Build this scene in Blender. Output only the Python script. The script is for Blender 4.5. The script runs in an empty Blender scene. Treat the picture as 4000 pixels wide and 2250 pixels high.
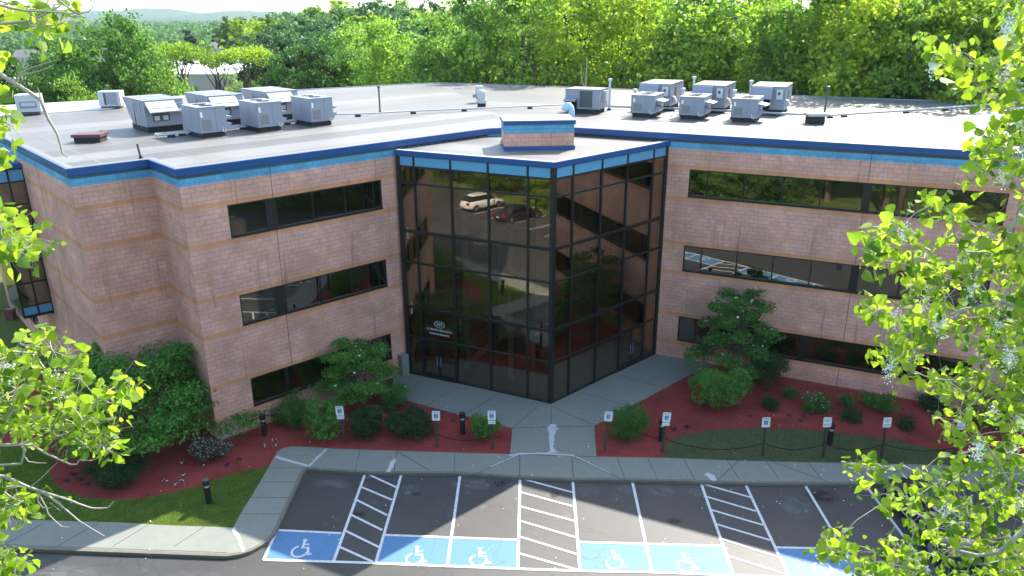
import bpy, bmesh, math, random
import numpy as np
from mathutils import Vector, Matrix
random.seed(7); RNG = np.random.default_rng(11)
scene = bpy.context.scene
COL = scene.collection
R = math.radians
# ---------------------------------------------------------------- camera
cam_d = bpy.data.cameras.new('camera'); cam = bpy.data.objects.new('camera', cam_d); COL.objects.link(cam)
cam_d.sensor_width = 36.0; cam_d.lens = 36.0 * 2978.6 / 4000.0
cam_d.clip_start = 0.1; cam_d.clip_end = 20000
cam.location = (0, 0, 17.646)
cam.rotation_mode = 'XYZ'
cam.matrix_world = (Matrix.Translation((0, 0, 17.646)) @ Matrix.Rotation(R(90 - 19.692), 4, 'X') @ Matrix.Rotation(R(-0.3), 4, 'Z'))
scene.camera = cam
scene.render.resolution_x = 1024; scene.render.resolution_y = 576
# ---------------------------------------------------------------- sky, sun, exposure
SUN_EL = 40.4; SUN_VEC = Vector((0.5336, 0.8457, 0)).normalized()
world = bpy.data.worlds.new('World'); scene.world = world; world.use_nodes = True
wn = world.node_tree.nodes; wl = world.node_tree.links
sky = wn.new('ShaderNodeTexSky'); sky.sky_type = 'NISHITA'; sky.sun_disc = False
sky.sun_elevation = R(SUN_EL); sky.sun_rotation = math.atan2(SUN_VEC.x, SUN_VEC.y)
sky.air_density = 1.0; sky.dust_density = 1.0; sky.ozone_density = 1.0
bg = wn['Background']; bg.inputs[1].default_value = 0.15
wb = wn.new('ShaderNodeMix'); wb.data_type = 'RGBA'; wb.blend_type = 'MULTIPLY'; wb.inputs[0].default_value = 1.0; wb.inputs[7].default_value = (1.0, 0.97, 0.89, 1)   # camera white balance
wl.new(sky.outputs[0], wb.inputs[6]); wl.new(wb.outputs[2], bg.inputs[0])
sun_d = bpy.data.lights.new('sun', 'SUN'); sun_d.energy = 3.2; sun_d.angle = R(0.5); sun_d.color = (1.0, 0.93, 0.82)
sun = bpy.data.objects.new('sun', sun_d); COL.objects.link(sun)
sd = Vector((SUN_VEC.x * math.cos(R(SUN_EL)), SUN_VEC.y * math.cos(R(SUN_EL)), math.sin(R(SUN_EL))))
sun.rotation_mode = 'QUATERNION'; sun.rotation_quaternion = sd.to_track_quat('Z', 'Y'); sun.location = (20, 30, 60)
scene.view_settings.view_transform = 'Standard'; scene.view_settings.look = 'None'
scene.view_settings.exposure = 1.92; scene.view_settings.gamma = 1.0
scene.cycles.max_bounces = 8; scene.cycles.transparent_max_bounces = 12
scene.cycles.transmission_bounces = 4; scene.cycles.glossy_bounces = 3; scene.cycles.diffuse_bounces = 3
scene.cycles.volume_bounces = 0; scene.cycles.caustics_reflective = False; scene.cycles.caustics_refractive = False
scene.cycles.sample_clamp_indirect = 6
# ---------------------------------------------------------------- materials
MATS = {}
def nt(name):
    m = bpy.data.materials.new(name); m.use_nodes = True; MATS[name] = m
    t = m.node_tree; t.nodes.clear()
    out = t.nodes.new('ShaderNodeOutputMaterial')
    return m, t, out
def N(t, kind, **kw):
    n = t.nodes.new(kind)
    for k, v in kw.items():
        if k.startswith('i_'):
            key = k[2:]; key = int(key) if key.isdigit() else key.replace('_', ' ')
            n.inputs[key].default_value = v
        else: setattr(n, k, v)
    return n
def rgb(c): return (c[0], c[1], c[2], 1.0)
def coords(t, kind='Object', scale=(1, 1, 1), rot=(0, 0, 0)):
    tc = N(t, 'ShaderNodeTexCoord'); mp = N(t, 'ShaderNodeMapping')
    mp.inputs['Scale'].default_value = scale; mp.inputs['Rotation'].default_value = rot
    t.links.new(tc.outputs[kind], mp.inputs['Vector']); return mp.outputs[0]
def noise(t, vec, scale, detail=4, rough=0.55):
    n = N(t, 'ShaderNodeTexNoise'); n.inputs['Scale'].default_value = scale; n.inputs['Detail'].default_value = detail; n.inputs['Roughness'].default_value = rough
    t.links.new(vec, n.inputs['Vector']); return n.outputs[0]
def ramp(t, fac, stops):
    r = N(t, 'ShaderNodeValToRGB'); e = r.color_ramp.elements
    while len(e) < len(stops): e.new(0.5)
    for k, (p, c) in enumerate(stops):
        e[k].position = p; e[k].color = rgb(c) if not isinstance(c, (int, float)) else (c, c, c, 1)
    t.links.new(fac, r.inputs[0]); return r.outputs[0]
def mix(t, fac, a, b, mode='MIX'):
    m = N(t, 'ShaderNodeMix', data_type='RGBA', blend_type=mode)
    for sock, v in ((m.inputs[0], fac), (m.inputs[6], a), (m.inputs[7], b)):
        if hasattr(v, 'links') or isinstance(v, bpy.types.NodeSocket): t.links.new(v, sock)
        elif isinstance(v, (int, float)): sock.default_value = v
        else: sock.default_value = rgb(v)
    return m.outputs[2]
def math_(t, op, a, b=None):
    m = N(t, 'ShaderNodeMath', operation=op)
    for k, v in enumerate((a, b)):
        if v is None: continue
        if isinstance(v, bpy.types.NodeSocket): t.links.new(v, m.inputs[k])
        else: m.inputs[k].default_value = v
    return m.outputs[0]
def bsdf(t, out, col, rough=0.8, metal=0.0, spec=0.5, bump=None, bs=0.3, bd=0.02):
    p = N(t, 'ShaderNodeBsdfPrincipled')
    if isinstance(col, bpy.types.NodeSocket): t.links.new(col, p.inputs['Base Color'])
    else: p.inputs['Base Color'].default_value = rgb(col)
    if isinstance(rough, bpy.types.NodeSocket): t.links.new(rough, p.inputs['Roughness'])
    else: p.inputs['Roughness'].default_value = rough
    p.inputs['Metallic'].default_value = metal; p.inputs['Specular IOR Level'].default_value = spec
    if bump is not None:
        b = N(t, 'ShaderNodeBump'); b.inputs['Strength'].default_value = bs; b.inputs['Distance'].default_value = bd
        t.links.new(bump, b.inputs['Height']); t.links.new(b.outputs[0], p.inputs['Normal'])
    t.links.new(p.outputs[0], out.inputs[0]); return p
def simple(name, col, rough=0.7, metal=0.0, spec=0.5, var=0.12, scale=6.0, bump=0.0):
    m, t, out = nt(name); v = coords(t)
    n = noise(t, v, scale, 5)
    c = mix(t, n, tuple(x * (1 - var) for x in col), tuple(min(1, x * (1 + var)) for x in col))
    bsdf(t, out, c, rough, metal, spec, n if bump else None, bump, 0.01); return m
def block_mat(name, c1, c2, mortar, bands):
    m, t, out = nt(name)
    uv = coords(t, 'UV')
    br = N(t, 'ShaderNodeTexBrick'); br.offset = 0.5
    for k, v in (('Scale', 1.0), ('Mortar Size', 0.007), ('Mortar Smooth', 0.25), ('Bias', -0.1), ('Brick Width', 0.4), ('Row Height', 0.1975)): br.inputs[k].default_value = v
    br.inputs['Color1'].default_value = rgb(c1); br.inputs['Color2'].default_value = rgb(c2); br.inputs['Mortar'].default_value = rgb(mortar)
    t.links.new(uv, br.inputs['Vector'])
    col = br.outputs['Color']
    fine = noise(t, uv, 28, 4, 0.7); big = noise(t, uv, 0.55, 3); mid = noise(t, uv, 3.5, 4)
    if bands:
        sx = N(t, 'ShaderNodeSeparateXYZ'); t.links.new(uv, sx.inputs[0]); z = sx.outputs[1]
        def band(base):
            a = math_(t, 'SUBTRACT', z, base); f = math_(t, 'FLOORED_MODULO', a, 3.95)
            return math_(t, 'LESS_THAN', f, 0.1975)
        k = math_(t, 'MAXIMUM', band(10.34), band(8.72)); k = math_(t, 'MULTIPLY', k, math_(t, 'LESS_THAN', z, 10.7))
        k = math_(t, 'MULTIPLY', k, 0.9)
        k = math_(t, 'MULTIPLY', k, math_(t, 'GREATER_THAN', br.outputs['Fac'], -1))
        bc = mix(t, mid, (0.66, 0.27, 0.12), (0.74, 0.35, 0.19))
        col = mix(t, k, col, bc)
        # rusty wash and dark water streaks below the sills
        col = mix(t, ramp(t, noise(t, coords(t, 'UV', (0.5, 0.8, 1)), 1.3, 4), [(0.46, 0.0), (0.68, 0.6)]), col, (0.66, 0.34, 0.21))
        st = ramp(t, noise(t, coords(t, 'UV', (3.2, 0.22, 1)), 1.0, 3), [(0.6, 0.0), (0.74, 0.5)])
        col = mix(t, st, col, (0.2, 0.115, 0.10))
    col = mix(t, 1.0, col, ramp(t, big, [(0.3, 0.78), (0.7, 1.1)]), 'MULTIPLY')
    col = mix(t, 1.0, col, ramp(t, noise(t, uv, 1.7, 5, 0.7), [(0.3, 0.86), (0.7, 1.08)]), 'MULTIPLY')
    col = mix(t, 1.0, col, ramp(t, fine, [(0.25, 0.78), (0.75, 1.15)]), 'MULTIPLY')
    hgt = math_(t, 'ADD', math_(t, 'MULTIPLY', math_(t, 'SUBTRACT', 1.0, br.outputs['Fac']), 1.0), math_(t, 'MULTIPLY', fine, 0.9))
    bsdf(t, out, col, 0.92, 0, 0.2, hgt, 0.5, 0.012); return m
block_mat('block_pink', (0.77, 0.42, 0.335), (0.70, 0.375, 0.305), (0.36, 0.20, 0.16), True)
block_mat('block_blue', (0.15, 0.40, 0.60), (0.13, 0.36, 0.57), (0.06, 0.20, 0.33), False)
simple('coping_blue', (0.010, 0.07, 0.23), 0.35, 0, 0.5, 0.1, 0.8)
simple('panel_blue', (0.11, 0.33, 0.53), 0.3, 0, 0.5, 0.04, 1.0)
simple('frame_black', (0.012, 0.011, 0.011), 0.4, 0, 0.5, 0.2, 2)
simple('black', (0.008, 0.008, 0.008), 0.8, 0, 0.2)
simple('metal_grey', (0.24, 0.265, 0.33), 0.45, 0.0, 0.5, 0.07, 1.2)
simple('metal_grey_warm', (0.19, 0.19, 0.195), 0.45, 0.0, 0.5, 0.07, 1.2)
simple('metal_white', (0.5, 0.52, 0.54), 0.4, 0.0, 0.5, 0.06, 1.2)
simple('metal_dark', (0.07, 0.075, 0.085), 0.5, 0.0, 0.4)
simple('curb_black', (0.02, 0.02, 0.022), 0.8)
simple('white_paint', (0.72, 0.73, 0.72), 0.6, 0, 0.4, 0.05, 5)
simple('sign_white', (0.78, 0.8, 0.8), 0.4, 0, 0.4, 0.02)
simple('sign_blue', (0.01, 0.09, 0.42), 0.4, 0, 0.4, 0.02)
simple('sign_ink', (0.05, 0.12, 0.22), 0.6, 0, 0.3, 0.02)
simple('letter_white', (0.6, 0.66, 0.66), 0.5, 0, 0.4, 0.02)
simple('post_brown', (0.06, 0.045, 0.028), 0.8)
simple('bark', (0.13, 0.105, 0.085), 0.9, 0, 0.2, 0.4, 9, 0.5)
simple('bark_pale', (0.36, 0.33, 0.29), 0.85, 0, 0.2, 0.35, 14, 0.5)
simple('hatch_red', (0.12, 0.045, 0.055), 0.5)
simple('pipe_blue', (0.40, 0.62, 0.75), 0.45)
simple('pipe_grey', (0.42, 0.43, 0.44), 0.5)
simple('yellow', (0.65, 0.45, 0.03), 0.5)
simple('fluff', (0.85, 0.86, 0.84), 1.0, 0, 0.0, 0.05)
simple('petal', (0.85, 0.87, 0.85), 0.8, 0, 0.1, 0.03)
simple('petal_pale', (0.62, 0.52, 0.46), 0.8, 0, 0.1, 0.1)
simple('petal_purple', (0.07, 0.02, 0.16), 0.8, 0, 0.1, 0.1)
simple('interior_floor', (0.12, 0.10, 0.085), 0.7)
simple('interior_wall', (0.22, 0.2, 0.18), 0.8)
simple('interior_white', (0.55, 0.57, 0.55), 0.7)
simple('seam_pale', (0.19, 0.19, 0.19), 0.6)
simple('roof_patch', (0.075, 0.075, 0.077), 0.7)
simple('post_bronze', (0.20, 0.17, 0.145), 0.5)
simple('tan_wall', (0.42, 0.36, 0.30), 0.9)
simple('white_roof', (0.8, 0.8, 0.8), 0.7)
simple('house_wall', (0.5, 0.5, 0.48), 0.9)
simple('house_roof', (0.16, 0.15, 0.15), 0.9)
simple('tyre', (0.015, 0.015, 0.015), 0.8); simple('rim', (0.45, 0.45, 0.46), 0.3, 0.8)
simple('skin', (0.45, 0.27, 0.19), 0.6); simple('cloth_navy', (0.015, 0.02, 0.05), 0.9); simple('hair', (0.03, 0.02, 0.015), 0.8)
def carpaint(name, col):
    m, t, out = nt(name); p = bsdf(t, out, col, 0.35, 0.0, 0.5); p.inputs['Coat Weight'].default_value = 1.0; p.inputs['Coat Roughness'].default_value = 0.04
carpaint('car_white', (0.75, 0.75, 0.74)); carpaint('car_black', (0.012, 0.009, 0.011)); carpaint('car_navy', (0.008, 0.012, 0.035)); carpaint('car_silver', (0.35, 0.36, 0.37))
m, t, out = nt('car_glass'); bsdf(t, out, (0.01, 0.011, 0.012), 0.03, 0, 0.8)
m, t, out = nt('tail_red'); bsdf(t, out, (0.5, 0.01, 0.015), 0.2)
m, t, out = nt('lens'); bsdf(t, out, (0.7, 0.72, 0.75), 0.12, 0.3)
# blinds: vertical slats
m, t, out = nt('blind_pale'); bsdf(t, out, (0.72, 0.78, 0.74), 0.9)
m, t, out = nt('blind_slats'); v = coords(t, 'UV'); w = N(t, 'ShaderNodeTexWave', wave_type='BANDS', bands_direction='X'); w.inputs['Scale'].default_value = 3.1; t.links.new(v, w.inputs['Vector'])
bsdf(t, out, ramp(t, w.outputs[0], [(0.2, (0.05, 0.05, 0.045)), (0.8, (0.42, 0.42, 0.38))]), 0.9)
# tinted mirror glass (bronze)
def glass(name, tint, refl):
    m, t, out = nt(name)
    tr = N(t, 'ShaderNodeBsdfTransparent'); tr.inputs[0].default_value = rgb(tint)
    gl = N(t, 'ShaderNodeBsdfGlossy'); gl.inputs['Color'].default_value = (1.0, 0.94, 0.80, 1); gl.inputs['Roughness'].default_value = 0.0
    fr = N(t, 'ShaderNodeLayerWeight'); fr.inputs['Blend'].default_value = 0.25
    f = math_(t, 'MINIMUM', math_(t, 'ADD', math_(t, 'MULTIPLY', fr.outputs['Fresnel'], 0.6), refl), 1.0)
    oi = N(t, 'ShaderNodeObjectInfo'); va = N(t, 'ShaderNodeVectorMath', operation='ADD'); t.links.new(coords(t), va.inputs[0]); t.links.new(math_(t, 'MULTIPLY', oi.outputs['Random'], 37.0), va.inputs[1])
    nb = noise(t, va.outputs[0], 0.5, 2); b = N(t, 'ShaderNodeBump'); b.inputs['Strength'].default_value = 0.10; b.inputs['Distance'].default_value = 0.02
    t.links.new(nb, b.inputs['Height']); t.links.new(b.outputs[0], gl.inputs['Normal'])
    ms = N(t, 'ShaderNodeMixShader'); t.links.new(f, ms.inputs[0]); t.links.new(tr.outputs[0], ms.inputs[1]); t.links.new(gl.outputs[0], ms.inputs[2]); t.links.new(ms.outputs[0], out.inputs[0])
glass('glass_bronze', (0.66, 0.58, 0.50), 0.17)
glass('glass_grey', (0.30, 0.32, 0.32), 0.2)
# asphalt
m, t, out = nt('asphalt'); v = coords(t)
c = mix(t, noise(t, v, 60, 3, 0.8), (0.026, 0.027, 0.029), (0.066, 0.065, 0.062))
c = mix(t, 1.0, c, ramp(t, noise(t, v, 0.35, 4), [(0.3, 0.85), (0.7, 1.18)]), 'MULTIPLY')
c = mix(t, ramp(t, noise(t, v, 1.1, 3), [(0.64, 0.0), (0.8, 0.55)]), c, (0.17, 0.165, 0.16))
c = mix(t, ramp(t, noise(t, coords(t, 'Object', (1, 1, 1), (0, 0, 1.0)), 0.9, 5, 0.6), [(0.68, 0.0), (0.75, 0.6)]), c, (0.03, 0.03, 0.032))
vo = N(t, 'ShaderNodeTexVoronoi', feature='DISTANCE_TO_EDGE'); vo.inputs['Scale'].default_value = 0.16
wv = N(t, 'ShaderNodeVectorMath', operation='ADD'); nn = N(t, 'ShaderNodeTexNoise'); nn.inputs['Scale'].default_value = 1.4; nn.inputs['Detail'].default_value = 5; t.links.new(v, nn.inputs['Vector'])
t.links.new(v, wv.inputs[0]); t.links.new(nn.outputs['Color'], wv.inputs[1]); t.links.new(wv.outputs[0], vo.inputs['Vector'])
c = mix(t, ramp(t, vo.outputs['Distance'], [(0.0, 0.85), (0.005, 0.0)]), c, (0.02, 0.02, 0.02))
bsdf(t, out, c, 0.6, 0, 0.7, noise(t, v, 120, 2), 0.25, 0.01)
# worn blue stall paint / white paint
m, t, out = nt('paint_blue'); v = coords(t)
wear = ramp(t, noise(t, v, 5, 6, 0.7), [(0.6, 0.0), (0.8, 0.35)])
vo = N(t, 'ShaderNodeTexVoronoi', feature='DISTANCE_TO_EDGE'); vo.inputs['Scale'].default_value = 0.45
wv = N(t, 'ShaderNodeVectorMath', operation='ADD'); nn = N(t, 'ShaderNodeTexNoise'); nn.inputs['Scale'].default_value = 2.4; nn.inputs['Detail'].default_value = 6; t.links.new(v, nn.inputs['Vector'])
t.links.new(v, wv.inputs[0]); t.links.new(nn.outputs['Color'], wv.inputs[1]); t.links.new(wv.outputs[0], vo.inputs['Vector'])
c = mix(t, wear, (0.085, 0.215, 0.40), (0.15, 0.25, 0.35))
c = mix(t, ramp(t, vo.outputs['Distance'], [(0.0, 0.7), (0.01, 0.0)]), c, (0.05, 0.07, 0.09))
bsdf(t, out, c, 0.6, 0, 0.45, noise(t, v, 110, 2), 0.2, 0.01)
m, t, out = nt('paint_white'); v = coords(t)
c = mix(t, ramp(t, noise(t, v, 14, 5, 0.75), [(0.5, 0.0), (0.68, 0.75)]), (0.66, 0.67, 0.68), (0.26, 0.26, 0.27))
bsdf(t, out, c, 0.7, 0, 0.4)
# concrete walks with joints from geometry
m, t, out = nt('concrete'); v = coords(t)
c = mix(t, noise(t, v, 3.0, 6, 0.65), (0.205, 0.215, 0.185), (0.285, 0.295, 0.255))
c = mix(t, ramp(t, noise(t, v, 0.5, 3), [(0.35, 0.0), (0.7, 0.35)]), c, (0.20, 0.215, 0.2))
c = mix(t, 1.0, c, ramp(t, noise(t, v, 90, 2, 0.8), [(0.3, 0.85), (0.7, 1.1)]), 'MULTIPLY')
bsdf(t, out, c, 0.85, 0, 0.3, noise(t, v, 60, 3), 0.15, 0.01)
simple('concrete_patch', (0.50, 0.51, 0.52), 0.85, 0, 0.3, 0.15, 8)
simple('kerb_stone', (0.17, 0.155, 0.125), 0.85, 0, 0.3, 0.3, 4)
simple('joint', (0.055, 0.055, 0.05), 0.95)
# mulch
for nm_, cc_ in (('scuff_light', (0.22, 0.22, 0.215)), ('oil_dark', (0.012, 0.012, 0.013))):
    m, t, out = nt(nm_); tc = N(t, 'ShaderNodeTexCoord'); gr = N(t, 'ShaderNodeTexGradient', gradient_type='SPHERICAL'); t.links.new(tc.outputs['Object'], gr.inputs[0])
    oi = N(t, 'ShaderNodeObjectInfo'); va = N(t, 'ShaderNodeVectorMath', operation='ADD'); t.links.new(tc.outputs['Object'], va.inputs[0]); t.links.new(oi.outputs['Location'], va.inputs[1])
    f = math_(t, 'MULTIPLY', ramp(t, gr.outputs[1], [(0.0, 0.0), (0.6, 1.0)]), ramp(t, noise(t, va.outputs[0], 3.0, 6, 0.7), [(0.38, 0.0), (0.62, 0.55 if nm_ == 'scuff_light' else 0.85)]))
    pb = N(t, 'ShaderNodeBsdfPrincipled'); pb.inputs['Base Color'].default_value = rgb(cc_); pb.inputs['Roughness'].default_value = 0.7; tp = N(t, 'ShaderNodeBsdfTransparent'); ms = N(t, 'ShaderNodeMixShader')
    t.links.new(f, ms.inputs[0]); t.links.new(tp.outputs[0], ms.inputs[1]); t.links.new(pb.outputs[0], ms.inputs[2]); t.links.new(ms.outputs[0], out.inputs[0])
m, t, out = nt('mulch'); v = coords(t)
vo = N(t, 'ShaderNodeTexVoronoi'); vo.inputs['Scale'].default_value = 26; 
mp = coords(t, 'Object', (1.0, 1.9, 1.0), (0, 0, 0.7)); t.links.new(mp, vo.inputs['Vector'])
c = ramp(t, vo.outputs['Distance'], [(0.0, (0.46, 0.09, 0.07)), (0.5, (0.36, 0.065, 0.052)), (1.0, (0.15, 0.028, 0.024))])
c = mix(t, ramp(t, vo.outputs['Color'], [(0.2, 0.0), (0.9, 0.5)]), c, (0.30, 0.085, 0.07))
c = mix(t, 1.0, c, ramp(t, noise(t, v, 0.8, 6, 0.7), [(0.3, 0.68), (0.7, 1.2)]), 'MULTIPLY')
c = mix(t, ramp(t, noise(t, v, 9, 5, 0.8), [(0.62, 0.0), (0.75, 0.5)]), c, (0.30, 0.16, 0.12))
bsdf(t, out, c, 0.95, 0, 0.1, vo.outputs['Distance'], 0.8, 0.03)
# grass ground
m, t, out = nt('grass_ground'); v = coords(t)
c = mix(t, noise(t, v, 22, 5, 0.75), (0.05, 0.085, 0.02), (0.15, 0.19, 0.05))
c = mix(t, ramp(t, noise(t, v, 0.7, 4), [(0.45, 0.0), (0.75, 0.6)]), c, (0.13, 0.145, 0.05))
bsdf(t, out, c, 0.95, 0, 0.1, noise(t, v, 60, 3), 0.8, 0.03)
m, t, out = nt('grass_dry'); v = coords(t)
c = mix(t, noise(t, v, 22, 5, 0.75), (0.09, 0.12, 0.055), (0.19, 0.21, 0.10))
c = mix(t, ramp(t, noise(t, v, 0.9, 4), [(0.45, 0.0), (0.75, 0.5)]), c, (0.16, 0.15, 0.08))
bsdf(t, out, c, 0.95, 0, 0.1, noise(t, v, 60, 3), 0.8, 0.03)
m, t, out = nt('forest_floor'); v = coords(t)
c = mix(t, noise(t, v, 0.02, 6, 0.7), (0.02, 0.045, 0.012), (0.045, 0.085, 0.02)); bsdf(t, out, c, 1.0, 0, 0.0)
m, t, out = nt('hill_green'); v = coords(t)
c = mix(t, noise(t, v, 0.006, 8, 0.75), (0.02, 0.05, 0.02), (0.05, 0.10, 0.03)); bsdf(t, out, c, 1.0, 0, 0.0, noise(t, v, 0.02, 6), 1.0, 30)
# roof membrane in strips
def membrane(name, ang, base, amp, width):
    m, t, out = nt(name); v = coords(t, 'Object', (1, 1, 1), (0, 0, -ang))
    sx = N(t, 'ShaderNodeSeparateXYZ'); t.links.new(v, sx.inputs[0])
    fy = math_(t, 'DIVIDE', sx.outputs[1], width); fl = math_(t, 'FLOOR', fy)
    wn_ = N(t, 'ShaderNodeTexWhiteNoise', noise_dimensions='1D'); t.links.new(fl, wn_.inputs['W'])
    c = mix(t, wn_.outputs[0], tuple(x * (1 - amp) for x in base), tuple(x * (1 + amp) for x in base))
    fr = math_(t, 'FRACT', fy); seam = math_(t, 'LESS_THAN', fr, 0.035)
    c = mix(t, math_(t, 'MULTIPLY', seam, 0.35), c, tuple(x * 1.5 for x in base))
    c = mix(t, 1.0, c, ramp(t, noise(t, coords(t), 0.25, 5, 0.6), [(0.3, 0.86), (0.7, 1.08)]), 'MULTIPLY')
    c = mix(t, 1.0, c, ramp(t, noise(t, coords(t), 5, 5, 0.7), [(0.3, 0.93), (0.7, 1.05)]), 'MULTIPLY')
    c = mix(t, ramp(t, noise(t, coords(t, 'Object', (1, 1, 1), (0, 0, .5)), 0.16, 6, 0.65), [(0.56, 0.0), (0.68, 0.4)]), c, tuple(x * 0.5 for x in base))
    bsdf(t, out, c, 0.55, 0, 0.5, noise(t, coords(t), 0.6, 3), 0.1, 0.05)
membrane('roof_left', R(42.57), (0.16, 0.155, 0.147), 0.3, 1.85)
membrane('roof_right', R(-25.13), (0.14, 0.136, 0.13), 0.25, 1.85)
membrane('roof_white', R(42.57), (0.72, 0.73, 0.74), 0.02, 2.5)
# foliage: reflecting and translucent
def leafmat(name, dark, light, trans, tw=0.45, scale=1.0):
    tint = scale == 1.0
    m, t, out = nt(name)
    g = N(t, 'ShaderNodeNewGeometry'); 
    c = mix(t, g.outputs['Random Per Island'], dark, light)
    c = mix(t, 1.0, c, ramp(t, noise(t, coords(t), 0.5 * scale, 3), [(0.3, 0.75), (0.7, 1.2)]), 'MULTIPLY')
    oi = N(t, 'ShaderNodeObjectInfo'); c = mix(t, 1.0, c, ramp(t, oi.outputs['Random'], [(0.0, (0.48, 0.6, 0.72)), (0.3, (0.8, 0.86, 1.0)), (0.65, (1.1, 1.05, 1.0)), (1.0, (1.4, 1.25, 1.0))]) if tint else (1.0, 1.0, 1.0), 'MULTIPLY')
    d = N(t, 'ShaderNodeBsdfPrincipled'); d.inputs['Roughness'].default_value = 0.55; d.inputs['Specular IOR Level'].default_value = 0.3
    t.links.new(c, d.inputs['Base Color'])
    tr = N(t, 'ShaderNodeBsdfTranslucent'); tc = mix(t, 1.0, c, trans, 'MULTIPLY'); t.links.new(tc, tr.inputs[0])
    ms = N(t, 'ShaderNodeMixShader'); ms.inputs[0].default_value = tw
    t.links.new(d.outputs[0], ms.inputs[1]); t.links.new(tr.outputs[0], ms.inputs[2]); t.links.new(ms.outputs[0], out.inputs[0])
leafmat('leaf_mid', (0.083, 0.166, 0.035), (0.207, 0.324, 0.069), (1.9, 2.1, 1.0))
leafmat('leaf_bright', (0.129, 0.223, 0.029), (0.294, 0.400, 0.059), (1.9, 2.0, 0.9))
leafmat('leaf_dark', (0.031, 0.081, 0.022), (0.081, 0.156, 0.037), (1.5, 1.9, 1.0), 0.35)
leafmat('leaf_blue', (0.048, 0.112, 0.056), (0.128, 0.224, 0.088), (1.4, 1.7, 1.1), 0.35)
leafmat('leaf_conifer', (0.012, 0.032, 0.014), (0.03, 0.06, 0.022), (1.2, 1.4, 1.0), 0.2)
leafmat('leaf_front', (0.045, 0.125, 0.012), (0.312, 0.432, 0.048), (1.9, 1.85, 0.9), 0.5, 4)
leafmat('leaf_shrub', (0.044, 0.121, 0.028), (0.121, 0.275, 0.055), (1.4, 1.8, 0.8), 0.3, 4)
leafmat('leaf_shrub_bright', (0.063, 0.179, 0.037), (0.168, 0.357, 0.063), (1.4, 1.8, 0.8), 0.3, 4)
leafmat('leaf_shrub_dark', (0.02, 0.055, 0.022), (0.06, 0.115, 0.04), (1.2, 1.5, 0.8), 0.25, 4)
leafmat('leaf_azalea', (0.05, 0.06, 0.04), (0.16, 0.17, 0.13), (1.0, 1.1, 0.8), 0.25, 4)
leafmat('grass_blade', (0.101, 0.172, 0.036), (0.287, 0.374, 0.086), (1.6, 1.8, 0.8), 0.4, 3)
leafmat('grass_blade_dry', (0.100, 0.125, 0.050), (0.237, 0.250, 0.125), (1.3, 1.4, 0.8), 0.3, 3)
simple('bollard_black', (0.012, 0.013, 0.016), 0.5)
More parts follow.
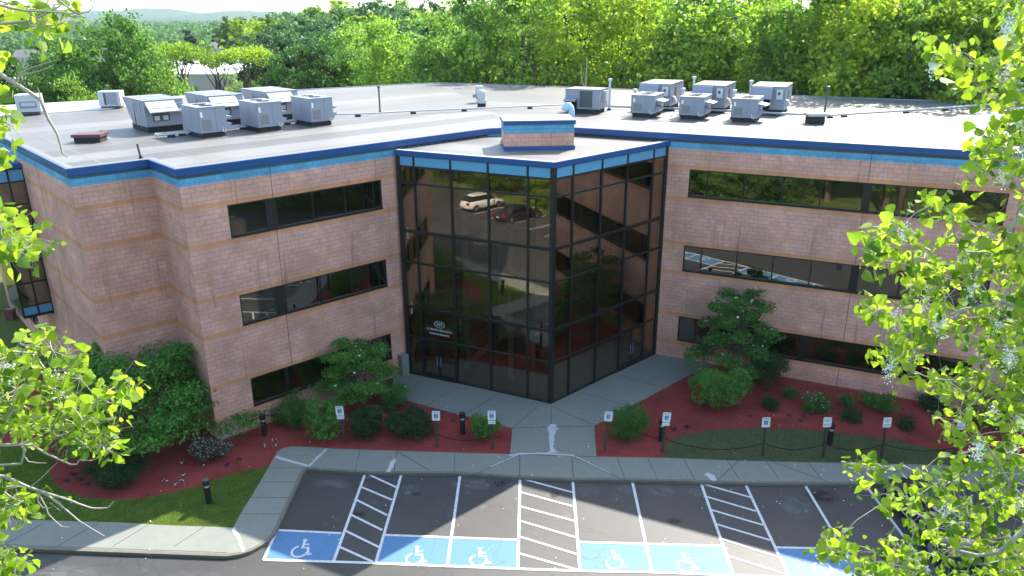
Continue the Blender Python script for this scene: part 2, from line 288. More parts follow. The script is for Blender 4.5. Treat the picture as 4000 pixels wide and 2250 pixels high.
# ---------------------------------------------------------------- mesh helpers
class MB:
    def __init__(s): s.v = []; s.f = []; s.m = []; s.uv = []; s.cur = 0; s.mats = []
    def mat(s, name):
        if name not in s.mats: s.mats.append(name)
        s.cur = s.mats.index(name); return s
    def face(s, pts, uv=None):
        k = len(s.v); s.v += [tuple(p) for p in pts]; s.f.append(tuple(range(k, k + len(pts)))); s.m.append(s.cur); s.uv.append(uv)
        return s
    def hexa(s, b, t):     # b,t: 4 points bottom / top counter-clockwise seen from above
        s.face(b[::-1]); s.face(t)
        for i in range(4):
            j = (i + 1) % 4; s.face([b[i], b[j], t[j], t[i]])
        return s
    def box(s, x0, y0, z0, x1, y1, z1):
        return s.hexa([(x0, y0, z0), (x1, y0, z0), (x1, y1, z0), (x0, y1, z0)], [(x0, y0, z1), (x1, y0, z1), (x1, y1, z1), (x0, y1, z1)])
    def obox(s, o, d, n, s0, s1, n0, n1, z0, z1):   # oriented: o + s*d + q*n
        P = lambda a, q, z: (o[0] + a * d[0] + q * n[0], o[1] + a * d[1] + q * n[1], z)
        q = [(s0, n0), (s1, n0), (s1, n1), (s0, n1)]
        cr = d[0] * n[1] - d[1] * n[0]
        if cr < 0: q = q[::-1]
        return s.hexa([P(a, b, z0) for a, b in q], [P(a, b, z1) for a, b in q])
    def prism(s, poly, z0, z1, top=True, bottom=True):
        a = sum(poly[i][0] * poly[(i + 1) % len(poly)][1] - poly[(i + 1) % len(poly)][0] * poly[i][1] for i in range(len(poly)))
        if a < 0: poly = poly[::-1]
        if top: s.face([(x, y, z1) for x, y in poly])
        if bottom: s.face([(x, y, z0) for x, y in poly][::-1])
        for i in range(len(poly)):
            p = poly[i]; q = poly[(i + 1) % len(poly)]
            s.face([(p[0], p[1], z0), (q[0], q[1], z0), (q[0], q[1], z1), (p[0], p[1], z1)])
        return s
    def tube(s, pts, rad, n=7, cap=True):
        pts = [Vector(p) for p in pts]
        if not isinstance(rad, (list, tuple)): rad = [rad] * len(pts)
        rings = []; up = None
        for i, p in enumerate(pts):
            d = (pts[min(i + 1, len(pts) - 1)] - pts[max(i - 1, 0)]).normalized()
            if up is None: up = d.orthogonal().normalized()
            else:
                up = (up - d * up.dot(d))
                up = up.normalized() if up.length > 1e-6 else d.orthogonal().normalized()
            w = d.cross(up)
            rings.append([p + (up * math.cos(2 * math.pi * k / n) + w * math.sin(2 * math.pi * k / n)) * rad[i] for k in range(n)])
        base = len(s.v)
        for r in rings: s.v += [tuple(x) for x in r]
        for i in range(len(rings) - 1):
            for k in range(n):
                a = base + i * n + k; b = base + i * n + (k + 1) % n
                s.f.append((a, b, b + n, a + n)); s.m.append(s.cur); s.uv.append(None)
        if cap:
            s.f.append(tuple(base + k for k in range(n))[::-1]); s.m.append(s.cur); s.uv.append(None)
            e = base + (len(rings) - 1) * n
            s.f.append(tuple(e + k for k in range(n))); s.m.append(s.cur); s.uv.append(None)
        return s
    def sheet(s, poly, z):
        a = sum(poly[i][0] * poly[(i + 1) % len(poly)][1] - poly[(i + 1) % len(poly)][0] * poly[i][1] for i in range(len(poly)))
        if a < 0: poly = poly[::-1]
        return s.face([(x, y, z) for x, y in poly])
    def build(s, name, parent=None, smooth=False, bevel=0, loc=None):
        me = bpy.data.meshes.new(name); me.from_pydata(s.v, [], s.f)
        for mn in s.mats: me.materials.append(MATS[mn])
        me.polygons.foreach_set('material_index', s.m)
        if any(u is not None for u in s.uv):
            ul = me.uv_layers.new(name='UVMap'); k = 0
            for f, u in zip(s.f, s.uv):
                for i in range(len(f)):
                    ul.data[k].uv = u[i] if u else (0, 0); k += 1
        if smooth: me.polygons.foreach_set('use_smooth', [True] * len(me.polygons))
        me.update()
        o = bpy.data.objects.new(name, me); COL.objects.link(o)
        if parent: o.parent = parent
        if loc is not None: o.location = loc
        if bevel:
            b = o.modifiers.new('bevel', 'BEVEL'); b.width = bevel; b.segments = 2; b.limit_method = 'ANGLE'
        return o
def empty(name, label, cat, loc=(0, 0, 0), rz=0, group=None):
    o = bpy.data.objects.new(name, None); COL.objects.link(o); o.location = loc; o.rotation_euler = (0, 0, rz)
    o.empty_display_size = 0.3; return tag(o, label, cat, group)
def tag(o, label, cat, group=None):
    o['label'] = label; o['category'] = cat
    if group: o['group'] = group
    return o
def kind(o, k, label=None, cat=None):
    o['kind'] = k
    if label: o['label'] = label; o['category'] = cat
    return o
def copy_tree(o, parent=None):
    c = o.copy(); COL.objects.link(c)
    if parent: c.parent = parent
    for ch in list(o.children): copy_tree(ch, c)
    return c
def raw(name, verts, faces, mat, parent=None, smooth=False):
    me = bpy.data.meshes.new(name); verts = np.asarray(verts, dtype=np.float32).reshape(-1, 3); faces = np.asarray(faces, dtype=np.int32)
    n, k = faces.shape
    me.vertices.add(len(verts)); me.vertices.foreach_set('co', verts.ravel())
    me.loops.add(n * k); me.loops.foreach_set('vertex_index', faces.ravel())
    me.polygons.add(n); me.polygons.foreach_set('loop_start', np.arange(0, n * k, k, dtype=np.int32)); me.polygons.foreach_set('loop_total', np.full(n, k, dtype=np.int32))
    me.materials.append(MATS[mat]); me.update(calc_edges=True); me.validate()
    o = bpy.data.objects.new(name, me); COL.objects.link(o)
    if parent: o.parent = parent
    if smooth: me.polygons.foreach_set('use_smooth', [True] * n)
    return o
def text_obj(name, s, size, mat, parent, M, extrude=0.004):
    cu = bpy.data.curves.new(name, 'FONT'); cu.body = s; cu.size = size; cu.align_x = 'CENTER'; cu.align_y = 'CENTER'; cu.extrude = extrude; cu.resolution_u = 3
    tmp = bpy.data.objects.new(name + '_t', cu); COL.objects.link(tmp); bpy.context.view_layer.update()
    me = bpy.data.meshes.new_from_object(tmp.evaluated_get(bpy.context.evaluated_depsgraph_get()))
    bpy.data.objects.remove(tmp); me.materials.clear(); me.materials.append(MATS[mat])
    me.transform(M); o = bpy.data.objects.new(name, me); COL.objects.link(o); o.parent = parent; return o
def frame_m(o, d, n, z, s=0.0, q=0.0):   # text plane: x along d, y up, facing n
    d3 = Vector((d[0], d[1], 0)); n3 = Vector((n[0], n[1], 0)); p = Vector((o[0], o[1], z)) + d3 * s + n3 * q
    up = Vector((0, 0, 1)); return Matrix(((d3.x, up.x, n3.x, p.x), (d3.y, up.y, n3.y, p.y), (d3.z, up.z, n3.z, p.z), (0, 0, 0, 1)))
def B(mb, name, parent, smooth=False, bevel=0):
    o = mb.build(name, parent, smooth, bevel); o.matrix_parent_inverse = parent.matrix_basis.inverted()
    return o
# ---------------------------------------------------------------- plan of the building
dL = (0.7365, 0.6765); nL = (0.6765, -0.7365); dR = (0.9053, -0.4247); nR = (-0.4247, -0.9053)
def pt(o, d, s, n=None, q=0): return (o[0] + d[0] * s + (n[0] * q if n else 0), o[1] + d[1] * s + (n[1] * q if n else 0))
pC = (-13.01, 29.48); pB = pt(pC, nL, -3.043); pA = pt(pB, dL, -3.058); pK = pt(pA, nL, -23.0)
pD = pt(pC, dL, 10.05); pH = (7.88, 38.39); pE1 = pt(pC, dL, 15.98); pE2 = pt(pH, dR, -6.7); pR = pt(pH, dR, 34)
pF = (-5.465, 36.17); pG = (1.84, 32.67)
dF = (0.9019, -0.4319); nF = (-0.4319, -0.9019); LF = 8.10; dG = (0.7267, 0.6869); nG = (0.6869, -0.7267); LG = 8.31
bld = empty('office_building', 'three storey pink block office building with blue roof edging and dark glass entrance corner', 'building', (0, 0, 0))
ZB, ZT = 11.34, 11.80
def wall(o, d, n, L, z0, z1, holes, mats=('block_pink', 'block_blue'), name='wall', thick=0.32, u0=0.0):
    mb = MB()
    S = sorted({0.0, L} | {h[0] for h in holes} | {h[1] for h in holes}); Z = sorted({z0, z1, ZB if z0 < ZB < z1 else z0} | {h[2] for h in holes} | {h[3] for h in holes})
    P = lambda s, z, q=0.0: (o[0] + d[0] * s + n[0] * q, o[1] + d[1] * s + n[1] * q, z)
    for i in range(len(S) - 1):
        for j in range(len(Z) - 1):
            a, b, c, e = S[i], S[i + 1], Z[j], Z[j + 1]
            if any(h[0] <= a and b <= h[1] and h[2] <= c and e <= h[3] for h in holes): continue
            mb.mat(mats[1] if c >= ZB - 1e-6 else mats[0])
            mb.face([P(a, c), P(b, c), P(b, e), P(a, e)], [(a + u0, c), (b + u0, c), (b + u0, e), (a + u0, e)])
            mb.mat('interior_wall'); mb.face([P(b, c, -thick), P(a, c, -thick), P(a, e, -thick), P(b, e, -thick)])
    mb.mat(mats[0])
    for a, b, c, e in holes:
        for q0, q1 in ((P(a, c), P(a, e)), (P(b, e), P(b, c)), (P(b, c), P(a, c)), (P(a, e), P(b, e))):
            w = (-n[0] * thick, -n[1] * thick)
            mb.face([q0, q1, (q1[0] + w[0], q1[1] + w[1], q1[2]), (q0[0] + w[0], q0[1] + w[1], q0[2])], [(0.05, 0.05), (0.35, 0.05), (0.35, 0.15), (0.05, 0.15)])
    return mb.build(name, bld)
W3, W2, W1 = (8.92, 10.34), (4.97, 6.39), (1.03, 2.44)
# left wing front wall
LWo = (1.78, 9.27)
wall(pC, dL, nL, 15.98, -0.3, ZT, [(LWo[0], LWo[1], *w) for w in (W3, W2, W1)])
RWo = (1.15, 14.87)
wall(pH, dR, nR, 34.0, -0.3, ZT, [(RWo[0], RWo[1], *w) for w in (W3, W2, W1)] + [(16.6, 30.3, *w) for w in (W3, W2, W1)], u0=0.13)
wall(pE1, ((pE2[0] - pE1[0]) / 3.12, (pE2[1] - pE1[1]) / 3.12), ((pE2[1] - pE1[1]) / 3.12, -(pE2[0] - pE1[0]) / 3.12), math.dist(pE1, pE2), -0.3, ZT, [])
wall(pE2, dR, nR, 6.7, -0.3, ZT, [(0.6, 1.6, 0.0, 2.1)])
wall(pB, nL, (-dL[0], -dL[1]), 3.043, -0.3, ZT, [], u0=0.2)
wall(pA, dL, nL, 3.058, -0.3, ZT, [], u0=0.1)
wall(pK, nL, (-dL[0], -dL[1]), 23.0, -0.3, ZT, [(4.2, 9.2, *w) for w in (W3, W2, W1)], u0=0.07)
# back walls close the volume
pBK = (-36.0, 51.5); pBC = (-6.56, 69.6); pBR = (46.5, 44.0)
mb = MB().mat('block_pink')
for a, b in ((pK, pBK), (pBK, pBC), (pBC, pBR), (pBR, pR)):
    L = math.dist(a, b); mb.face([(b[0], b[1], -0.3), (a[0], a[1], -0.3), (a[0], a[1], 12.0), (b[0], b[1], 12.0)], [(L, -.3), (0, -.3), (0, 12), (L, 12)])
mb.build('back_wall', bld)
foot = [pK, pA, pB, pC, pE1, pE2, pR, pBR, pBC, pBK]
inner = [pt(pK, dL, .4), pt(pA, (dL[0] - nL[0], dL[1] - nL[1]), .4), pt(pB, (dL[0] - nL[0], dL[1] - nL[1]), .4), pt(pC, (dL[0] - nL[0], dL[1] - nL[1]), .4),
         pt(pE1, nL, -.5), pt(pE2, nR, -.5), pt(pR, nR, -.4), pt(pBR, nR, -.0), pt(pBC, (0, -1), .4), pt(pBK, (1, -.5), .4)]
for z in (0.02, 3.95, 7.9):
    MB().mat('interior_floor').prism(inner, z - 0.3, z).build('floor_slab', bld)
# inner partitions a room's depth behind the windows
mb = MB().mat('interior_wall')
for o, d, n, L in ((pC, dL, nL, 14.5), (pH, dR, nR, 33.0)):
    for z in (0.02, 3.95, 7.9):
        mb.obox(o, d, n, 0.5, L, -4.3, -4.2, z, z + 3.6)
        for s in ([3.66, 7.5] if L < 20 else [9.34, 15.2, 21.0]): mb.obox(o, d, n, s - .05, s + .05, -4.2, -0.45, z, z + 3.6)
mb.build('partition', bld)
# roof sheets
ZR = 12.05
MB().mat('roof_left').prism([pK, pA, pB, pC, pE1, pt(pE1, (0.95, 0.31), 1.56), pBC, pBK], ZR - 0.4, ZR).build('roof', bld)
MB().mat('roof_right').prism([pt(pE1, (0.95, 0.31), 1.56), pE2, pR, pBR, pBC], ZR - 0.4, ZR).build('roof', bld)
MB().mat('roof_white').prism([(-33.6, 47.1), (-32.2, 45.9), (-25.9, 50.2), (-23.9, 58.9), (-35.9, 51.5)], ZR, ZR + 0.05).build('roof_membrane_strip', bld)
# pale walk seams
mb = MB().mat('seam_pale')
def strip(mb, a, b, w, z0, z1):
    L = math.dist(a, b); d = ((b[0] - a[0]) / L, (b[1] - a[1]) / L); n = (d[1], -d[0]); return mb.obox(a, d, n, 0, L, -w / 2, w / 2, z0, z1)
strip(mb, pt(pA, nL, -0.2, dL, 1.35), pt(pK, nL, 2, dL, 1.35), 0.07, ZR, ZR + 0.006)
strip(mb, pt(pC, nL, -0.2, dL, 1.5), pt(pC, nL, -4.2, dL, 1.5), 0.06, ZR, ZR + 0.006)
strip(mb, (0.3, 41.2), (-6.3, 68.8), 0.10, ZR, ZR + 0.006)
mb.build('roof_seam', bld)
# coping: follows the outline
def offset_poly(pts, q, closed=False):
    out = []
    for i, p in enumerate(pts):
        a = pts[i - 1] if i or closed else None; b = pts[(i + 1) % len(pts)] if i < len(pts) - 1 or closed else None
        ns = []
        for u, v in ((a, p), (p, b)):
            if u is None or v is None: continue
            L = math.dist(u, v); ns.append(((v[1] - u[1]) / L, -(v[0] - u[0]) / L))
        if len(ns) == 1: n = ns[0]; out.append((p[0] + n[0] * q, p[1] + n[1] * q))
        else:
            bx, by = ns[0][0] + ns[1][0], ns[0][1] + ns[1][1]; k = q * 2 / (bx * bx + by * by); out.append((p[0] + bx * k, p[1] + by * k))
    return out
def rim(mb, pts, q_in, q_out, z0, z1, closed=False):
    I = offset_poly(pts, q_in, closed); O = offset_poly(pts, q_out, closed); m = len(pts)
    for i in range(m if closed else m - 1):
        j = (i + 1) % m
        P = [I[i], O[i], O[j], I[j]]
        mb.hexa([(x, y, z0) for x, y in P], [(x, y, z1) for x, y in P])
    return mb
front_line = [pBK, pK, pA, pB, pC, pE1, pE2, pR]
rim(MB().mat('coping_blue'), front_line, 0.02, 0.10, 11.79, 12.085).build('coping', bld)
rim(MB().mat('seam_pale'), front_line, -0.24, 0.019, 12.04, 12.092).build('coping_trim', bld)
rim(MB().mat('metal_grey'), [pBR, pBC, pBK], -0.15, 0.05, 11.9, 12.10).build('rear_coping', bld)
# control joints
mb = MB().mat('joint')
for o, d, n, s, spans in ((pC, dL, nL, 3.8, ((-0.2, 1.0), (2.46, 4.95), (6.41, 8.9), (10.36, 11.78))), (pH, dR, nR, 9.3, ((-0.2, 1.0), (2.46, 4.95), (6.41, 8.9), (10.36, 11.78))), (pH, dR, nR, 15.3, ((-0.2, 11.78),)), (pH, dR, nR, 23.4, ((-0.2, 11.78),)), (pK, nL, (-dL[0], -dL[1]), 17.3, ((-0.2, 11.78),))):
    for a, b in spans: MB().mat('joint').obox(o, d, n, s - 0.012, s + 0.012, 0.001, 0.004, a, b).build('control_joint', bld)
# ---------------------------------------------------------------- strip windows
def strip_window(o, d, n, s0, s1, z0, z1, cuts, piers=(), blinds=(), gmat='glass_grey'):
    mb = MB().mat('frame_black'); e = 0.06
    mb.obox(o, d, n, s0, s1, -0.10, 0.03, z0, z0 + 0.11); mb.obox(o, d, n, s0, s1, -0.10, -0.01, z1 - e, z1)
    mb.obox(o, d, n, s0, s0 + e, -0.10, -0.011, z0 + .11, z1 - e); mb.obox(o, d, n, s1 - e, s1, -0.10, -0.011, z0 + .11, z1 - e)
    for c in cuts: mb.obox(o, d, n, c - 0.03, c + 0.03, -0.10, -0.02, z0 + .11, z1 - e)
    for a, b in piers: mb.obox(o, d, n, a, b, -0.12, -0.03, z0 + .11, z1 - e)
    wdw = mb.build('window', bld)
    edges = [s0 + e] + sorted([c for c in cuts] + [x for p in piers for x in p]) + [s1 - e]
    for a, b in zip(edges, edges[1:]):
        if any(abs(a - p[0]) < 1e-6 and abs(b - p[1]) < 1e-6 for p in piers) or b - a < 0.1: continue
        MB().mat(gmat).obox(o, d, n, a, b, -0.075, -0.067, z0 + .11, z1 - e).build('pane', wdw)
    for a, b, za, zb, mt in blinds:
        mbb = MB().mat(mt); P = lambda s, z: (o[0] + d[0] * s - n[0] * 0.16, o[1] + d[1] * s - n[1] * 0.16, z)
        mbb.face([P(a, za), P(b, za), P(b, zb), P(a, zb)], [(a, za), (b, za), (b, zb), (a, zb)])
        mbb.build('blind', wdw)
    return wdw
lcuts = [5.65, 7.28, 8.84]
strip_window(pC, dL, nL, *LWo, *W3, lcuts, [(3.43, 3.92)], [(4.3, 4.75, 8.95, 10.3, 'blind_slats'), (6.4, 6.95, 8.95, 10.3, 'blind_slats'), (1.9, 2.1, 8.95, 10.3, 'blind_slats')])
strip_window(pC, dL, nL, *LWo, *W2, lcuts, [(3.43, 3.92)], [(3.0, 3.35, 5.0, 6.35, 'blind_slats'), (4.0, 4.4, 5.0, 6.35, 'blind_slats'), (8.2, 8.7, 5.0, 6.35, 'blind_slats')])
lw1 = strip_window(pC, dL, nL, *LWo, *W1, lcuts, [(3.43, 3.6)])
text_obj('window_lettering', 'TRE', 0.36, 'hatch_red', lw1, frame_m(pC, dL, nL, 2.12, 8.55, -0.06))
rcuts = [2.06, 3.85, 5.60, 7.37, 11.30, 13.10]
strip_window(pH, dR, nR, *RWo, *W3, rcuts, [(9.16, 9.52)], [(3.86, 5.58, 9.80, 10.3, 'blind_pale'), (13.15, 14.8, 9.0, 10.3, 'blind_slats'), (9.6, 13.0, 8.98, 9.2, 'blind_pale')])
strip_window(pH, dR, nR, *RWo, *W2, rcuts, [(9.16, 9.52)], [(9.55, 11.25, 5.05, 6.35, 'blind_pale'), (11.35, 13.05, 5.05, 6.35, 'blind_pale')])
strip_window(pH, dR, nR, *RWo, *W1, rcuts, [(7.33, 7.67)], [(3.0, 5.55, 1.1, 2.4, 'blind_slats'), (5.6, 7.3, 1.1, 2.4, 'blind_slats')])
for w in (W3, W2, W1): strip_window(pH, dR, nR, 16.6, 30.3, *w, [17.5, 19.3, 21.0, 22.8, 26.6, 28.5], [(24.5, 24.9)])
for w in (W3, W2, W1): strip_window(pK, nL, (-dL[0], -dL[1]), 4.2, 9.2, *w, [5.9, 7.5])
# louvred vents low on the left wing
for za, zb in ((0.30, 0.53), (0.04, 0.20)):
    mb = MB().mat('metal_white'); 
    for k in range(4): 
        h = (zb - za) / 4; mb.obox(pC, dL, nL, 0.2, 1.0, 0.002, 0.02 + 0.008 * (k % 2), za + h * k, za + h * k + h * 0.8)
    mb.build('vent_louvre', bld)
# glazed bay on the far left wall
nW = (-dL[0], -dL[1]); bo = pt(pA, nL, -8.8)   # bay front face normal is nL, runs along -dL
bay = MB().mat('frame_black')
dW = nW
def bx(mb, s0, s1, q0, q1, z0, z1): return mb.obox(bo, dW, nL, s0, s1, q0, q1, z0, z1)
zs = [3.62, 4.12, 5.3, 6.42, 7.0, 7.62, 9.2, 10.3, 10.9]
for z in zs: bx(bay, 0, 1.32, -0.07, 0.0, z - 0.035, z + 0.035)
for s in (0.0, 0.66, 1.32): bx(bay, s - 0.04, s + 0.04, -0.08, 0.012, 3.585, 10.935)
bx(bay, -0.0, 1.32, -3.5, -0.075, 3.5, 3.6)
bayo = bay.build('bay_window', bld)
mb = MB().mat('coping_blue'); bx(mb, -0.05, 1.42, -3.6, 0.06, 10.94, 11.15); mb.build('bay_roof', bayo)
for i in range(len(zs) - 1):
    for a in (0.04, 0.70):
        sp = i in (0, 3, 4, 7)
        mb = MB().mat('panel_blue' if sp else 'glass_grey'); bx(mb, a, a + 0.58, -0.05, -0.04, zs[i] + 0.035, zs[i + 1] - 0.035); mb.build('spandrel_panel' if sp else 'pane', bayo)
mb = MB().mat('glass_grey'); bx(mb, 1.27, 1.29, -3.5, -0.08, 3.6, 10.9); mb.build('side_glazing', bayo)
mb = MB().mat('frame_black').obox(pA, nL, nW, -10.6, -10.3, 0.0, 0.35, 2.2, 2.3); mb.mat('lens').obox(pA, nL, nW, -10.57, -10.33, 0.1, 0.33, 2.15, 2.2); mb.build('wall_lamp', bld)
# ---------------------------------------------------------------- glass atrium
ROWS = [0.0, 2.17, 3.79, 6.16, 7.75, 10.12, 10.93, 11.45]
atr = MB().mat('frame_black')
FC = [0.0, 0.96, 2.95, 4.89, 6.86, LF]; GC = [0.0, 1.25, 3.22, 5.09, 7.14, LG]
def face_frame(mb, o, d, n, cols, L):
    for i, z in enumerate(ROWS):
        h = 0.045 if i not in (2, 4) else 0.075
        if i == 0: mb.obox(o, d, n, 0, L, -0.14, 0.02, 0.0, 0.12); continue
        mb.obox(o, d, n, 0, L, -0.14, 0.018, z - h, z + h)
        if i in (2, 4): mb.obox(o, d, n, 0, L, 0.018, 0.03, z - 0.008, z + 0.012)
    for c in cols[1:-1]: mb.obox(o, d, n, c - 0.05, c + 0.05, -0.26, 0.028, 0.12, 11.45)
    for c in cols[1:-1]: mb.mat('post_bronze').obox(o, d, n, c + 0.02, c + 0.20, -0.44, -0.30, 0.1, 10.9)
    mb.mat('frame_black')
face_frame(atr, pF, dF, nF, FC, LF); face_frame(atr, pG, dG, nG, GC, LG)
atr.obox(pF, dF, nF, -0.02, 0.2, -0.26, 0.033, 0.0, 11.45)
atr.obox(pG, dG, nG, LG - 0.2, LG, -0.26, 0.033, 0.0, 11.45)
cn = [pt(pG, dF, -0.16, nF, 0.035), pt(pG, (1, 0), 0, (nF[0] + nG[0], nF[1] + nG[1]), 0.024), pt(pG, dG, 0.16, nG, 0.035), pt(pt(pG, dF, -0.16), dG, 0.14)]
atr.prism(cn, 0.0, 11.45)
curt = atr.build('curtain_wall', bld)
def panes(o, d, n, cols, door):
    for i in range(len(ROWS) - 1):
        for j in range(len(cols) - 1):
            a, b = cols[j] + 0.035, cols[j + 1] - 0.035
            if i == 0 and j == door: continue
            if i == len(ROWS) - 2: MB().mat('panel_blue').obox(o, d, n, a, b, -0.03, 0.0, ROWS[i] + 0.035, ROWS[i + 1]).build('spandrel_panel', curt)
            else: MB().mat('glass_bronze').obox(o, d, n, a, b, -0.03, -0.02, ROWS[i] + (0.12 if i == 0 else 0.04), ROWS[i + 1] - 0.04).build('pane', curt)
panes(pF, dF, nF, FC, 1); panes(pG, dG, nG, GC, 3)
for o, d, n, a, b in ((pF, dF, nF, 1.0, 2.91), (pG, dG, nG, 5.13, 7.1)):
    mid = (a + b) / 2
    for s0, s1, hs in ((a, mid, mid - 0.14), (mid, b, mid + 0.08)):
        mb = MB().mat('frame_black')
        mb.obox(o, d, n, s0, s0 + 0.08, -0.05, 0.004, 0.1, 2.12); mb.obox(o, d, n, s1 - 0.08, s1, -0.05, 0.004, 0.1, 2.12)
        for z0, z1 in ((0.1, 0.3), (1.05, 1.15), (2.02, 2.12)): mb.obox(o, d, n, s0 + .08, s1 - .08, -0.05, 0.004, z0, z1)
        dr = mb.build('door', curt)
        for z0, z1 in ((0.3, 1.05), (1.15, 2.02)): MB().mat('glass_bronze').obox(o, d, n, s0 + .08, s1 - .08, -0.03, -0.02, z0, z1).build('door_pane', dr)
        MB().mat('metal_grey').obox(o, d, n, hs, hs + 0.03, 0.03, 0.06, 0.75, 1.3).build('door_handle', dr)
# entrance lettering on the glass
mb = MB().mat('letter_white'); ring = []
for k in range(40):
    a = 2 * math.pi * k / 40; b = 2 * math.pi * (k + 1) / 40
    def rp(t, s): return tuple(frame_m(pF, dF, nF, 3.08, 2.02, 0.004) @ Vector((0.30 * s * math.cos(t), 0.185 * s * math.sin(t), 0)))
    mb.face([rp(a, 0.9), rp(a, 1.0), rp(b, 1.0), rp(b, 0.9)])
mb.build('number_oval', curt)
text_obj('entrance_lettering', '101', 0.26, 'letter_white', curt, frame_m(pF, dF, nF, 3.08, 2.02, 0.002))
text_obj('entrance_lettering', '~ SLOBODY BUILDING ~', 0.155, 'letter_white', curt, frame_m(pF, dF, nF, 2.76, 2.0, 0.002))
text_obj('entrance_lettering', 'MAIN ENTRANCE', 0.145, 'letter_white', curt, frame_m(pF, dF, nF, 2.54, 2.0, 0.002))
# atrium roof and its low coping
aro = [pF, pG, pH, pE2, pE1]
MB().mat('roof_right').prism(aro, 11.46, 11.66).build('atrium_roof', bld)
rim(MB().mat('coping_blue'), [pF, pG, pH], 0.03, 0.12, 11.45, 11.69).build('atrium_coping', bld)
rim(MB().mat('metal_white'), [pF, pG, pH], -0.16, 0.029, 11.46, 11.697).build('coping_trim', bld)
# heating cable zigzag at the wall foot
mb = MB().mat('black')
for a, b, n in ((pt(pD, nL, .05), pt(pE1, nL, .05), nL), (pt(pH, nR, .05, dR, -0.1), pt(pE2, nR, .05), nR)):
    L = math.dist(a, b); m = int(L / 0.22)
    pts = [(a[0] + (b[0] - a[0]) * k / m, a[1] + (b[1] - a[1]) * k / m, 11.72 if k % 2 else 11.80) for k in range(m + 1)]
    mb.tube(pts, 0.014, 4)
mb.build('heating_cable', bld)
# roof penthouse box
po = (-0.31, 35.85); pd = (0.9962, 0.0871); pn = (0.0871, -0.9962); PW, PDp = 3.28, 2.0
def corners(g): return [pt(po, pd, -g, pn, g), pt(po, pd, PW + g, pn, g), pt(po, pd, PW + g, pn, -PDp - g), pt(po, pd, -g, pn, -PDp - g)]
ph = MB()
for i in range(4):
    Q4 = corners(0.0); a, b = Q4[i], Q4[(i + 1) % 4]; L = math.dist(a, b)
    for z0, z1, mt in ((11.66, 12.44, 'block_pink'), (12.44, 12.84, 'block_blue')):
        ph.mat(mt).face([(a[0], a[1], z0), (b[0], b[1], z0), (b[0], b[1], z1), (a[0], a[1], z1)], [(0.05, z0 - 0.79 if mt == 'block_pink' else z0), (L + .05, z0 - 0.79 if mt == 'block_pink' else z0), (L + .05, z1 - 0.79 if mt == 'block_pink' else z1), (0.05, z1 - 0.79 if mt == 'block_pink' else z1)])
pho = ph.build('roof_penthouse', bld)
rim(MB().mat('coping_blue'), corners(0.0), -0.05, 0.05, 11.66, 11.84, True).build('base_flashing', pho)
rim(MB().mat('coping_blue'), corners(0.0), -0.1, 0.06, 12.84, 13.02, True).build('penthouse_coping', pho)
MB().mat('metal_white').prism(corners(0.055), 13.0, 13.045).build('penthouse_roof', pho)
# ---------------------------------------------------------------- lobby inside the atrium
mb = MB().mat('interior_floor').prism([pt(pF, nF, -0.3), pt(pG, (0, 1), .4), pt(pH, nG, -0.3), pt(pE2, nR, .05), pt(pE1, nL, .05)], -0.05, 0.03); mb.build('lobby_floor', bld)
bp = [pt(pD, dF, 0.5, nL, 0.1), pt(pF, dF, 3.2, nF, -3.0), pt(pG, dG, 4.6, nG, -3.0), pt(pH, nG, -0.7), pt(pE2, nR, .06), pt(pE1, nL, .06)]
for z in (3.95, 7.9):
    MB().mat('interior_white').prism(bp, z - 0.55, z + 0.02).build('balcony', bld)
    mb = MB().mat('metal_grey')
    for a, b in zip(bp[:3], bp[1:4]):
        mb.tube([(a[0], a[1], z + 1.0), (b[0], b[1], z + 1.0)], 0.03, 6)
        for k in range(1, 6): x = a[0] + (b[0] - a[0]) * k / 6; y = a[1] + (b[1] - a[1]) * k / 6; mb.tube([(x, y, z), (x, y, z + 1.0)], 0.015, 4)
    mb.build('balcony_rail', bld)
for c in (pt(pt(pF, dF, 5.2), nF, -1.6), pt(pt(pG, dG, 3.0), nG, -1.8), pt(pt(pF, dF, 2.3), nF, -2.4)):
    MB().mat('interior_white').prism([(c[0] + 0.14 * math.cos(k * math.pi / 6), c[1] + 0.14 * math.sin(k * math.pi / 6)) for k in range(12)], 0, 11.4).build('column', bld)
for z0, sgn in ((0.03, 1), (3.97, -1)):
    mb = MB().mat('interior_white'); a = pt(pt(pF, dF, 2.2 if sgn > 0 else 6.9), nF, -2.0); d = (dF[0] * sgn, dF[1] * sgn)
    for k in range(18):
        mb.obox(a, d, nF, k * 0.22, k * 0.22 + 0.24, -0.6, 0.6, z0 + k * 0.215 - 0.1, z0 + k * 0.215 + 0.1)
    mb.obox(a, d, nF, 3.9, 5.2, -0.6, 0.6, z0 + 3.75, z0 + 3.92)
    mb.mat('metal_white')
    for q in (-0.62, 0.62): mb.tube([(*pt(a, d, 0, nF, q), z0 + 1.0), (*pt(a, d, 3.9, nF, q), z0 + 4.85)], 0.03, 6)
    mb.build('staircase', bld)
# pier at the foot of the left wing beside the glass
MB().mat('concrete').obox(pD, dL, nL, -0.45, -0.02, 0.003, 0.38, -0.05, 1.15).build('low_pier', bld)
MB().mat('concrete').prism([pt(pF, dF, 2.9, nF, 0.03), pt(pt(pG, dF, 0.1), nF, 0.12), pt(pt(pG, dF, 0.12), nG, 0.25), pt(pG, dG, 5.1, nG, 0.06), pt(pG, (0, 1), .3)], -0.05, 0.035).build('door_sill', bld)
def rebase(root, loc):
    root.location = loc
    for c in root.children: c.matrix_parent_inverse = Matrix.Translation((-loc[0], -loc[1], -loc[2]))
    return root
rebase(bld, (0, 45, 0))
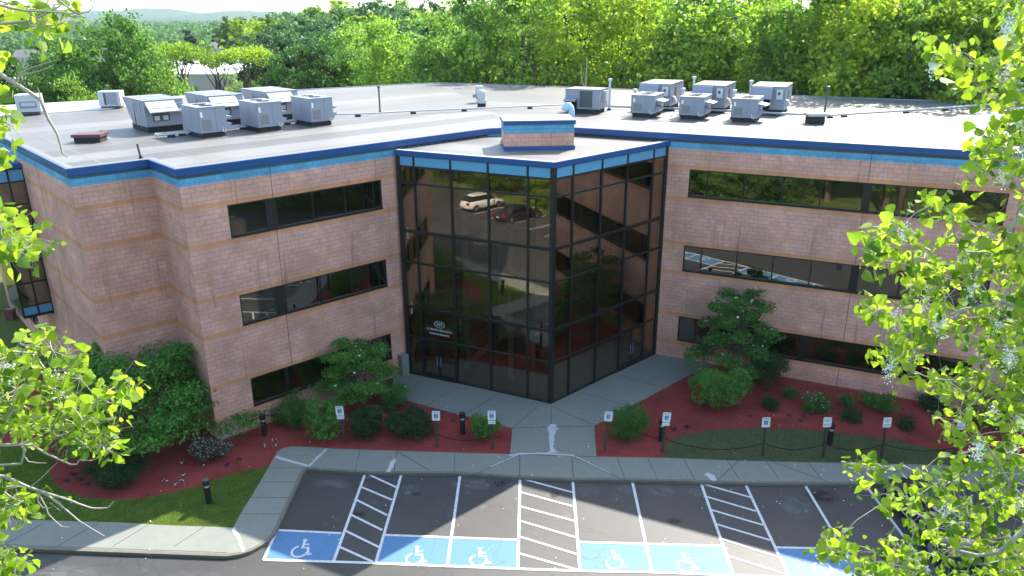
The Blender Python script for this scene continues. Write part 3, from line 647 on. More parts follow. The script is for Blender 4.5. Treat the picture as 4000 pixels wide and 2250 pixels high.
# ---------------------------------------------------------------- ground
D = {'walk_in_a':[(-19.22,24.02),(-18.48,23.93),(-14.63,23.73),(-12.67,23.54),(-10.28,23.4),(-10.28,24.2),(-10.21,25.65),(-10.16,27.35),(-10.15,28.21),(-10.14,28.6),(-9.99,28.83),(-9.66,28.96),(-8.6,28.91),(-7.8,28.77),(-4.1,28.51),(-0.12,28.26)],'walk_in_c':[(3.54,28.02),(6.42,27.91),(9.37,27.67),(12.28,27.51),(14.2,27.44),(17.47,27.28),(21.11,27.14)],'walk_out':[(-18.15,22.32),(-14.54,22.1),(-9.98,21.82),(-9.52,21.92),(-9.19,22.11),(-8.93,22.4),(-8.76,22.67),(-8.66,23.02),(-8.63,23.35),(-8.62,24.94),(-8.61,27.02),(-8.54,27.23),(-7.43,27.08),(-5.94,26.91),(-2.57,26.84),(-1.59,26.78),(0.26,26.53),(2.42,26.35),(4.64,26.29),(7.15,26.18),(7.47,26.13),(10.04,26.01),(13.56,25.95),(16.73,25.86),(20.22,25.74)],'path':[(-5.25,33.16),(-0.02,30.41),(-0.12,28.26),(3.54,28.02),(3.72,30.62),(9.31,35.87),(8.99,36.12),(9.97,36.5),(10.54,37.38)],'lawn_r':[(6.42,27.91),(6.63,29.01),(6.8,29.07),(7.37,29.72),(8.8,30.19),(11.4,30.35),(13.85,30.08),(16.67,29.32),(17.77,28.67),(19.19,28.26),(21.6,27.9)],'mulch_l_edge':[(-10.19,27.45),(-11.49,26.94),(-12.6,26.05),(-13.53,25.58),(-14.48,25.22),(-15.54,25.14),(-16.74,25.33),(-17.83,25.81),(-18.67,26.5),(-19.19,27.22),(-19.38,27.86),(-19.38,28.41),(-20.37,28.76),(-22.51,29.24)],'stall_lines':[[(-6.09,27.06),(-6.22,21.63)],[(-4.59,26.96),(-4.75,21.59)],[(-2.17,26.84),(-2.27,21.32)],[(0.29,26.64),(0.15,21.26)],[(2.42,26.47),(2.26,21.11)],[(4.82,26.42),(4.69,21.05)],[(7.56,26.25),(7.4,20.89)],[(9.32,26.13),(9.23,20.88)],[(11.68,25.99),(11.61,21.64)],[(-8.68,23.38),(-8.67,21.76)]],'rungs':[[(-6.09,27.06),(-4.67,26.04)],[(-6.15,26.12),(-4.71,25.19)],[(-6.19,25.27),(-4.76,24.23)],[(-6.16,24.29),(-4.81,23.35)],[(-6.21,23.36),(-4.78,22.4)],[(-6.22,22.45),(-4.85,21.62)],[(0.32,26.61),(2.37,25.62)],[(0.28,25.68),(2.35,24.7)],[(0.27,24.74),(2.31,23.81)],[(0.26,23.85),(2.27,22.87)],[(0.24,22.93),(2.25,21.95)],[(0.21,22.02),(2.19,21.16)],[(7.55,26.2),(9.28,25.23)],[(7.49,25.34),(9.21,24.36)],[(7.5,24.48),(9.22,23.52)],[(7.47,23.62),(9.2,22.66)],[(7.46,22.77),(9.2,21.75)],[(7.42,21.86),(9.2,20.88)]],'upper':[(-8.68,23.38),(-6.27,23.18),(-4.68,23.07),(0.17,22.75),(2.34,22.62),(4.6,22.54),(7.4,22.36),(9.25,22.27),(11.79,22.17)],'lower':[(-8.67,21.76),(-5.35,21.59),(-4.76,21.55),(0.15,21.23),(2.26,21.11),(5.99,20.94)],'symbols':[(-7.51,22.39),(-3.43,21.98),(-1.2,21.89),(3.49,21.7),(5.9,21.54),(10.54,21.4)],'symsize':[(-7.71,22.01),(-7.12,22.01),(-7.55,22.85),(-7.39,22.01)],'signs':[(-7.39,29.27),(-3.29,28.88),(-0.88,28.8),(3.96,28.54),(6.4,28.44),(10.6,28.04),(13.13,27.95),(15.58,27.91),(18.53,27.72)],'bollards':[(-11.11,29.96),(-11.73,24.94),(-2.24,30.02),(6.52,29.33),(13.76,28.91)],'shrubs':{'maple':(-16.29,30.13,3.23,3.95),'dogl':(-7.87,35.33,2.39,2.5),'dogr':(11.82,38.07,2.55,3.9),'b_round_a':(-10.12,31.05,0.72,1.15),'b_round_b':(-8.36,29.91,0.81,1.55),'b_dark':(-6.54,29.97,0.77,1.35),'b_wide':(-4.65,30.09,1.06,1.0),'b_small':(-5.7,32.25,0.51,0.8),'b_path':(-1.26,29.71,0.61,1.05),'b_right':(5.19,29.85,0.89,1.25),'b_big':(9.89,32.35,1.26,1.75),'b_tall':(12.6,34.39,0.98,1.8),'azalea':(-12.88,28.13,0.9,1.05),'b_left':(-15.93,26.38,1.16,1.0),'s1':(12.26,32.17,0.42,0.5),'f1':(14.35,31.98,0.67,0.85),'s2':(13.55,33.38,0.37,0.4),'s3':(15.87,32.3,0.3,0.65),'s4':(15.6,31.08,0.47,0.45),'f2':(17.32,32.02,0.79,0.7),'f3':(19.87,31.87,0.69,0.65),'s5':(17.71,30.22,0.36,0.5)},'flowers_white':[(-10.51,29.48),(-10.81,29.01),(-10.29,28.97),(-14.06,26.36),(-13.53,26.13),(-13.44,26.71),(-13.87,27.68),(-13.37,26.34)],'flowers_purple':[(-11.57,27.92),(-11.95,27.55),(-18.05,26.42),(-17.57,26.54),(-17.08,26.19),(-18.03,26.9),(-2.76,31.11),(-2.2,31.31),(7.28,30.25),(7.92,30.45),(11.04,31.42),(12.89,31.44),(13.55,31.36),(13.26,30.95),(7.9,30.43),(7.28,30.25)]}
ZL = -0.12
n_ = 96
gp = [(9000 * math.cos(2 * math.pi * k / n_), 9000 * math.sin(2 * math.pi * k / n_)) for k in range(n_)]
kind(MB().mat('forest_floor').sheet(gp, -0.22).build('ground'), 'structure')
kind(MB().mat('grass_ground').sheet([(-70, -60), (70, -60), (70, 75), (-70, 75)], -0.14).build('lawn_ground'), 'structure')
kind(MB().mat('asphalt').sheet([(-80, 7.8), (27, 7.8), (30, 27.6), (-9.3, 27.6), (-9.3, 22.9), (-80, 23.3)], ZL).build('parking_lot'), 'structure')
lawn_in = D['walk_in_a'][:10]
yard = [(-70, 24.1)] + D['walk_in_a'] + [(-0.2, 30.5)] + [(-5.3, 33.2), (-5.3, 37), (-14, 45), (-40, 60), (-70, 75)]
kind(MB().mat('grass_ground').prism(yard, -0.13, -0.03, bottom=False).build('lawn'), 'structure')
yard2 = D['walk_in_c'] + [(60, 26.6), (60, 60), (9, 45), (5.5, 37), (3.7, 30.6)]
kind(MB().mat('mulch').prism(yard2, -0.13, -0.025, bottom=False).build('planting_bed'), 'structure')
ml = [(-10.14, 28.3), (-10.1, 28.6)] + [(x, y + .02) for x, y in D['walk_in_a'][10:]] + [(-0.02, 30.41), (-5.25, 33.16), (-6.9, 34.9), (-12.5, 29.9), (-15.0, 31.9), (-17.4, 29.6), (-24, 36.5), (-25.5, 34.8), (-22.51, 29.24)] + D['mulch_l_edge'][::-1]
kind(MB().mat('mulch').sheet(ml, -0.018).build('planting_bed'), 'structure')
lr = [(x, y) for x, y in D['lawn_r']]
kind(MB().mat('grass_dry').sheet(lr[:-1] + [(60, 28.5), (60, 26.75), (21.1, 27.2)] + D['walk_in_c'][::-1][1:-1] if False else [lr[0]] + lr[1:] + [(60, 27.4), (60, 26.62)] + D['walk_in_c'][::-1][:-1], -0.014).build('lawn'), 'structure')
# sidewalk: one slab with a kerb face
wo = [(-70, 22.75)] + D['walk_out'][:]; wo = [(x, y) for x, y in wo] + [(60, 25.2)]
wi = [(-70, 24.3)] + D['walk_in_a'] + [(0.0, 28.24)] + D['walk_in_c'] + [(60, 26.64)]
mb = MB().mat('concrete'); mb.prism(wo + wi[::-1], -0.2, 0.0, bottom=False)
kind(mb.build('sidewalk'), 'structure')
pp = D['path']
kind(MB().mat('concrete').prism([pp[2], pp[3], pp[4], pp[5], pp[7], (11.3, 37.1), (8, 38.6), (4, 38), (1.84, 34), (-3, 38), (-6.2, 36.0), (-6.0, 33.9), pp[0], pp[1]], -0.1, 0.004, bottom=False).build('entrance_path'), 'structure')
kind(rim(MB().mat('kerb_stone'), [(-70, 22.75)] + D['walk_out'] + [(60, 25.2)], -0.13, 0.012, -0.2, 0.0035).build('kerb'), 'structure')
# joints, patches and painted marks
J = MB().mat('joint')
def seg(mb, a, b, w, z, h=0.0025): return strip(mb, a, b, w, z - h, z)
def lerp(a, b, t): return (a[0] + (b[0] - a[0]) * t, a[1] + (b[1] - a[1]) * t)
for x in (-18.2, -16.2, -14.2, -12.0): seg(J, (x, 22.35), (x - 0.1 + 0.9, 23.7), 0.02, 0.005)
for y in (24.2, 25.25, 26.3, 27.3): seg(J, (-10.25, y), (-8.67, y - 0.02), 0.02, 0.005)
for x in (-6.6, -5.0, -2.5, 4.4, 5.7, 7.2, 9.0, 10.6, 12.3, 14.1, 16, 18): seg(J, (x, 28.6 - (x + 6) * 0.045 if x < 0 else 27.95 - (x - 4) * .045), (x + 0.12, 26.85 if x < -1 else 26.3), 0.02, 0.005)
for a, b in (((-0.12, 28.25), (3.54, 28.02)), ((0.3, 28.2), (0.27, 26.6)), ((2.5, 28.1), (2.45, 26.45)), ((0.3, 28.2), (-1.5, 26.8)), ((2.5, 28.1), (4.4, 26.35)), ((-5.0, 28.55), (-3.4, 27.0)),
             ((1.84, 32.3), (1.75, 30.5)), ((-0.02, 30.45), (3.72, 30.55)), ((-0.02, 30.45), (1.2, 32.4)), ((3.6, 30.75), (1.9, 32.45)), ((-2.3, 31.6), (-0.8, 33.6)), ((-4.2, 32.6), (-2.6, 34.6)), ((5.6, 32.4), (3.4, 33.9)), ((7.6, 34.3), (5.4, 35.9)), ((9.5, 27.7), (8.2, 26.2)), ((10.8, 27.6), (12.6, 26.1))):
    seg(J, a, b, 0.022, 0.0095)
strip(J, (-18.15, 22.50), (-10.0, 22.0), 0.015, 0.002, 0.005)
kind(J.build('sidewalk_joints'), 'structure')
P_ = MB().mat('concrete_patch')
def blotch(mb, pts, w, z, seed=0):
    r = random.Random(seed); L = []; Rr = []
    for i, p in enumerate(pts):
        a = pts[max(i - 1, 0)]; b = pts[min(i + 1, len(pts) - 1)]; l = math.dist(a, b); n = ((b[1] - a[1]) / l, -(b[0] - a[0]) / l)
        ww = w[i] if isinstance(w, (list, tuple)) else w
        L.append((p[0] - n[0] * ww * r.uniform(.7, 1.3), p[1] - n[1] * ww * r.uniform(.7, 1.3), z)); Rr.append((p[0] + n[0] * ww * r.uniform(.7, 1.3), p[1] + n[1] * ww * r.uniform(.7, 1.3), z))
    for i in range(len(pts) - 1):
        f = [L[i], Rr[i], Rr[i + 1], L[i + 1]]
        nn = (Vector(f[1]) - Vector(f[0])).cross(Vector(f[2]) - Vector(f[0]))
        mb.face(f if nn.z > 0 else f[::-1])
    return mb
def dense(pts, k=5, amp=0.02, seed=1):
    r = random.Random(seed); o = []
    for a, b in zip(pts, pts[1:]):
        for i in range(k): p = lerp(a, b, i / k); o.append((p[0] + r.uniform(-amp, amp), p[1] + r.uniform(-amp, amp)))
    return o + [pts[-1]]
blotch(P_, dense([(1.82, 30.75), (1.80, 30.4), (1.72, 29.6), (1.68, 28.9), (1.72, 28.35)], 4), [0.1, .13, .15, .18, .24, .2, .16, .13, .11, .10, .09, .08, .08, .08, .09, .12, .25], 0.0105, 2)
blotch(P_, dense([(-0.15, 28.15), (0.4, 28.28), (1.5, 28.28), (2.6, 28.1)], 5, 0.02, 3), 0.06, 0.0105, 4)
blotch(P_, dense([(0.25, 28.2), (-0.9, 27.3)], 5, 0.015, 3), 0.04, 0.0075, 4); blotch(P_, dense([(2.6, 28.1), (4.0, 26.75)], 5, 0.015, 3), 0.03, 0.0075, 4)
blotch(P_, dense([(-5.0, 27.95), (-5.06, 27.5), (-5.12, 26.95)], 4, 0.02, 5), [.03, .06, .09, .11, .12, .1, .09, .09, .08], 0.0075, 5)
blotch(P_, dense([(-10.1, 28.15), (-9.3, 27.75), (-8.7, 27.5), (-8.55, 27.42)], 4, 0.02, 6), 0.07, 0.0075, 6); blotch(P_, dense([(-8.5, 27.4), (-8.3, 28.0), (-8.05, 28.75)], 4, 0.02, 7), 0.06, 0.0085, 7)
blotch(P_, dense([(-10.25, 23.35), (-9.8, 22.7), (-9.45, 22.05)], 5, 0.02, 8), [.07] * 5 + [.06] * 3 + [.05] * 3, 0.0075, 8)
blotch(P_, dense([(7.9, 26.75), (8.05, 26.45), (8.1, 26.2)], 4, 0.02, 9), [.08, .12, .14, .15, .15, .14, .13, .12, .12], 0.0075, 9)
kind(P_.build('sidewalk_patches'), 'structure')
# stalls
W_ = MB().mat('paint_white'); lw = 0.105
zp = ZL + 0.008
for k, (a, b) in enumerate(D['stall_lines']): seg(W_, a, b, lw, zp + 0.0001 * k, 0.002)
for x in (14.1, 16.55, 19.0, 21.4, 24, 26.5): seg(W_, (x, 25.8), (x - .05, 21.0), lw, zp, 0.002)
for a, b in D['rungs']: seg(W_, a, b, lw * 0.9, zp + 0.0025, 0.002)
up = D['upper']; lo = D['lower']; EXT = (11.6, 20.55)
for i, j in ((0, 1), (2, 3), (4, 6), (7, 8)): seg(W_, up[i], up[j], lw, zp + 0.004, 0.002)
lpts = lo[:4] + [lo[4], (4.69, 21.03), (7.4, 20.86), (11.6, 20.6)]
for a, b in zip(lpts, lpts[1:]): seg(W_, a, b, lw * 1.1, zp + 0.0055, 0.002)
kind(W_.build('parking_lines'), 'structure')
BL = MB().mat('paint_blue')
for a, b, c, d in ((up[0], up[1], (-6.2, 21.66), lo[0]), (up[2], (-2.25, 22.93), (-2.27, 21.42), (-4.7, 21.58)), ((-2.25, 22.93), up[3], (0.15, 21.25), (-2.27, 21.42)), (up[4], (4.72, 22.48), (4.69, 21.03), lo[4]), ((4.72, 22.48), up[6], (7.4, 20.88), (4.69, 21.03)), (up[7], up[8], (11.6, 20.6), (9.23, 20.76))):
    BL.sheet([d, c, b, a], ZL + 0.004)
kind(BL.build('blue_stall_paint'), 'structure')
def wheelchair(s, rib):
    """flat outline pieces of the access symbol, height s, as 2-D quads around the origin"""
    out = []
    def stroke(pts, w):
        for a, b in zip(pts, pts[1:]):
            l = math.dist(a, b); n = ((b[1] - a[1]) / l * w / 2, -(b[0] - a[0]) / l * w / 2); e = ((b[0] - a[0]) / l * w * .35, (b[1] - a[1]) / l * w * .35)
            out.append([(a[0] - n[0] - e[0], a[1] - n[1] - e[1]), (b[0] - n[0] + e[0], b[1] - n[1] + e[1]), (b[0] + n[0] + e[0], b[1] + n[1] + e[1]), (a[0] + n[0] - e[0], a[1] + n[1] - e[1])][::-1])
    w = rib
    out.append([(0.02 + 0.085 * math.cos(k * math.pi / 6), 0.42 + 0.085 * math.sin(k * math.pi / 6)) for k in range(12)])
    stroke([(0.02, 0.33), (0.03, 0.02), (0.24, 0.02), (0.33, -0.34), (0.42, -0.31)], w); stroke([(0.03, 0.20), (0.22, 0.20)], w * 0.8)
    arc = [(-0.02 + 0.29 * math.cos(R(a)), -0.18 + 0.29 * math.sin(R(a))) for a in range(118, 361, 18)]; stroke(arc, w)
    return [[(x * s, y * s) for x, y in q] for q in out]
SY = MB().mat('paint_white')
for (x, y) in D['symbols']:
    for k, q in enumerate(wheelchair(1.0, 0.085)): SY.sheet([(x + a * 0.95, y - 0.02 + b * 1.0) for a, b in q], ZL + 0.0065 + 0.0002 * k)
kind(SY.build('wheelchair_symbols'), 'structure')
for k, (x, y, sx, sy, mt) in enumerate(((-6.9, 26.2, .5, .3, 'scuff_light'), (-4.1, 25.9, .5, .5, 'scuff_light'), (-1.5, 26.2, .6, .45, 'scuff_light'), (0.0, 26.1, .5, .4, 'scuff_light'), (3.0, 25.7, .6, .5, 'scuff_light'), (4.4, 25.8, .5, .4, 'scuff_light'), (5.9, 25.7, .8, .5, 'scuff_light'), (7.2, 25.6, .5, .4, 'scuff_light'), (10.8, 24.6, .8, .9, 'scuff_light'), (-7.4, 26.4, .9, .4, 'scuff_light'), (-15, 20.9, 1.8, .7, 'scuff_light'), (-11, 20.7, 1.5, .6, 'scuff_light'),
                                         (-0.5, 26.25, .4, .3, 'oil_dark'), (-5.9, 24.3, .35, .25, 'oil_dark'), (-3.8, 25.6, .2, .18, 'oil_dark'), (12.1, 25.3, .75, .6, 'oil_dark'), (6.0, 23.8, .3, .2, 'oil_dark'), (1.6, 25.5, .25, .3, 'oil_dark'), (14.4, 25.0, .5, .4, 'oil_dark'))):
    o = MB().mat(mt).sheet([(-1, -1), (1, -1), (1, 1), (-1, 1)], 0).build('asphalt_stain', loc=(x, y, ZL + .0015 + .0001 * k)); o.scale = (sx, sy, 1); kind(o, 'structure')
# far side of the lot (seen mirrored in the glass)
mb = MB().mat('paint_white')
for x in [-34 + 2.6 * k for k in range(24)]: seg(mb, (x, 8.3), (x + 0.2, 13.2), 0.1, ZL + 0.006, 0.002)
kind(mb.build('far_parking_lines'), 'structure')
# ---------------------------------------------------------------- parking signs
def parking_sign(x, y, h, lean, mode, label):
    r = empty('parking_sign', label, 'sign', (x, y, -0.02), 0, 'parking signs on posts along the walk')
    r.rotation_euler = (0, lean, 0)
    MB().mat('post_brown').box(-0.045, -0.045, -0.1, 0.045, 0.045, h - 0.03).build('post', r)
    def plate(zc, w, hh, nm):
        pl = MB().mat('sign_white'); c = 0.03
        o = [(-w / 2 + c, -hh / 2), (w / 2 - c, -hh / 2), (w / 2, -hh / 2 + c), (w / 2, hh / 2 - c), (w / 2 - c, hh / 2), (-w / 2 + c, hh / 2), (-w / 2, hh / 2 - c), (-w / 2, -hh / 2 + c)]
        pl.face([(a, -0.058, zc + b) for a, b in o]); pl.face([(a, -0.05, zc + b) for a, b in o][::-1])
        for i in range(8): a, b = o[i], o[(i + 1) % 8]; pl.face([(a[0], -0.05, zc + a[1]), (b[0], -0.05, zc + b[1]), (b[0], -0.058, zc + b[1]), (a[0], -0.058, zc + a[1])])
        return pl.build(nm, r)
    zc = h - 0.23
    pl = plate(zc, 0.34, 0.46, 'sign_plate')
    T = lambda z: Matrix(((1, 0, 0, 0), (0, 0, -1, -0.0595), (0, 1, 0, z), (0, 0, 0, 1)))
    if mode < 2:
        mb = MB().mat('sign_blue'); mb.face([(-0.085, -0.060, zc - 0.11), (0.085, -0.060, zc - 0.11), (0.085, -0.060, zc + 0.07), (-0.085, -0.060, zc + 0.07)]); mb.build('symbol_panel', pl)
        mb = MB().mat('sign_white')
        for k, q in enumerate(wheelchair(0.15, 0.09)): mb.face([(a, -0.0615 - 0.0002 * k, zc - 0.015 + b) for a, b in q])
        mb.build('wheelchair_symbol', pl)
        text_obj('sign_lettering', 'RESERVED\nPARKING', 0.055, 'sign_blue', pl, T(zc + 0.145), 0.001)
        text_obj('sign_lettering', '$', 0.001, 'sign_blue', pl, T(zc - 0.165), 0.001) if False else text_obj('sign_lettering', 'ONLY', 0.045, 'sign_blue', pl, T(zc - 0.165), 0.001)
    else:
        text_obj('sign_lettering', 'CUSTOMER\nPARKING\nONLY', 0.058, 'sign_ink', pl, T(zc + 0.09), 0.001)
        text_obj('sign_lettering', 'UNAUTHORIZED\nVEHICLES WILL\nBE TOWED AWAY', 0.036, 'sign_ink', pl, T(zc - 0.125), 0.001)
    if mode == 1:
        p2 = plate(zc - 0.33, 0.33, 0.15, 'lower_plate'); text_obj('sign_lettering', 'VAN ACCESSIBLE', 0.038, 'sign_blue', p2, T(zc - 0.33), 0.001)
    return r
SL = ['accessible parking sign with second plate, in front of the big bright shrub', 'accessible parking sign with one plate, standing between the wide low bush and a black bollard', 'accessible parking sign with second plate, before the small bright bush left of the walkway',
      'leaning accessible parking sign with one plate, just right of the walkway before a round bush', 'accessible parking sign with a second small plate, right in front of a black bollard', 'accessible parking sign with one plate at the back edge of the shaded lawn strip',
      'customer parking sign without wheelchair symbol, standing just before a black bollard on the grass', 'customer parking sign alone on the grass, right of the bollard', 'customer parking sign half hidden by the foreground poplar leaves']
for (x, y), l, md, hh, ln in zip(D['signs'], SL, (1, 0, 1, 0, 1, 0, 2, 2, 2), (1.85, 1.80, 1.84, 1.92, 1.92, 1.88, 1.92, 1.92, 1.9), (-0.05, 0.01, -0.01, 0.05, 0.05, -0.03, -0.04, -0.03, -0.02)):
    parking_sign(x, y, hh, ln, md, l)
# ---------------------------------------------------------------- bollard lights
def bollard():
    r = empty('bollard_light', '', 'bollard light', (0, 0, 0), 0, 'black bollard lights in the planting beds')
    def cyl(z0, z1, rr, m, nm, n=16): return MB().mat(m).prism([(rr * math.cos(2 * math.pi * k / n), rr * math.sin(2 * math.pi * k / n)) for k in range(n)], z0, z1).build(nm, r)
    cyl(-0.05, 0.72, 0.12, 'bollard_black', 'post'); cyl(0.72, 0.82, 0.09, 'lens', 'lens'); cyl(0.82, 1.04, 0.135, 'bollard_black', 'cap'); return r
b0 = bollard()
BLb = ['black bollard light in the red mulch close to the left wing wall', 'bollard light with a sunlit cap standing on the grass left of the sloping walk', 'black bollard light between two signs left of the entrance walk', 'black bollard light behind a sign right of the round bush', 'black bollard light on the shaded lawn behind a customer parking sign']
for k, ((x, y), l) in enumerate(zip(D['bollards'], BLb)):
    o = b0 if k == 0 else copy_tree(b0); o.location = (x, y, -0.02); o['label'] = l
# rope hung along the posts
Sg = D['signs']
def rope(a, b, za, zb, sag, label):
    mb = MB().mat('black'); pts = []
    for i in range(15):
        t = i / 14; x, y = lerp(a, b, t); pts.append((x, y, za + (zb - za) * t - sag * 4 * t * (1 - t)))
    o = mb.tube(pts, 0.016, 5).build('rope'); tag(o, label, 'rope', 'black ropes slung between posts')
rope((-12.0, 29.55), (-11.11, 30.0), 0.75, 0.95, 0.05, 'black rope from the building corner vent to the first bollard'); rope((-11.11, 30.0), (-10.2, 30.7), 0.95, 0.7, 0.04, 'short black rope from the first bollard into the bush')
rope(Sg[1], Sg[2], 0.62, 0.6, 0.28, 'black rope between the two signs left of the walkway'); rope((5.2, 29.5), Sg[4], 0.5, 0.62, 0.12, 'black rope from the round bush to the sign beside a bollard')
rope(Sg[4], Sg[5], 0.65, 0.6, 0.42, 'long sagging black rope above the left end of the lawn strip'); rope(Sg[5], Sg[6], 0.6, 0.62, 0.3, 'black rope between the wheelchair sign on the lawn and the first customer sign')
rope(Sg[6], Sg[7], 0.62, 0.62, 0.3, 'black rope between the two customer parking signs'); rope(Sg[7], Sg[8], 0.62, 0.55, 0.25, 'black rope running right to the leaf-hidden sign')
# ---------------------------------------------------------------- rooftop plant
kz = (17.646 - ZR) / (17.646 - 11.9)
aL = math.atan2(dL[1], dL[0]); aR = math.atan2(dR[1], dR[0])
def small_unit(label, h, group, col='metal_grey'):
    """local: +x along the wing, -y faces the front; origin at the near left base corner"""
    r = empty('rooftop_unit', label, 'air conditioner', (0, 0, 0), 0, group)
    w, d = 1.38, 2.05
    MB().mat('curb_black').box(0.08, 0.1, 0, w - 0.1, d - 0.1, 0.24).build('roof_curb', r)
    mb = MB().mat(col).box(0, 0, 0.24, w, d, 0.24 + h); bd = mb.build('cabinet', r, bevel=0.012)
    mb = MB().mat(col); mb.box(-0.02, -0.02, 0.24 + h, w + 0.02, d + 0.02, 0.28 + h); mb.build('top_cover', r, bevel=0.01)
    for cy in (0.62, 1.42):
        mb = MB().mat('black').prism([(w / 2 + 0.33 * math.cos(k * math.pi / 8), cy + 0.33 * math.sin(k * math.pi / 8)) for k in range(16)], 0.281 + h, 0.287 + h); fo = mb.build('fan_opening', r)
        mg = MB().mat('metal_dark')
        for q in range(6): a = q * math.pi / 6; mg.tube([(w / 2 + 0.33 * math.cos(a), cy + 0.33 * math.sin(a), 0.30 + h), (w / 2 - 0.33 * math.cos(a), cy - 0.33 * math.sin(a), 0.30 + h)], 0.006, 4)
        mg.build('fan_guard', fo)
    mb = MB().mat('metal_dark'); mb.box(0.02, -0.004, 0.26, 0.03, 0.0, 0.22 + h); mb.box(0.62 * w, -0.004, 0.26, 0.628 * w, 0.0, 0.22 + h); mb.box(-0.004, 0.9, 0.26, 0, 0.91, 0.22 + h); mb.build('panel_seam', r)
    mb = MB().mat('metal_grey_warm').box(0.15, -0.006, 0.36, 0.62, -0.001, 0.36 + h * .42); mb.build('access_panel', r)
    MB().mat('sign_white').box(0.12, -0.008, 0.24 + h * 0.62, 0.22, -0.002, 0.24 + h * 0.84).build('data_label', r)
    mb = MB().mat('white_paint'); mb.tube([(w - 0.26, -0.03, 0.44), (w - 0.24, -0.05, 0.24), (w - 0.12, -0.05, 0.22), (w - 0.11, -0.05, 0.34)], 0.022, 6); mb.build('drain_trap', r)
    # intake hoods on the right flank
    hd = MB().mat(col)
    hd.hexa([(w, 0.35, 0.72), (w + 0.42, 0.35, 0.86), (w + 0.42, 1.55, 0.86), (w, 1.55, 0.72)], [(w, 0.35, 0.98), (w + 0.46, 0.35, 0.90), (w + 0.46, 1.55, 0.90), (w, 1.55, 0.98)])
    hd.hexa([(w, 0.15, 0.32), (w + 0.12, 0.15, 0.36), (w + 0.12, 0.75, 0.36), (w, 0.75, 0.32)], [(w, 0.15, 0.66), (w + 0.34, 0.15, 0.58), (w + 0.34, 0.75, 0.58), (w, 0.75, 0.66)])
    hd.build('intake_hood', r); return r
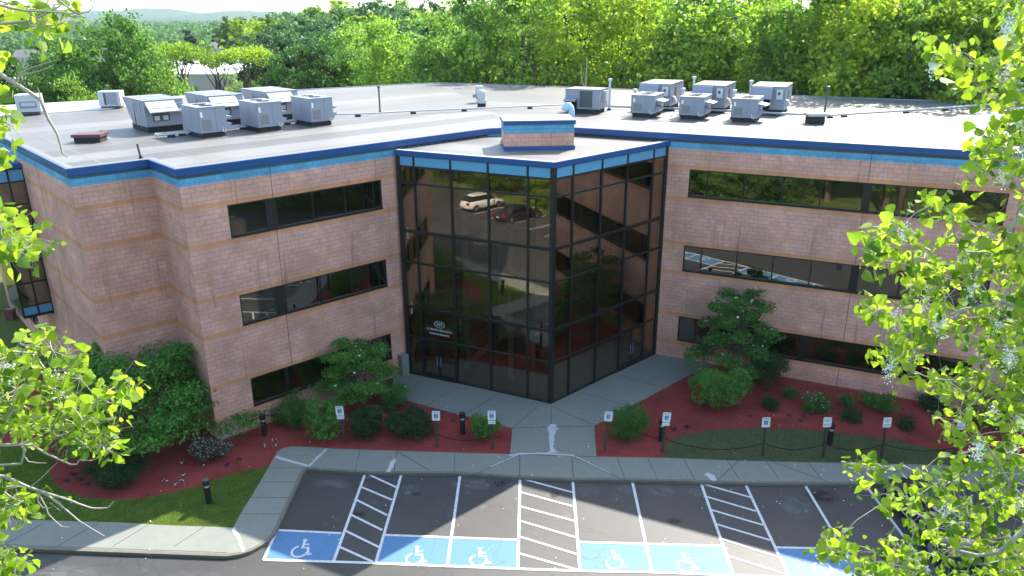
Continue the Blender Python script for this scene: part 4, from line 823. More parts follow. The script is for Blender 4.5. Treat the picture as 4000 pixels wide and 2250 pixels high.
def big_unit(label, group, mirror=False):
    """local: origin near left base corner of the front face, +x along the front, +y backwards"""
    r = empty('rooftop_unit', label, 'air conditioner', (0, 0, 0), 0, group); w, d, h = 1.95, 3.3, 1.28; z0 = 0.3
    MB().mat('curb_black').box(0.1, 0.15, 0, w - 0.1, 2.6, z0).build('roof_curb', r)
    d1 = 1.55 if not mirror else d
    MB().mat('metal_grey').box(0, 0, z0, w, d1, z0 + h).build('cabinet', r, bevel=0.012)
    mb = MB().mat('metal_grey_warm'); n = 5
    for k in range(n): mb.box(-0.02, -0.02 + d * k / n, z0 + h + 0.001, w + 0.02, d * (k + 1) / n - 0.035, z0 + h + 0.035 + 0.01 * (k % 2))
    mb.build('top_cover', r)
    if not mirror:
        mb = MB().mat('metal_grey'); mb.hexa([(0, 1.75, z0), (w, 1.75, z0), (w, 2.1, z0), (0, 2.1, z0)], [(0, 1.6, z0 + h), (w, 1.6, z0 + h), (w, d, z0 + h), (0, d, z0 + h)]); mb.build('condenser_section', r)
        mb = MB().mat('black'); mb.box(0.03, 1.551, z0 + 0.02, w - 0.03, 1.74, z0 + h - 0.03); mb.build('coil_recess', r)
        mb = MB().mat('metal_dark')
        for q in (0.25, 0.55, 0.62, 0.95, 1.2): mb.box(-0.005, q, z0 + 0.05, -0.001, q + 0.012, z0 + h - 0.03)
        mb.build('panel_seam', r)
        mb = MB().mat('sign_blue'); mb.face([(-0.007, 1.34 - 0.13 * math.cos(k * math.pi / 10), z0 + h * 0.8 + 0.07 * math.sin(k * math.pi / 10)) for k in range(20)]); em = mb.build('oval_emblem', r)
        text_obj('emblem_lettering', 'Carrier', 0.07, 'sign_white', em, Matrix(((0, 0, -1, -0.008), (-1, 0, 0, 1.34), (0, 1, 0, z0 + h * 0.8), (0, 0, 0, 1))), 0.001)
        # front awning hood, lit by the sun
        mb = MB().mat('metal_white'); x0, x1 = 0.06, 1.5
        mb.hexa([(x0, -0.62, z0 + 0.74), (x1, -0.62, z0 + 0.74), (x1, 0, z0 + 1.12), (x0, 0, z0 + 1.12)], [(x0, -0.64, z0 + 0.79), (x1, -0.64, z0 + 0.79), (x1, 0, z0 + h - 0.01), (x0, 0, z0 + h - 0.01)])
        mb.mat('metal_dark').hexa([(x0, -0.45, z0 + 0.925), (x1, -0.45, z0 + 0.925), (x1, -0.43, z0 + 0.94), (x0, -0.43, z0 + 0.94)], [(x0, -0.455, z0 + 0.945), (x1, -0.455, z0 + 0.945), (x1, -0.43, z0 + 0.96), (x0, -0.43, z0 + 0.96)])
        mb.build('intake_hood', r)
        mb = MB().mat('metal_dark').box(0.35, -0.02, z0 + 0.25, 1.2, -0.001, z0 + 0.7); rc = mb.build('filter_recess', r)
        mb = MB().mat('metal_white'); mb.box(0.42, -0.04, z0 + 0.3, 0.68, -0.021, z0 + 0.52); mb.box(0.85, -0.04, z0 + 0.3, 1.11, -0.021, z0 + 0.52); mb.build('louvre_plate', rc)
        mb = MB().mat('metal_grey').box(w - 0.38, -0.2, z0 + 0.62, w - 0.08, -0.001, z0 + 1.12); mb.mat('sign_white').box(w - 0.3, -0.215, z0 + 0.7, w - 0.16, -0.2, z0 + 0.85); mb.build('switch_box', r)
    else:
        mb = MB().mat('metal_grey'); x0, x1 = 0.02, 1.22
        mb.hexa([(x0, -0.5, z0 + 0.62), (x1, -0.5, z0 + 0.62), (x1, 0, z0 + 0.62), (x0, 0, z0 + 0.62)], [(x0, -0.16, z0 + h - 0.02), (x1, -0.16, z0 + h - 0.02), (x1, 0, z0 + h - 0.02), (x0, 0, z0 + h - 0.02)]); mb.build('intake_hood', r)
        MB().mat('black').box(0.1, -0.3, z0 + 0.05, 1.1, -0.001, z0 + 0.6).build('filter_recess', r)
        mb = MB().mat('metal_white').box(w - 0.5, -0.16, z0 + 0.6, w - 0.15, -0.001, z0 + 1.15); mb.mat('metal_dark').box(w - 0.42, -0.175, z0 + 0.85, w - 0.28, -0.161, z0 + 1.02); mb.build('switch_box', r)
        mb = MB().mat('metal_dark')
        for q in (0.4, 0.9, 1.5, 2.1, 2.7): mb.box(w + 0.001, q, z0 + 0.05, w + 0.005, q + 0.02, z0 + h - 0.03)
        mb.box(w + 0.001, 1.0, z0 + 0.4, w + 0.012, 1.4, z0 + 1.05); mb.build('panel_seam', r)
        mb = MB().mat('metal_white').hexa([(w, 0.5, z0 + 0.2), (w + 0.25, 0.5, z0 + 0.25), (w + 0.25, 0.8, z0 + 0.25), (w, 0.8, z0 + 0.2)], [(w, 0.5, z0 + 0.55), (w + 0.12, 0.5, z0 + 0.5), (w + 0.12, 0.8, z0 + 0.5), (w, 0.8, z0 + 0.55)]); mb.build('flue_hood', r)
    return r
gS = 'small grey rooftop units'; gB = 'large grey rooftop units'
u = small_unit('', 1.2, gS)
for k, (x, y, l) in enumerate(((-15.52, 38.46, 'small grey rooftop unit nearest the roof hatch, leftmost of the front row'), (-13.25, 40.48, 'small grey rooftop unit in the middle of the left front row'), (-11.0, 42.54, 'small grey rooftop unit at the right end of the left front row'))):
    o = u if k == 0 else copy_tree(u); o.location = (x * kz, y * kz, ZR); o.rotation_euler.z = aL; o['label'] = l
u = small_unit('', 0.98, gS)
for k, (x, y, l) in enumerate(((8.40, 45.61, 'small grey rooftop unit on the right wing, closest to the unit with the dark coil'), (11.02, 44.5, 'small grey rooftop unit in the middle of the right front row'), (13.70, 43.25, 'small grey rooftop unit at the far right of the front row, before the white flue'))):
    o = u if k == 0 else copy_tree(u); q = pt((x * kz, y * kz), dR, -1.38); o.location = (q[0], q[1], ZR); o.rotation_euler.z = aR; o['label'] = l
u = big_unit('', gB)
for k, (x, y, l) in enumerate(((-19.04, 40.42, 'large grey rooftop unit with a sunlit white awning, fully visible at the left'), (-16.6, 42.75, 'large grey rooftop unit with a sunlit awning, middle one behind the small units'), (-14.1, 45.0, 'large grey rooftop unit with a sunlit awning, rightmost of the left rear row'))):
    o = u if k == 0 else copy_tree(u); o.location = (x * kz, y * kz, ZR); o.rotation_euler.z = aL; o['label'] = l
u = big_unit('', gB, True)
for k, (x, y, l) in enumerate(((9.98, 48.9, 'large grey rooftop unit with a slanted hood, leftmost of the right rear row'), (13.05, 47.6, 'large grey rooftop unit with a slanted hood, middle of the right rear row'), (16.35, 46.55, 'large grey rooftop unit with a slanted hood, rightmost, standing free of the flues'))):
    o = u if k == 0 else copy_tree(u); q = pt((x * kz, y * kz), dR, -1.95); o.location = (q[0], q[1], ZR); o.rotation_euler.z = aR; o['label'] = l
# unit with dark coil
r = empty('rooftop_unit', 'grey rooftop unit with a dark coil panel and open flap, behind the blue gooseneck vent', 'air conditioner', (3.37 * kz, 48.48 * kz, ZR), aR)
MB().mat('curb_black').box(0.1, 0.1, 0, 2.0, 1.5, 0.27).build('roof_curb', r)
MB().mat('metal_grey').box(0, 0, 0.27, 2.15, 1.6, 1.38).build('cabinet', r, bevel=0.012)
MB().mat('metal_grey_warm').box(-0.02, -0.02, 1.381, 2.17, 1.62, 1.42).build('top_cover', r)
MB().mat('metal_dark').box(0.92, -0.012, 0.36, 1.72, -0.001, 1.32).build('coil_panel', r)
MB().mat('metal_grey').hexa([(0.02, -0.42, 0.72), (0.78, -0.42, 0.72), (0.78, 0, 0.8), (0.02, 0, 0.8)], [(0.02, -0.42, 0.78), (0.78, -0.42, 0.78), (0.78, 0, 0.95), (0.02, 0, 0.95)]).build('intake_hood', r)
MB().mat('black').box(0.03, -0.2, 0.3, 0.75, -0.001, 0.71).build('filter_recess', r)
MB().mat('metal_white').box(2.151, 0.7, 0.7, 2.35, 1.1, 1.3).build('switch_box', r)
# two pale units on the white membrane
r = empty('rooftop_unit', 'pale rounded rooftop unit on the white membrane at the far left edge', 'air conditioner', (-30.6 * kz, 48.2 * kz, ZR + .05), 0.35)
r.scale = (.6, .6, .82)
MB().mat('metal_dark').box(0.1, 0.1, 0, 2.0, 1.7, 0.2).build('roof_curb', r)
MB().mat('metal_white').box(0, 0, 0.2, 2.15, 1.9, 1.42).build('cabinet', r, bevel=0.14)
mb = MB().mat('metal_grey'); mb.box(0.3, -0.01, 0.45, 1.85, -0.001, 0.95); rc = mb.build('panel_recess', r)
MB().mat('metal_white').box(0.5, -0.03, 0.62, 1.7, -0.011, 0.85).build('bright_panel', rc)
mb = MB().mat('metal_dark')
for q in (0.4, 0.9, 1.4): mb.box(-0.008, q, 0.3, -0.001, q + 0.06, 1.25)
mb.build('side_slots', r)
r = empty('rooftop_unit', 'pale ribbed rooftop unit between the white membrane and the large left unit', 'air conditioner', (-27.3 * kz, 51.7 * kz, ZR + .05), 0.2)
r.scale = (.68, .68, .8)
MB().mat('metal_dark').box(0.1, 0.1, 0, 1.8, 1.5, 0.15).build('roof_curb', r)
MB().mat('metal_white').box(0, 0, 0.15, 1.95, 1.6, 1.3).build('cabinet', r, bevel=0.02)
mb = MB().mat('metal_dark').box(0.5, -0.006, 0.25, 0.7, -0.001, 1.2)
for k in range(9): mb.mat('metal_grey').box(0.75 + k * 0.11, -0.03, 0.25, 0.80 + k * 0.11, -0.001, 1.2)
mb.build('ribbed_grille', r)
def vent_pipe(x, y, h, rad, mat, label, cap=True, lean=(0, 0), name='vent_pipe', capname='cap'):
    r = empty(name, label, 'vent pipe', (x, y, ZR)); mb = MB().mat(mat).tube([(0, 0, 0), (lean[0], lean[1], h)], rad, 10); mb.build('pipe', r)
    MB().mat('curb_black').tube([(0, 0, 0), (0, 0, 0.12)], [rad * 2.2, rad * 1.3], 10).build('flashing', r)
    if cap: MB().mat(mat).tube([(lean[0], lean[1], h), (lean[0], lean[1], h + 0.03), (lean[0], lean[1], h + 0.14), (lean[0], lean[1], h + 0.16)], [rad * 1.1, rad * 1.8, rad * 1.8, rad * .6], 10).build(capname, r)
    return r
vent_pipe(-8.23 * kz, 48.85 * kz, 1.45, 0.05, 'metal_dark', 'tall thin dark pipe standing alone on the left roof')
vent_pipe(17.56 * kz, 43.55 * kz, 1.75, 0.055, 'metal_dark', 'tall thin dark pipe standing beside the white low vent on the right roof', True, (0.05, 0))
vent_pipe(-15.95 * kz, 32.83 * kz, 0.62, 0.045, 'metal_dark', 'short dark pipe near the roof edge notch', False, (-0.06, 0))
for x, y, h, l in ((6.25, 49.6, 1.75, 'pale flue rising behind the unit with the dark coil'), (7.55, 47.7, 1.3, 'white capped flue behind the first small right unit'), (11.4, 49.0, 1.9, 'tall white capped flue beside the leftmost large right unit'), (10.2, 46.4, 1.45, 'white capped flue between the first two small right units'), (14.6, 47.8, 1.75, 'tall white capped flue beside the middle large right unit'), (12.9, 45.2, 1.45, 'white capped flue between the last two small right units')):
    vent_pipe(x * kz, y * kz, h, 0.07, 'metal_white', l)
# gooseneck
r = empty('gooseneck_vent', 'pale blue gooseneck vent rising behind the small roof penthouse', 'vent', (3.42 * kz, 45.0 * kz, ZR))
r.scale = (.68, .68, .78)
MB().mat('pipe_blue').tube([(0.12, 0, 0), (0.12, 0, 0.55), (0.06, 0, 0.82), (-0.10, 0, 0.98), (-0.3, 0, 0.98), (-0.42, 0, 0.84), (-0.46, 0, 0.66)], [.26, .26, .27, .28, .29, .29, .28], 16).build('duct', r, True)
MB().mat('black').tube([(-0.46, 0, 0.66), (-0.465, 0, 0.655)], [.24, .24], 16).build('duct_mouth', r)
# white roof fan
r = empty('roof_exhaust_fan', 'white roof exhaust fan on a black curb near the middle of the roof', 'roof fan', (-1.94 * kz, 51.6 * kz, ZR))
MB().mat('curb_black').box(-0.26, -0.26, 0, 0.26, 0.26, 0.26).build('roof_curb', r)
MB().mat('metal_white').tube([(0, 0, 0.26), (0, 0, 0.3), (0, 0, 0.5), (0, 0, 0.52), (0, 0, 0.62), (0, 0, 0.63), (0, 0, 1.0), (0, 0, 1.1)], [.28, .34, .34, .26, .26, .3, .3, .2], 14).build('fan_housing', r)
r = empty('roof_exhaust_fan', 'white cage vent with grey flanges just behind the white roof fan', 'roof fan', (-2.2 * kz, 54.6 * kz, ZR))
MB().mat('metal_grey').box(-0.45, -0.25, 0.35, 0.45, 0.25, 0.55).build('flange', r); MB().mat('curb_black').box(-0.2, -0.2, 0, 0.2, 0.2, 0.34).build('roof_curb', r)
MB().mat('metal_white').box(-0.26, -0.22, 0.56, 0.26, 0.22, 1.1).build('fan_housing', r)
r = empty('low_roof_vent', 'low white capped vent on a black curb beside the tall dark pipe', 'roof vent', (16.86 * kz, 42.9 * kz, ZR))
MB().mat('curb_black').box(-0.42, -0.35, 0, 0.38, 0.35, 0.4).build('roof_curb', r); MB().mat('metal_white').hexa([(-.5, -.4, .41), (.46, -.4, .41), (.46, .4, .41), (-.5, .4, .41)], [(-.55, -.45, .56), (.5, -.45, .56), (.5, .45, .56), (-.55, .45, .56)]).build('vent_cap', r)
r = empty('roof_hatch', 'dark red roof hatch with a black curb near the left roof corner', 'roof hatch', (-21.2 * kz, 37.15 * kz, ZR), 0.12)
MB().mat('curb_black').box(0.04, 0.04, 0, 1.2, 0.95, 0.26).build('roof_curb', r)
hl = MB().mat('hatch_red').box(-0.04, -0.03, 0.262, 1.28, 1.03, 0.40).build('hatch_lid', r, bevel=0.03)
MB().mat('hatch_red').tube([(0.95, 0.9, 0.4), (0.98, 0.9, 0.48), (1.05, 0.9, 0.48), (1.08, 0.9, 0.4)], 0.012, 5).build('lid_handle', hl)
# roof piping
def roof_pipe(pts, rad, mat, label, sup):
    r = empty('roof_pipe', label, 'pipe', (pts[0][0] * kz, pts[0][1] * kz, ZR)); P0 = r.location
    MB().mat(mat).tube([(x * kz - P0.x, y * kz - P0.y, 0.16) for x, y in pts], rad, 8).build('pipe_run', r)
    for x, y in sup: MB().mat('curb_black').box(x * kz - P0.x - 0.16, y * kz - P0.y - 0.09, 0, x * kz - P0.x + 0.16, y * kz - P0.y + 0.09, 0.15 - rad).build('pipe_support', r)
roof_pipe([(-12.6, 46.4), (-9.27, 47.0), (-6.08, 48.3), (-2.98, 49.42), (1.23, 50.63), (3.6, 51.5)], 0.045, 'metal_white', 'thin white gas pipe crossing the middle of the roof', [(-9.27, 47.0), (-6.08, 48.3), (-2.98, 49.42), (1.23, 50.63)])
roof_pipe([(5.9, 50.6), (7.66, 49.9), (10.14, 49.04), (13.68, 47.4), (15.54, 46.3), (18.6, 45.2), (19.6, 45.6), (24.07, 47.3), (27.11, 48.5), (33.6, 51.6)], 0.07, 'pipe_grey', 'pale grey pipe bending across the right roof behind the units', [(10.14, 49.04), (15.6, 46.28), (18.6, 45.2), (19.6, 45.6), (24.07, 47.3), (27.11, 48.5)])
roof_pipe([(-17.9, 38.7), (-16.4, 40.0), (-14.9, 41.4), (-12.9, 43.3), (-11.0, 45.0)], 0.08, 'pipe_grey', 'bundle of pale pipes between the two rows of left rooftop units', [(-16.9, 39.6), (-14.5, 41.8), (-12.6, 43.6)])
roof_pipe([(-17.7, 38.5), (-16.2, 39.8), (-14.7, 41.2), (-12.7, 43.1)], 0.035, 'metal_white', 'thin white pipe beside the thicker pipe bundle on the left roof', [(-17.2, 38.95)])
r = empty('gas_meter', 'yellow pipe and dark red box at the far left end of the side wall', 'gas meter', (-33.2, 46.2, -0.03))
MB().mat('yellow').tube([(0.2, -0.4, 0), (0.2, -0.4, 2.2), (0.5, -0.1, 2.2)], 0.07, 8).build('pipe', r); MB().mat('hatch_red').box(-0.6, -0.9, 0, 0.0, -0.4, 0.9).build('meter_box', r); MB().mat('hatch_red').box(1.8, -2.3, 0, 2.3, -1.9, 0.7).build('meter_box', r)
for k, (x, y, w, d, a) in enumerate(((-20.2, 37.6, 1.7, .9, aL), (-17.0, 44.2, 3.2, 1.2, aL), (-12.0, 38.4, 2.2, .5, aL), (8.6, 43.0, 1.6, .7, aR), (14.9, 40.2, 2.4, .6, aR), (20.5, 42.4, 1.5, 1.5, aR), (-4.5, 46.0, 2.0, .8, aL), (3.6, 47.5, 1.4, 1.0, aR))):
    o = MB().mat('roof_patch' if k % 2 else 'seam_pale').box(-w / 2, -d / 2, 0, w / 2, d / 2, .006).build('roof_patch', bld); o.matrix_parent_inverse = Matrix.Translation((0, -45, 0)); o.location = (x, y, ZR + .001 + .0004 * k); o.rotation_euler.z = a
roof_pipe([(9.2, 44.9), (9.9, 46.2), (10.6, 47.6)], 0.02, 'metal_white', 'thin conduit behind the first small right unit', [])
roof_pipe([(-15.6, 41.1), (-16.6, 42.2), (-17.3, 43.0)], 0.02, 'metal_white', 'thin conduit between the first small and first large left units', [])
# side sidewalk far left
kind(MB().mat('concrete').sheet([(-33.5, 45.0), (-70, 47.0), (-70, 49), (-34, 46.8)], -0.012).build('side_path'), 'structure')
# ================================================================ vegetation
def leaf_quads(cent, size, up=0.5, rng=RNG, asp=0.62):
    n = len(cent); nr = rng.normal(size=(n, 3)); nr[:, 2] = np.abs(nr[:, 2]) * (0.4 + up); nr /= np.linalg.norm(nr, axis=1)[:, None]
    t = rng.normal(size=(n, 3)); t -= nr * (t * nr).sum(1)[:, None]; t /= np.linalg.norm(t, axis=1)[:, None]; b = np.cross(nr, t)
    s = (size * rng.uniform(0.6, 1.4, n))[:, None]
    v = np.stack([cent - t * s * .5, cent + b * s * asp * .5 + nr * s * .06, cent + t * s * .5, cent - b * s * asp * .5 + nr * s * .06], 1).reshape(-1, 3)
    return v, np.arange(n * 4).reshape(-1, 4)
def clumps(lobes, n_cl, n_leaf, cl_r, rng, shell=0.45, flat=0.6):
    """leaf centres in clumps spread through a set of ellipsoid lobes (x,y,z,rx,ry,rz)"""
    L = np.array(lobes, float); w = L[:, 3] * L[:, 4] * L[:, 5]; w = (w ** 0.7); w /= w.sum()
    k = rng.choice(len(L), n_cl, p=w); d = rng.normal(size=(n_cl, 3)); d[:, 2] += 0.25; d /= np.linalg.norm(d, axis=1)[:, None]
    r = rng.uniform(shell, 1, n_cl) ** 0.6
    c = L[k, :3] + d * L[k, 3:6] * r[:, None]
    rr = cl_r * rng.uniform(0.5, 1.5, n_cl)
    m = max(1, n_leaf // n_cl); q = rng.normal(size=(n_cl, m, 3)); q /= np.linalg.norm(q, axis=2)[:, :, None]; q *= rng.uniform(0.15, 1, (n_cl, m, 1)) ** 0.5
    q[:, :, 2] *= flat
    return (c[:, None, :] + q * rr[:, None, None]).reshape(-1, 3)
def limb(mb, a, b, r0, r1, rng, bend=0.12, k=5):
    a = np.array(a, float); b = np.array(b, float); L = np.linalg.norm(b - a); pts = [a + (b - a) * i / k + (rng.normal(size=3) * L * bend / 3 if 0 < i < k else 0) for i in range(k + 1)]
    mb.tube([tuple(p) for p in pts], [r0 + (r1 - r0) * i / k for i in range(k + 1)], 6, False); return pts
def tree_proto(seed, H, Rr, base, leafm, n_leaf, size, style='round', bark='bark'):
    rng = np.random.default_rng(seed)
    r = bpy.data.objects.new('deciduous_tree', None); COL.objects.link(r)
    lobes = []
    if style == 'round':
        nl = 9
        for i in range(nl):
            t = i / (nl - 1); z = base + (H - base) * (0.18 + 0.66 * t); wr = Rr * (0.62 * math.sin(math.pi * (0.22 + 0.70 * t)))
            a = i * 2.4 + rng.uniform(0, 1); lobes.append((wr * math.cos(a) * .9, wr * math.sin(a) * .9, z, Rr * rng.uniform(.38, .6), Rr * rng.uniform(.38, .6), (H - base) * rng.uniform(.13, .21)))
        lobes.append((0, 0, base + (H - base) * .55, Rr * .6, Rr * .6, (H - base) * .42))
    elif style == 'tall':
        for i in range(12):
            t = i / 11; z = base + (H - base) * (0.08 + 0.84 * t); wr = Rr * (0.75 - 0.5 * t) * 0.8
            a = i * 2.3; lobes.append((wr * math.cos(a), wr * math.sin(a), z, Rr * rng.uniform(.3, .5) * (1.1 - .45 * t), Rr * rng.uniform(.3, .5) * (1.1 - .45 * t), (H - base) * .10))
    elif style == 'umbrella':
        for i in range(9):
            a = i * 2.4; q = Rr * 0.75 * math.sqrt((i + .3) / 9); lobes.append((q * math.cos(a), q * math.sin(a), H * 0.92 + rng.uniform(-.35, .3) - q * .10, Rr * .38, Rr * .38, H * .035))
        lobes.append((Rr * .3, 0, H * .55, Rr * .22, Rr * .22, H * .06))
    elif style == 'conifer':
        for i in range(14):
            t = i / 13; wr = Rr * (1 - t) * .55; a = i * 2.2; lobes.append((wr * math.cos(a), wr * math.sin(a), base + (H - base) * (0.05 + .9 * t), Rr * (1.0 - .85 * t) * .62, Rr * (1 - .85 * t) * .62, (H - base) * .06))
    cen = clumps(lobes, max(40, n_leaf // 55), n_leaf, Rr * 0.19, rng, 0.6)
    v, f = leaf_quads(cen, size, rng=rng)
    raw('crown', v, f, leafm, r)
    mb = MB().mat(bark); tr = limb(mb, (0, 0, -0.3), (rng.uniform(-.3, .3), rng.uniform(-.3, .3), base + (H - base) * .7), Rr * .055 + .08, .05, rng, 0.03, 7)
    for i, l in enumerate(lobes[:9]):
        a = tr[min(6, 2 + int(4 * max(0, (l[2] - base)) / (H - base + .01)))]
        limb(mb, a, (l[0], l[1], l[2] + l[5] * .4), .11, .025, rng, 0.15, 4)
    mb.build('trunk', r)
    return r
protos = {}
def P_tree(key, *a, **k): protos[key] = [tree_proto(*a, **k), False]
P_tree('tall1', 1, 20, 5.2, 2.0, 'leaf_bright', 13000, 0.34, style='tall'); P_tree('tall2', 2, 20, 5.8, 2.5, 'leaf_bright', 13000, 0.34, style='tall')
P_tree('mid1', 3, 16, 5.6, 1.8, 'leaf_mid', 13000, 0.33); P_tree('mid2', 4, 17, 5.4, 1.5, 'leaf_mid', 13000, 0.33); P_tree('dark1', 5, 15, 5.0, 1.2, 'leaf_dark', 11000, 0.33)
P_tree('umb', 6, 13, 4.4, 7, 'leaf_bright', 2600, 0.26, style='umbrella')
P_tree('far1', 7, 16, 6.0, 2, 'leaf_mid', 3600, 0.6); P_tree('far2', 8, 16, 6.0, 2, 'leaf_blue', 3600, 0.6); P_tree('far3', 9, 17, 5.6, 2, 'leaf_bright', 3600, 0.6); P_tree('far4', 10, 15, 6.2, 2, 'leaf_dark', 3600, 0.6)
P_tree('con', 12, 19, 4.6, 1.0, 'leaf_conifer', 5000, 0.5, style='conifer')
P_tree('airy', 14, 15, 4.2, 4, 'leaf_mid', 3600, 0.26)
protoH = dict(tall1=19, tall2=19, mid1=16, mid2=17, dark1=15, umb=12.4, far1=16, far2=16, far3=17, far4=15, con=19, airy=15)
def place_tree(key, x, y, z, h, label, group, wide=1.0, rot=None, name='deciduous_tree'):
    root, used = protos[key]
    o = root if not used else copy_tree(root)
    protos[key][1] = True
    s = h / protoH[key]; o.location = (x, y, z); o.scale = (s * wide, s * wide, s); o.rotation_euler = (0, 0, random.uniform(0, 6.28) if rot is None else rot)
    o.name = name; tag(o, label, 'tree', group); return o
def hill(x, y):
    return 9.0 * math.exp(-(((x - 10) / 150) ** 2 + ((y - 270) / 95) ** 2)) - 1.5 * max(0.0, min(1.0, (-x - 60) / 80)) * max(0.0, min(1, (y - 60) / 60))
def at_px(u, y, vtop):      # plan position and height that put a tree where the photograph has it
    r_ = (1125 - vtop) / 2979; zt = 17.646 + y * (-.337 + r_ * .9415) / (.9415 + r_ * .337); x = (u - 2000) / 2979 * (y * .9415 + (17.6 - zt) * .337); return x, zt
TR = []
# trees right behind the building
for u, y, vt, key, w in ((1745, 76, 70, 'mid1', .95), (1900, 84, 20, 'mid2', 1.0), (2060, 79, -25, 'tall2', 1.05), (2230, 74, -40, 'tall1', 1.1), (2330, 90, -10, 'dark1', 1), (2440, 76, 5, 'tall2', 1.05), (2600, 80, 20, 'tall1', 1.0), (2700, 73, 45, 'mid2', 1.0), (2860, 70, 10, 'mid1', 1.05), (3010, 76, 0, 'tall2', .95), (3080, 66, 60, 'mid2', .9),
                         (3180, 66, 0, 'tall1', 1.15), (3360, 64, -20, 'tall2', 1.2), (3470, 75, -30, 'tall1', 1.1), (3560, 61, -10, 'mid1', 1.05), (3760, 60, -40, 'tall2', 1.2), (3950, 58, -30, 'mid2', 1.15), (4100, 64, -60, 'tall1', 1.2), (3700, 72, -60, 'dark1', 1.2), (2500, 95, 0, 'far3', 1), (3900, 72, -60, 'tall2', 1.2), (2150, 92, 0, 'dark1', 1.1), (2800, 88, 30, 'dark1', 1.1), (3100, 84, 20, 'dark1', 1.1), (3300, 78, 0, 'dark1', 1.1)):
    x, zt = at_px(u, y, vt)
    look = {'tall1': 'tall slender bright tree', 'tall2': 'tall bright loose tree', 'mid1': 'broad mid green tree', 'mid2': 'dense mid green tree', 'dark1': 'shaded dark tree', 'far3': 'light green tree'}[key]
    marks = ((1850, 'right of the roof peak'), (1990, 'behind the white roof fan'), (2150, 'behind the roof penthouse'), (2290, 'left of the dead trunk'), (2390, 'right of the dead trunk'), (2520, 'behind the leftmost large right unit'), (2660, 'behind the middle large right unit'), (2780, 'between the middle and right large units'), (2900, 'above the middle flues'), (3050, 'behind the rightmost large unit'), (3130, 'right of the rightmost large unit'), (3250, 'behind the tall dark roof pipe'), (3420, 'left of the leaning trunk'), (3600, 'at the leaning trunk'), (3720, 'right of the leaning trunk'), (3880, 'behind the poplar branch tip'), (5000, 'at the right picture edge'))
    lab = look + (' in the second row, ' if y > 82 or key == 'dark1' else ' in the wall of trees, ') + next(t_ for lim, t_ in marks if u < lim)
    place_tree(key, x, y, 0, zt * (1.09 if 1850 < u < 2900 or u > 3250 else 1.02), lab, 'trees close behind the right wing', w)
for u, y, vt, key, w, lab in ((1520, 80, 95, 'mid2', .95, 'broad light green tree beyond the middle of the left roof edge'), (1330, 86, 150, 'mid1', .9, 'broad green tree left of the light green round one, over the left roof edge'),
                              (1200, 84, 120, 'dark1', .95, 'dark green tree right of the long white warehouse'), (1090, 88, 215, 'dark1', .75, 'low dark bush-like tree at the right end of the warehouse'), (1760, 88, 165, 'dark1', .85, 'very dark tree in the shaded gap at the roof peak'), (1640, 92, 140, 'dark1', .9, 'dark tree just left of the shaded gap at the roof peak'), (1420, 96, 120, 'mid1', 1.0, 'green tree partly hidden behind the light green round one')):
    x, zt = at_px(u, y, vt); place_tree(key, x, y, 0, zt, lab, None, w)
# left cluster
for u, y, vt, key, w, lab in ((470, 74, 70, 'mid2', .95, 'tallest tree of the left clump, its crown reaching the hazy mountains'), (330, 76, 105, 'mid1', .95, 'broad green tree of the left clump, left of the tallest one'), (190, 80, 150, 'mid2', .85, 'green tree at the left end of the left clump'), (590, 72, 190, 'mid1', .72, 'lower bright tree at the right side of the left clump'),
                              (80, 70, 250, 'dark1', .7, 'low dark tree behind the pale rounded rooftop unit'), (300, 66, 300, 'mid1', .6, 'low tree between the two pale rooftop units'), (440, 68, 320, 'dark1', .6, 'low shaded tree behind the ribbed rooftop unit'), (630, 70, 330, 'dark1', .45, 'low dark tree behind the first large rooftop unit'), (540, 84, 130, 'mid2', .8, 'tree behind the tallest tree of the left clump'), (10, 84, 170, 'dark1', .8, 'dark tree cut by the left picture edge')):
    x, zt = at_px(u, y, vt); place_tree(key, x, y, -0.5, zt + .5, lab, None, w)
for u, y, vt, w, lab in ((690, 92, 165, .9, 'flat crowned slender tree in front of the left end of the warehouse'), (850, 96, 200, .75, 'thin flat crowned tree in front of the warehouse wall'), (960, 96, 185, .95, 'wide flat crowned tree in front of the right part of the warehouse')):
    x, zt = at_px(u, y, vt); place_tree('umb', x, y, -1, zt + 1, lab, None, w)
for u, y, vt, lab in ((760, 92, 330, 'sparse sapling at the foot of the warehouse wall, left one'), (905, 90, 270, 'sparse sapling in the middle of the warehouse wall'), (1010, 90, 300, 'sparse bush at the right foot of the warehouse wall')):
    x, zt = at_px(u, y, vt); place_tree('airy', x, y, -1, zt + 1, lab, None, .6)
for u, y, vt, w, lab in ((735, 205, 72, 1.0, 'dark pointed evergreen standing above the town, the taller of two'), (665, 205, 118, .9, 'dark pointed evergreen left of the taller one'), (1010, 170, 100, 1.0, 'dark evergreen at the left foot of the wooded hill')):
    x, zt = at_px(u, y, vt); place_tree('con', x, y, -1.5, zt + 1.5, lab, None, w, name='evergreen_tree')
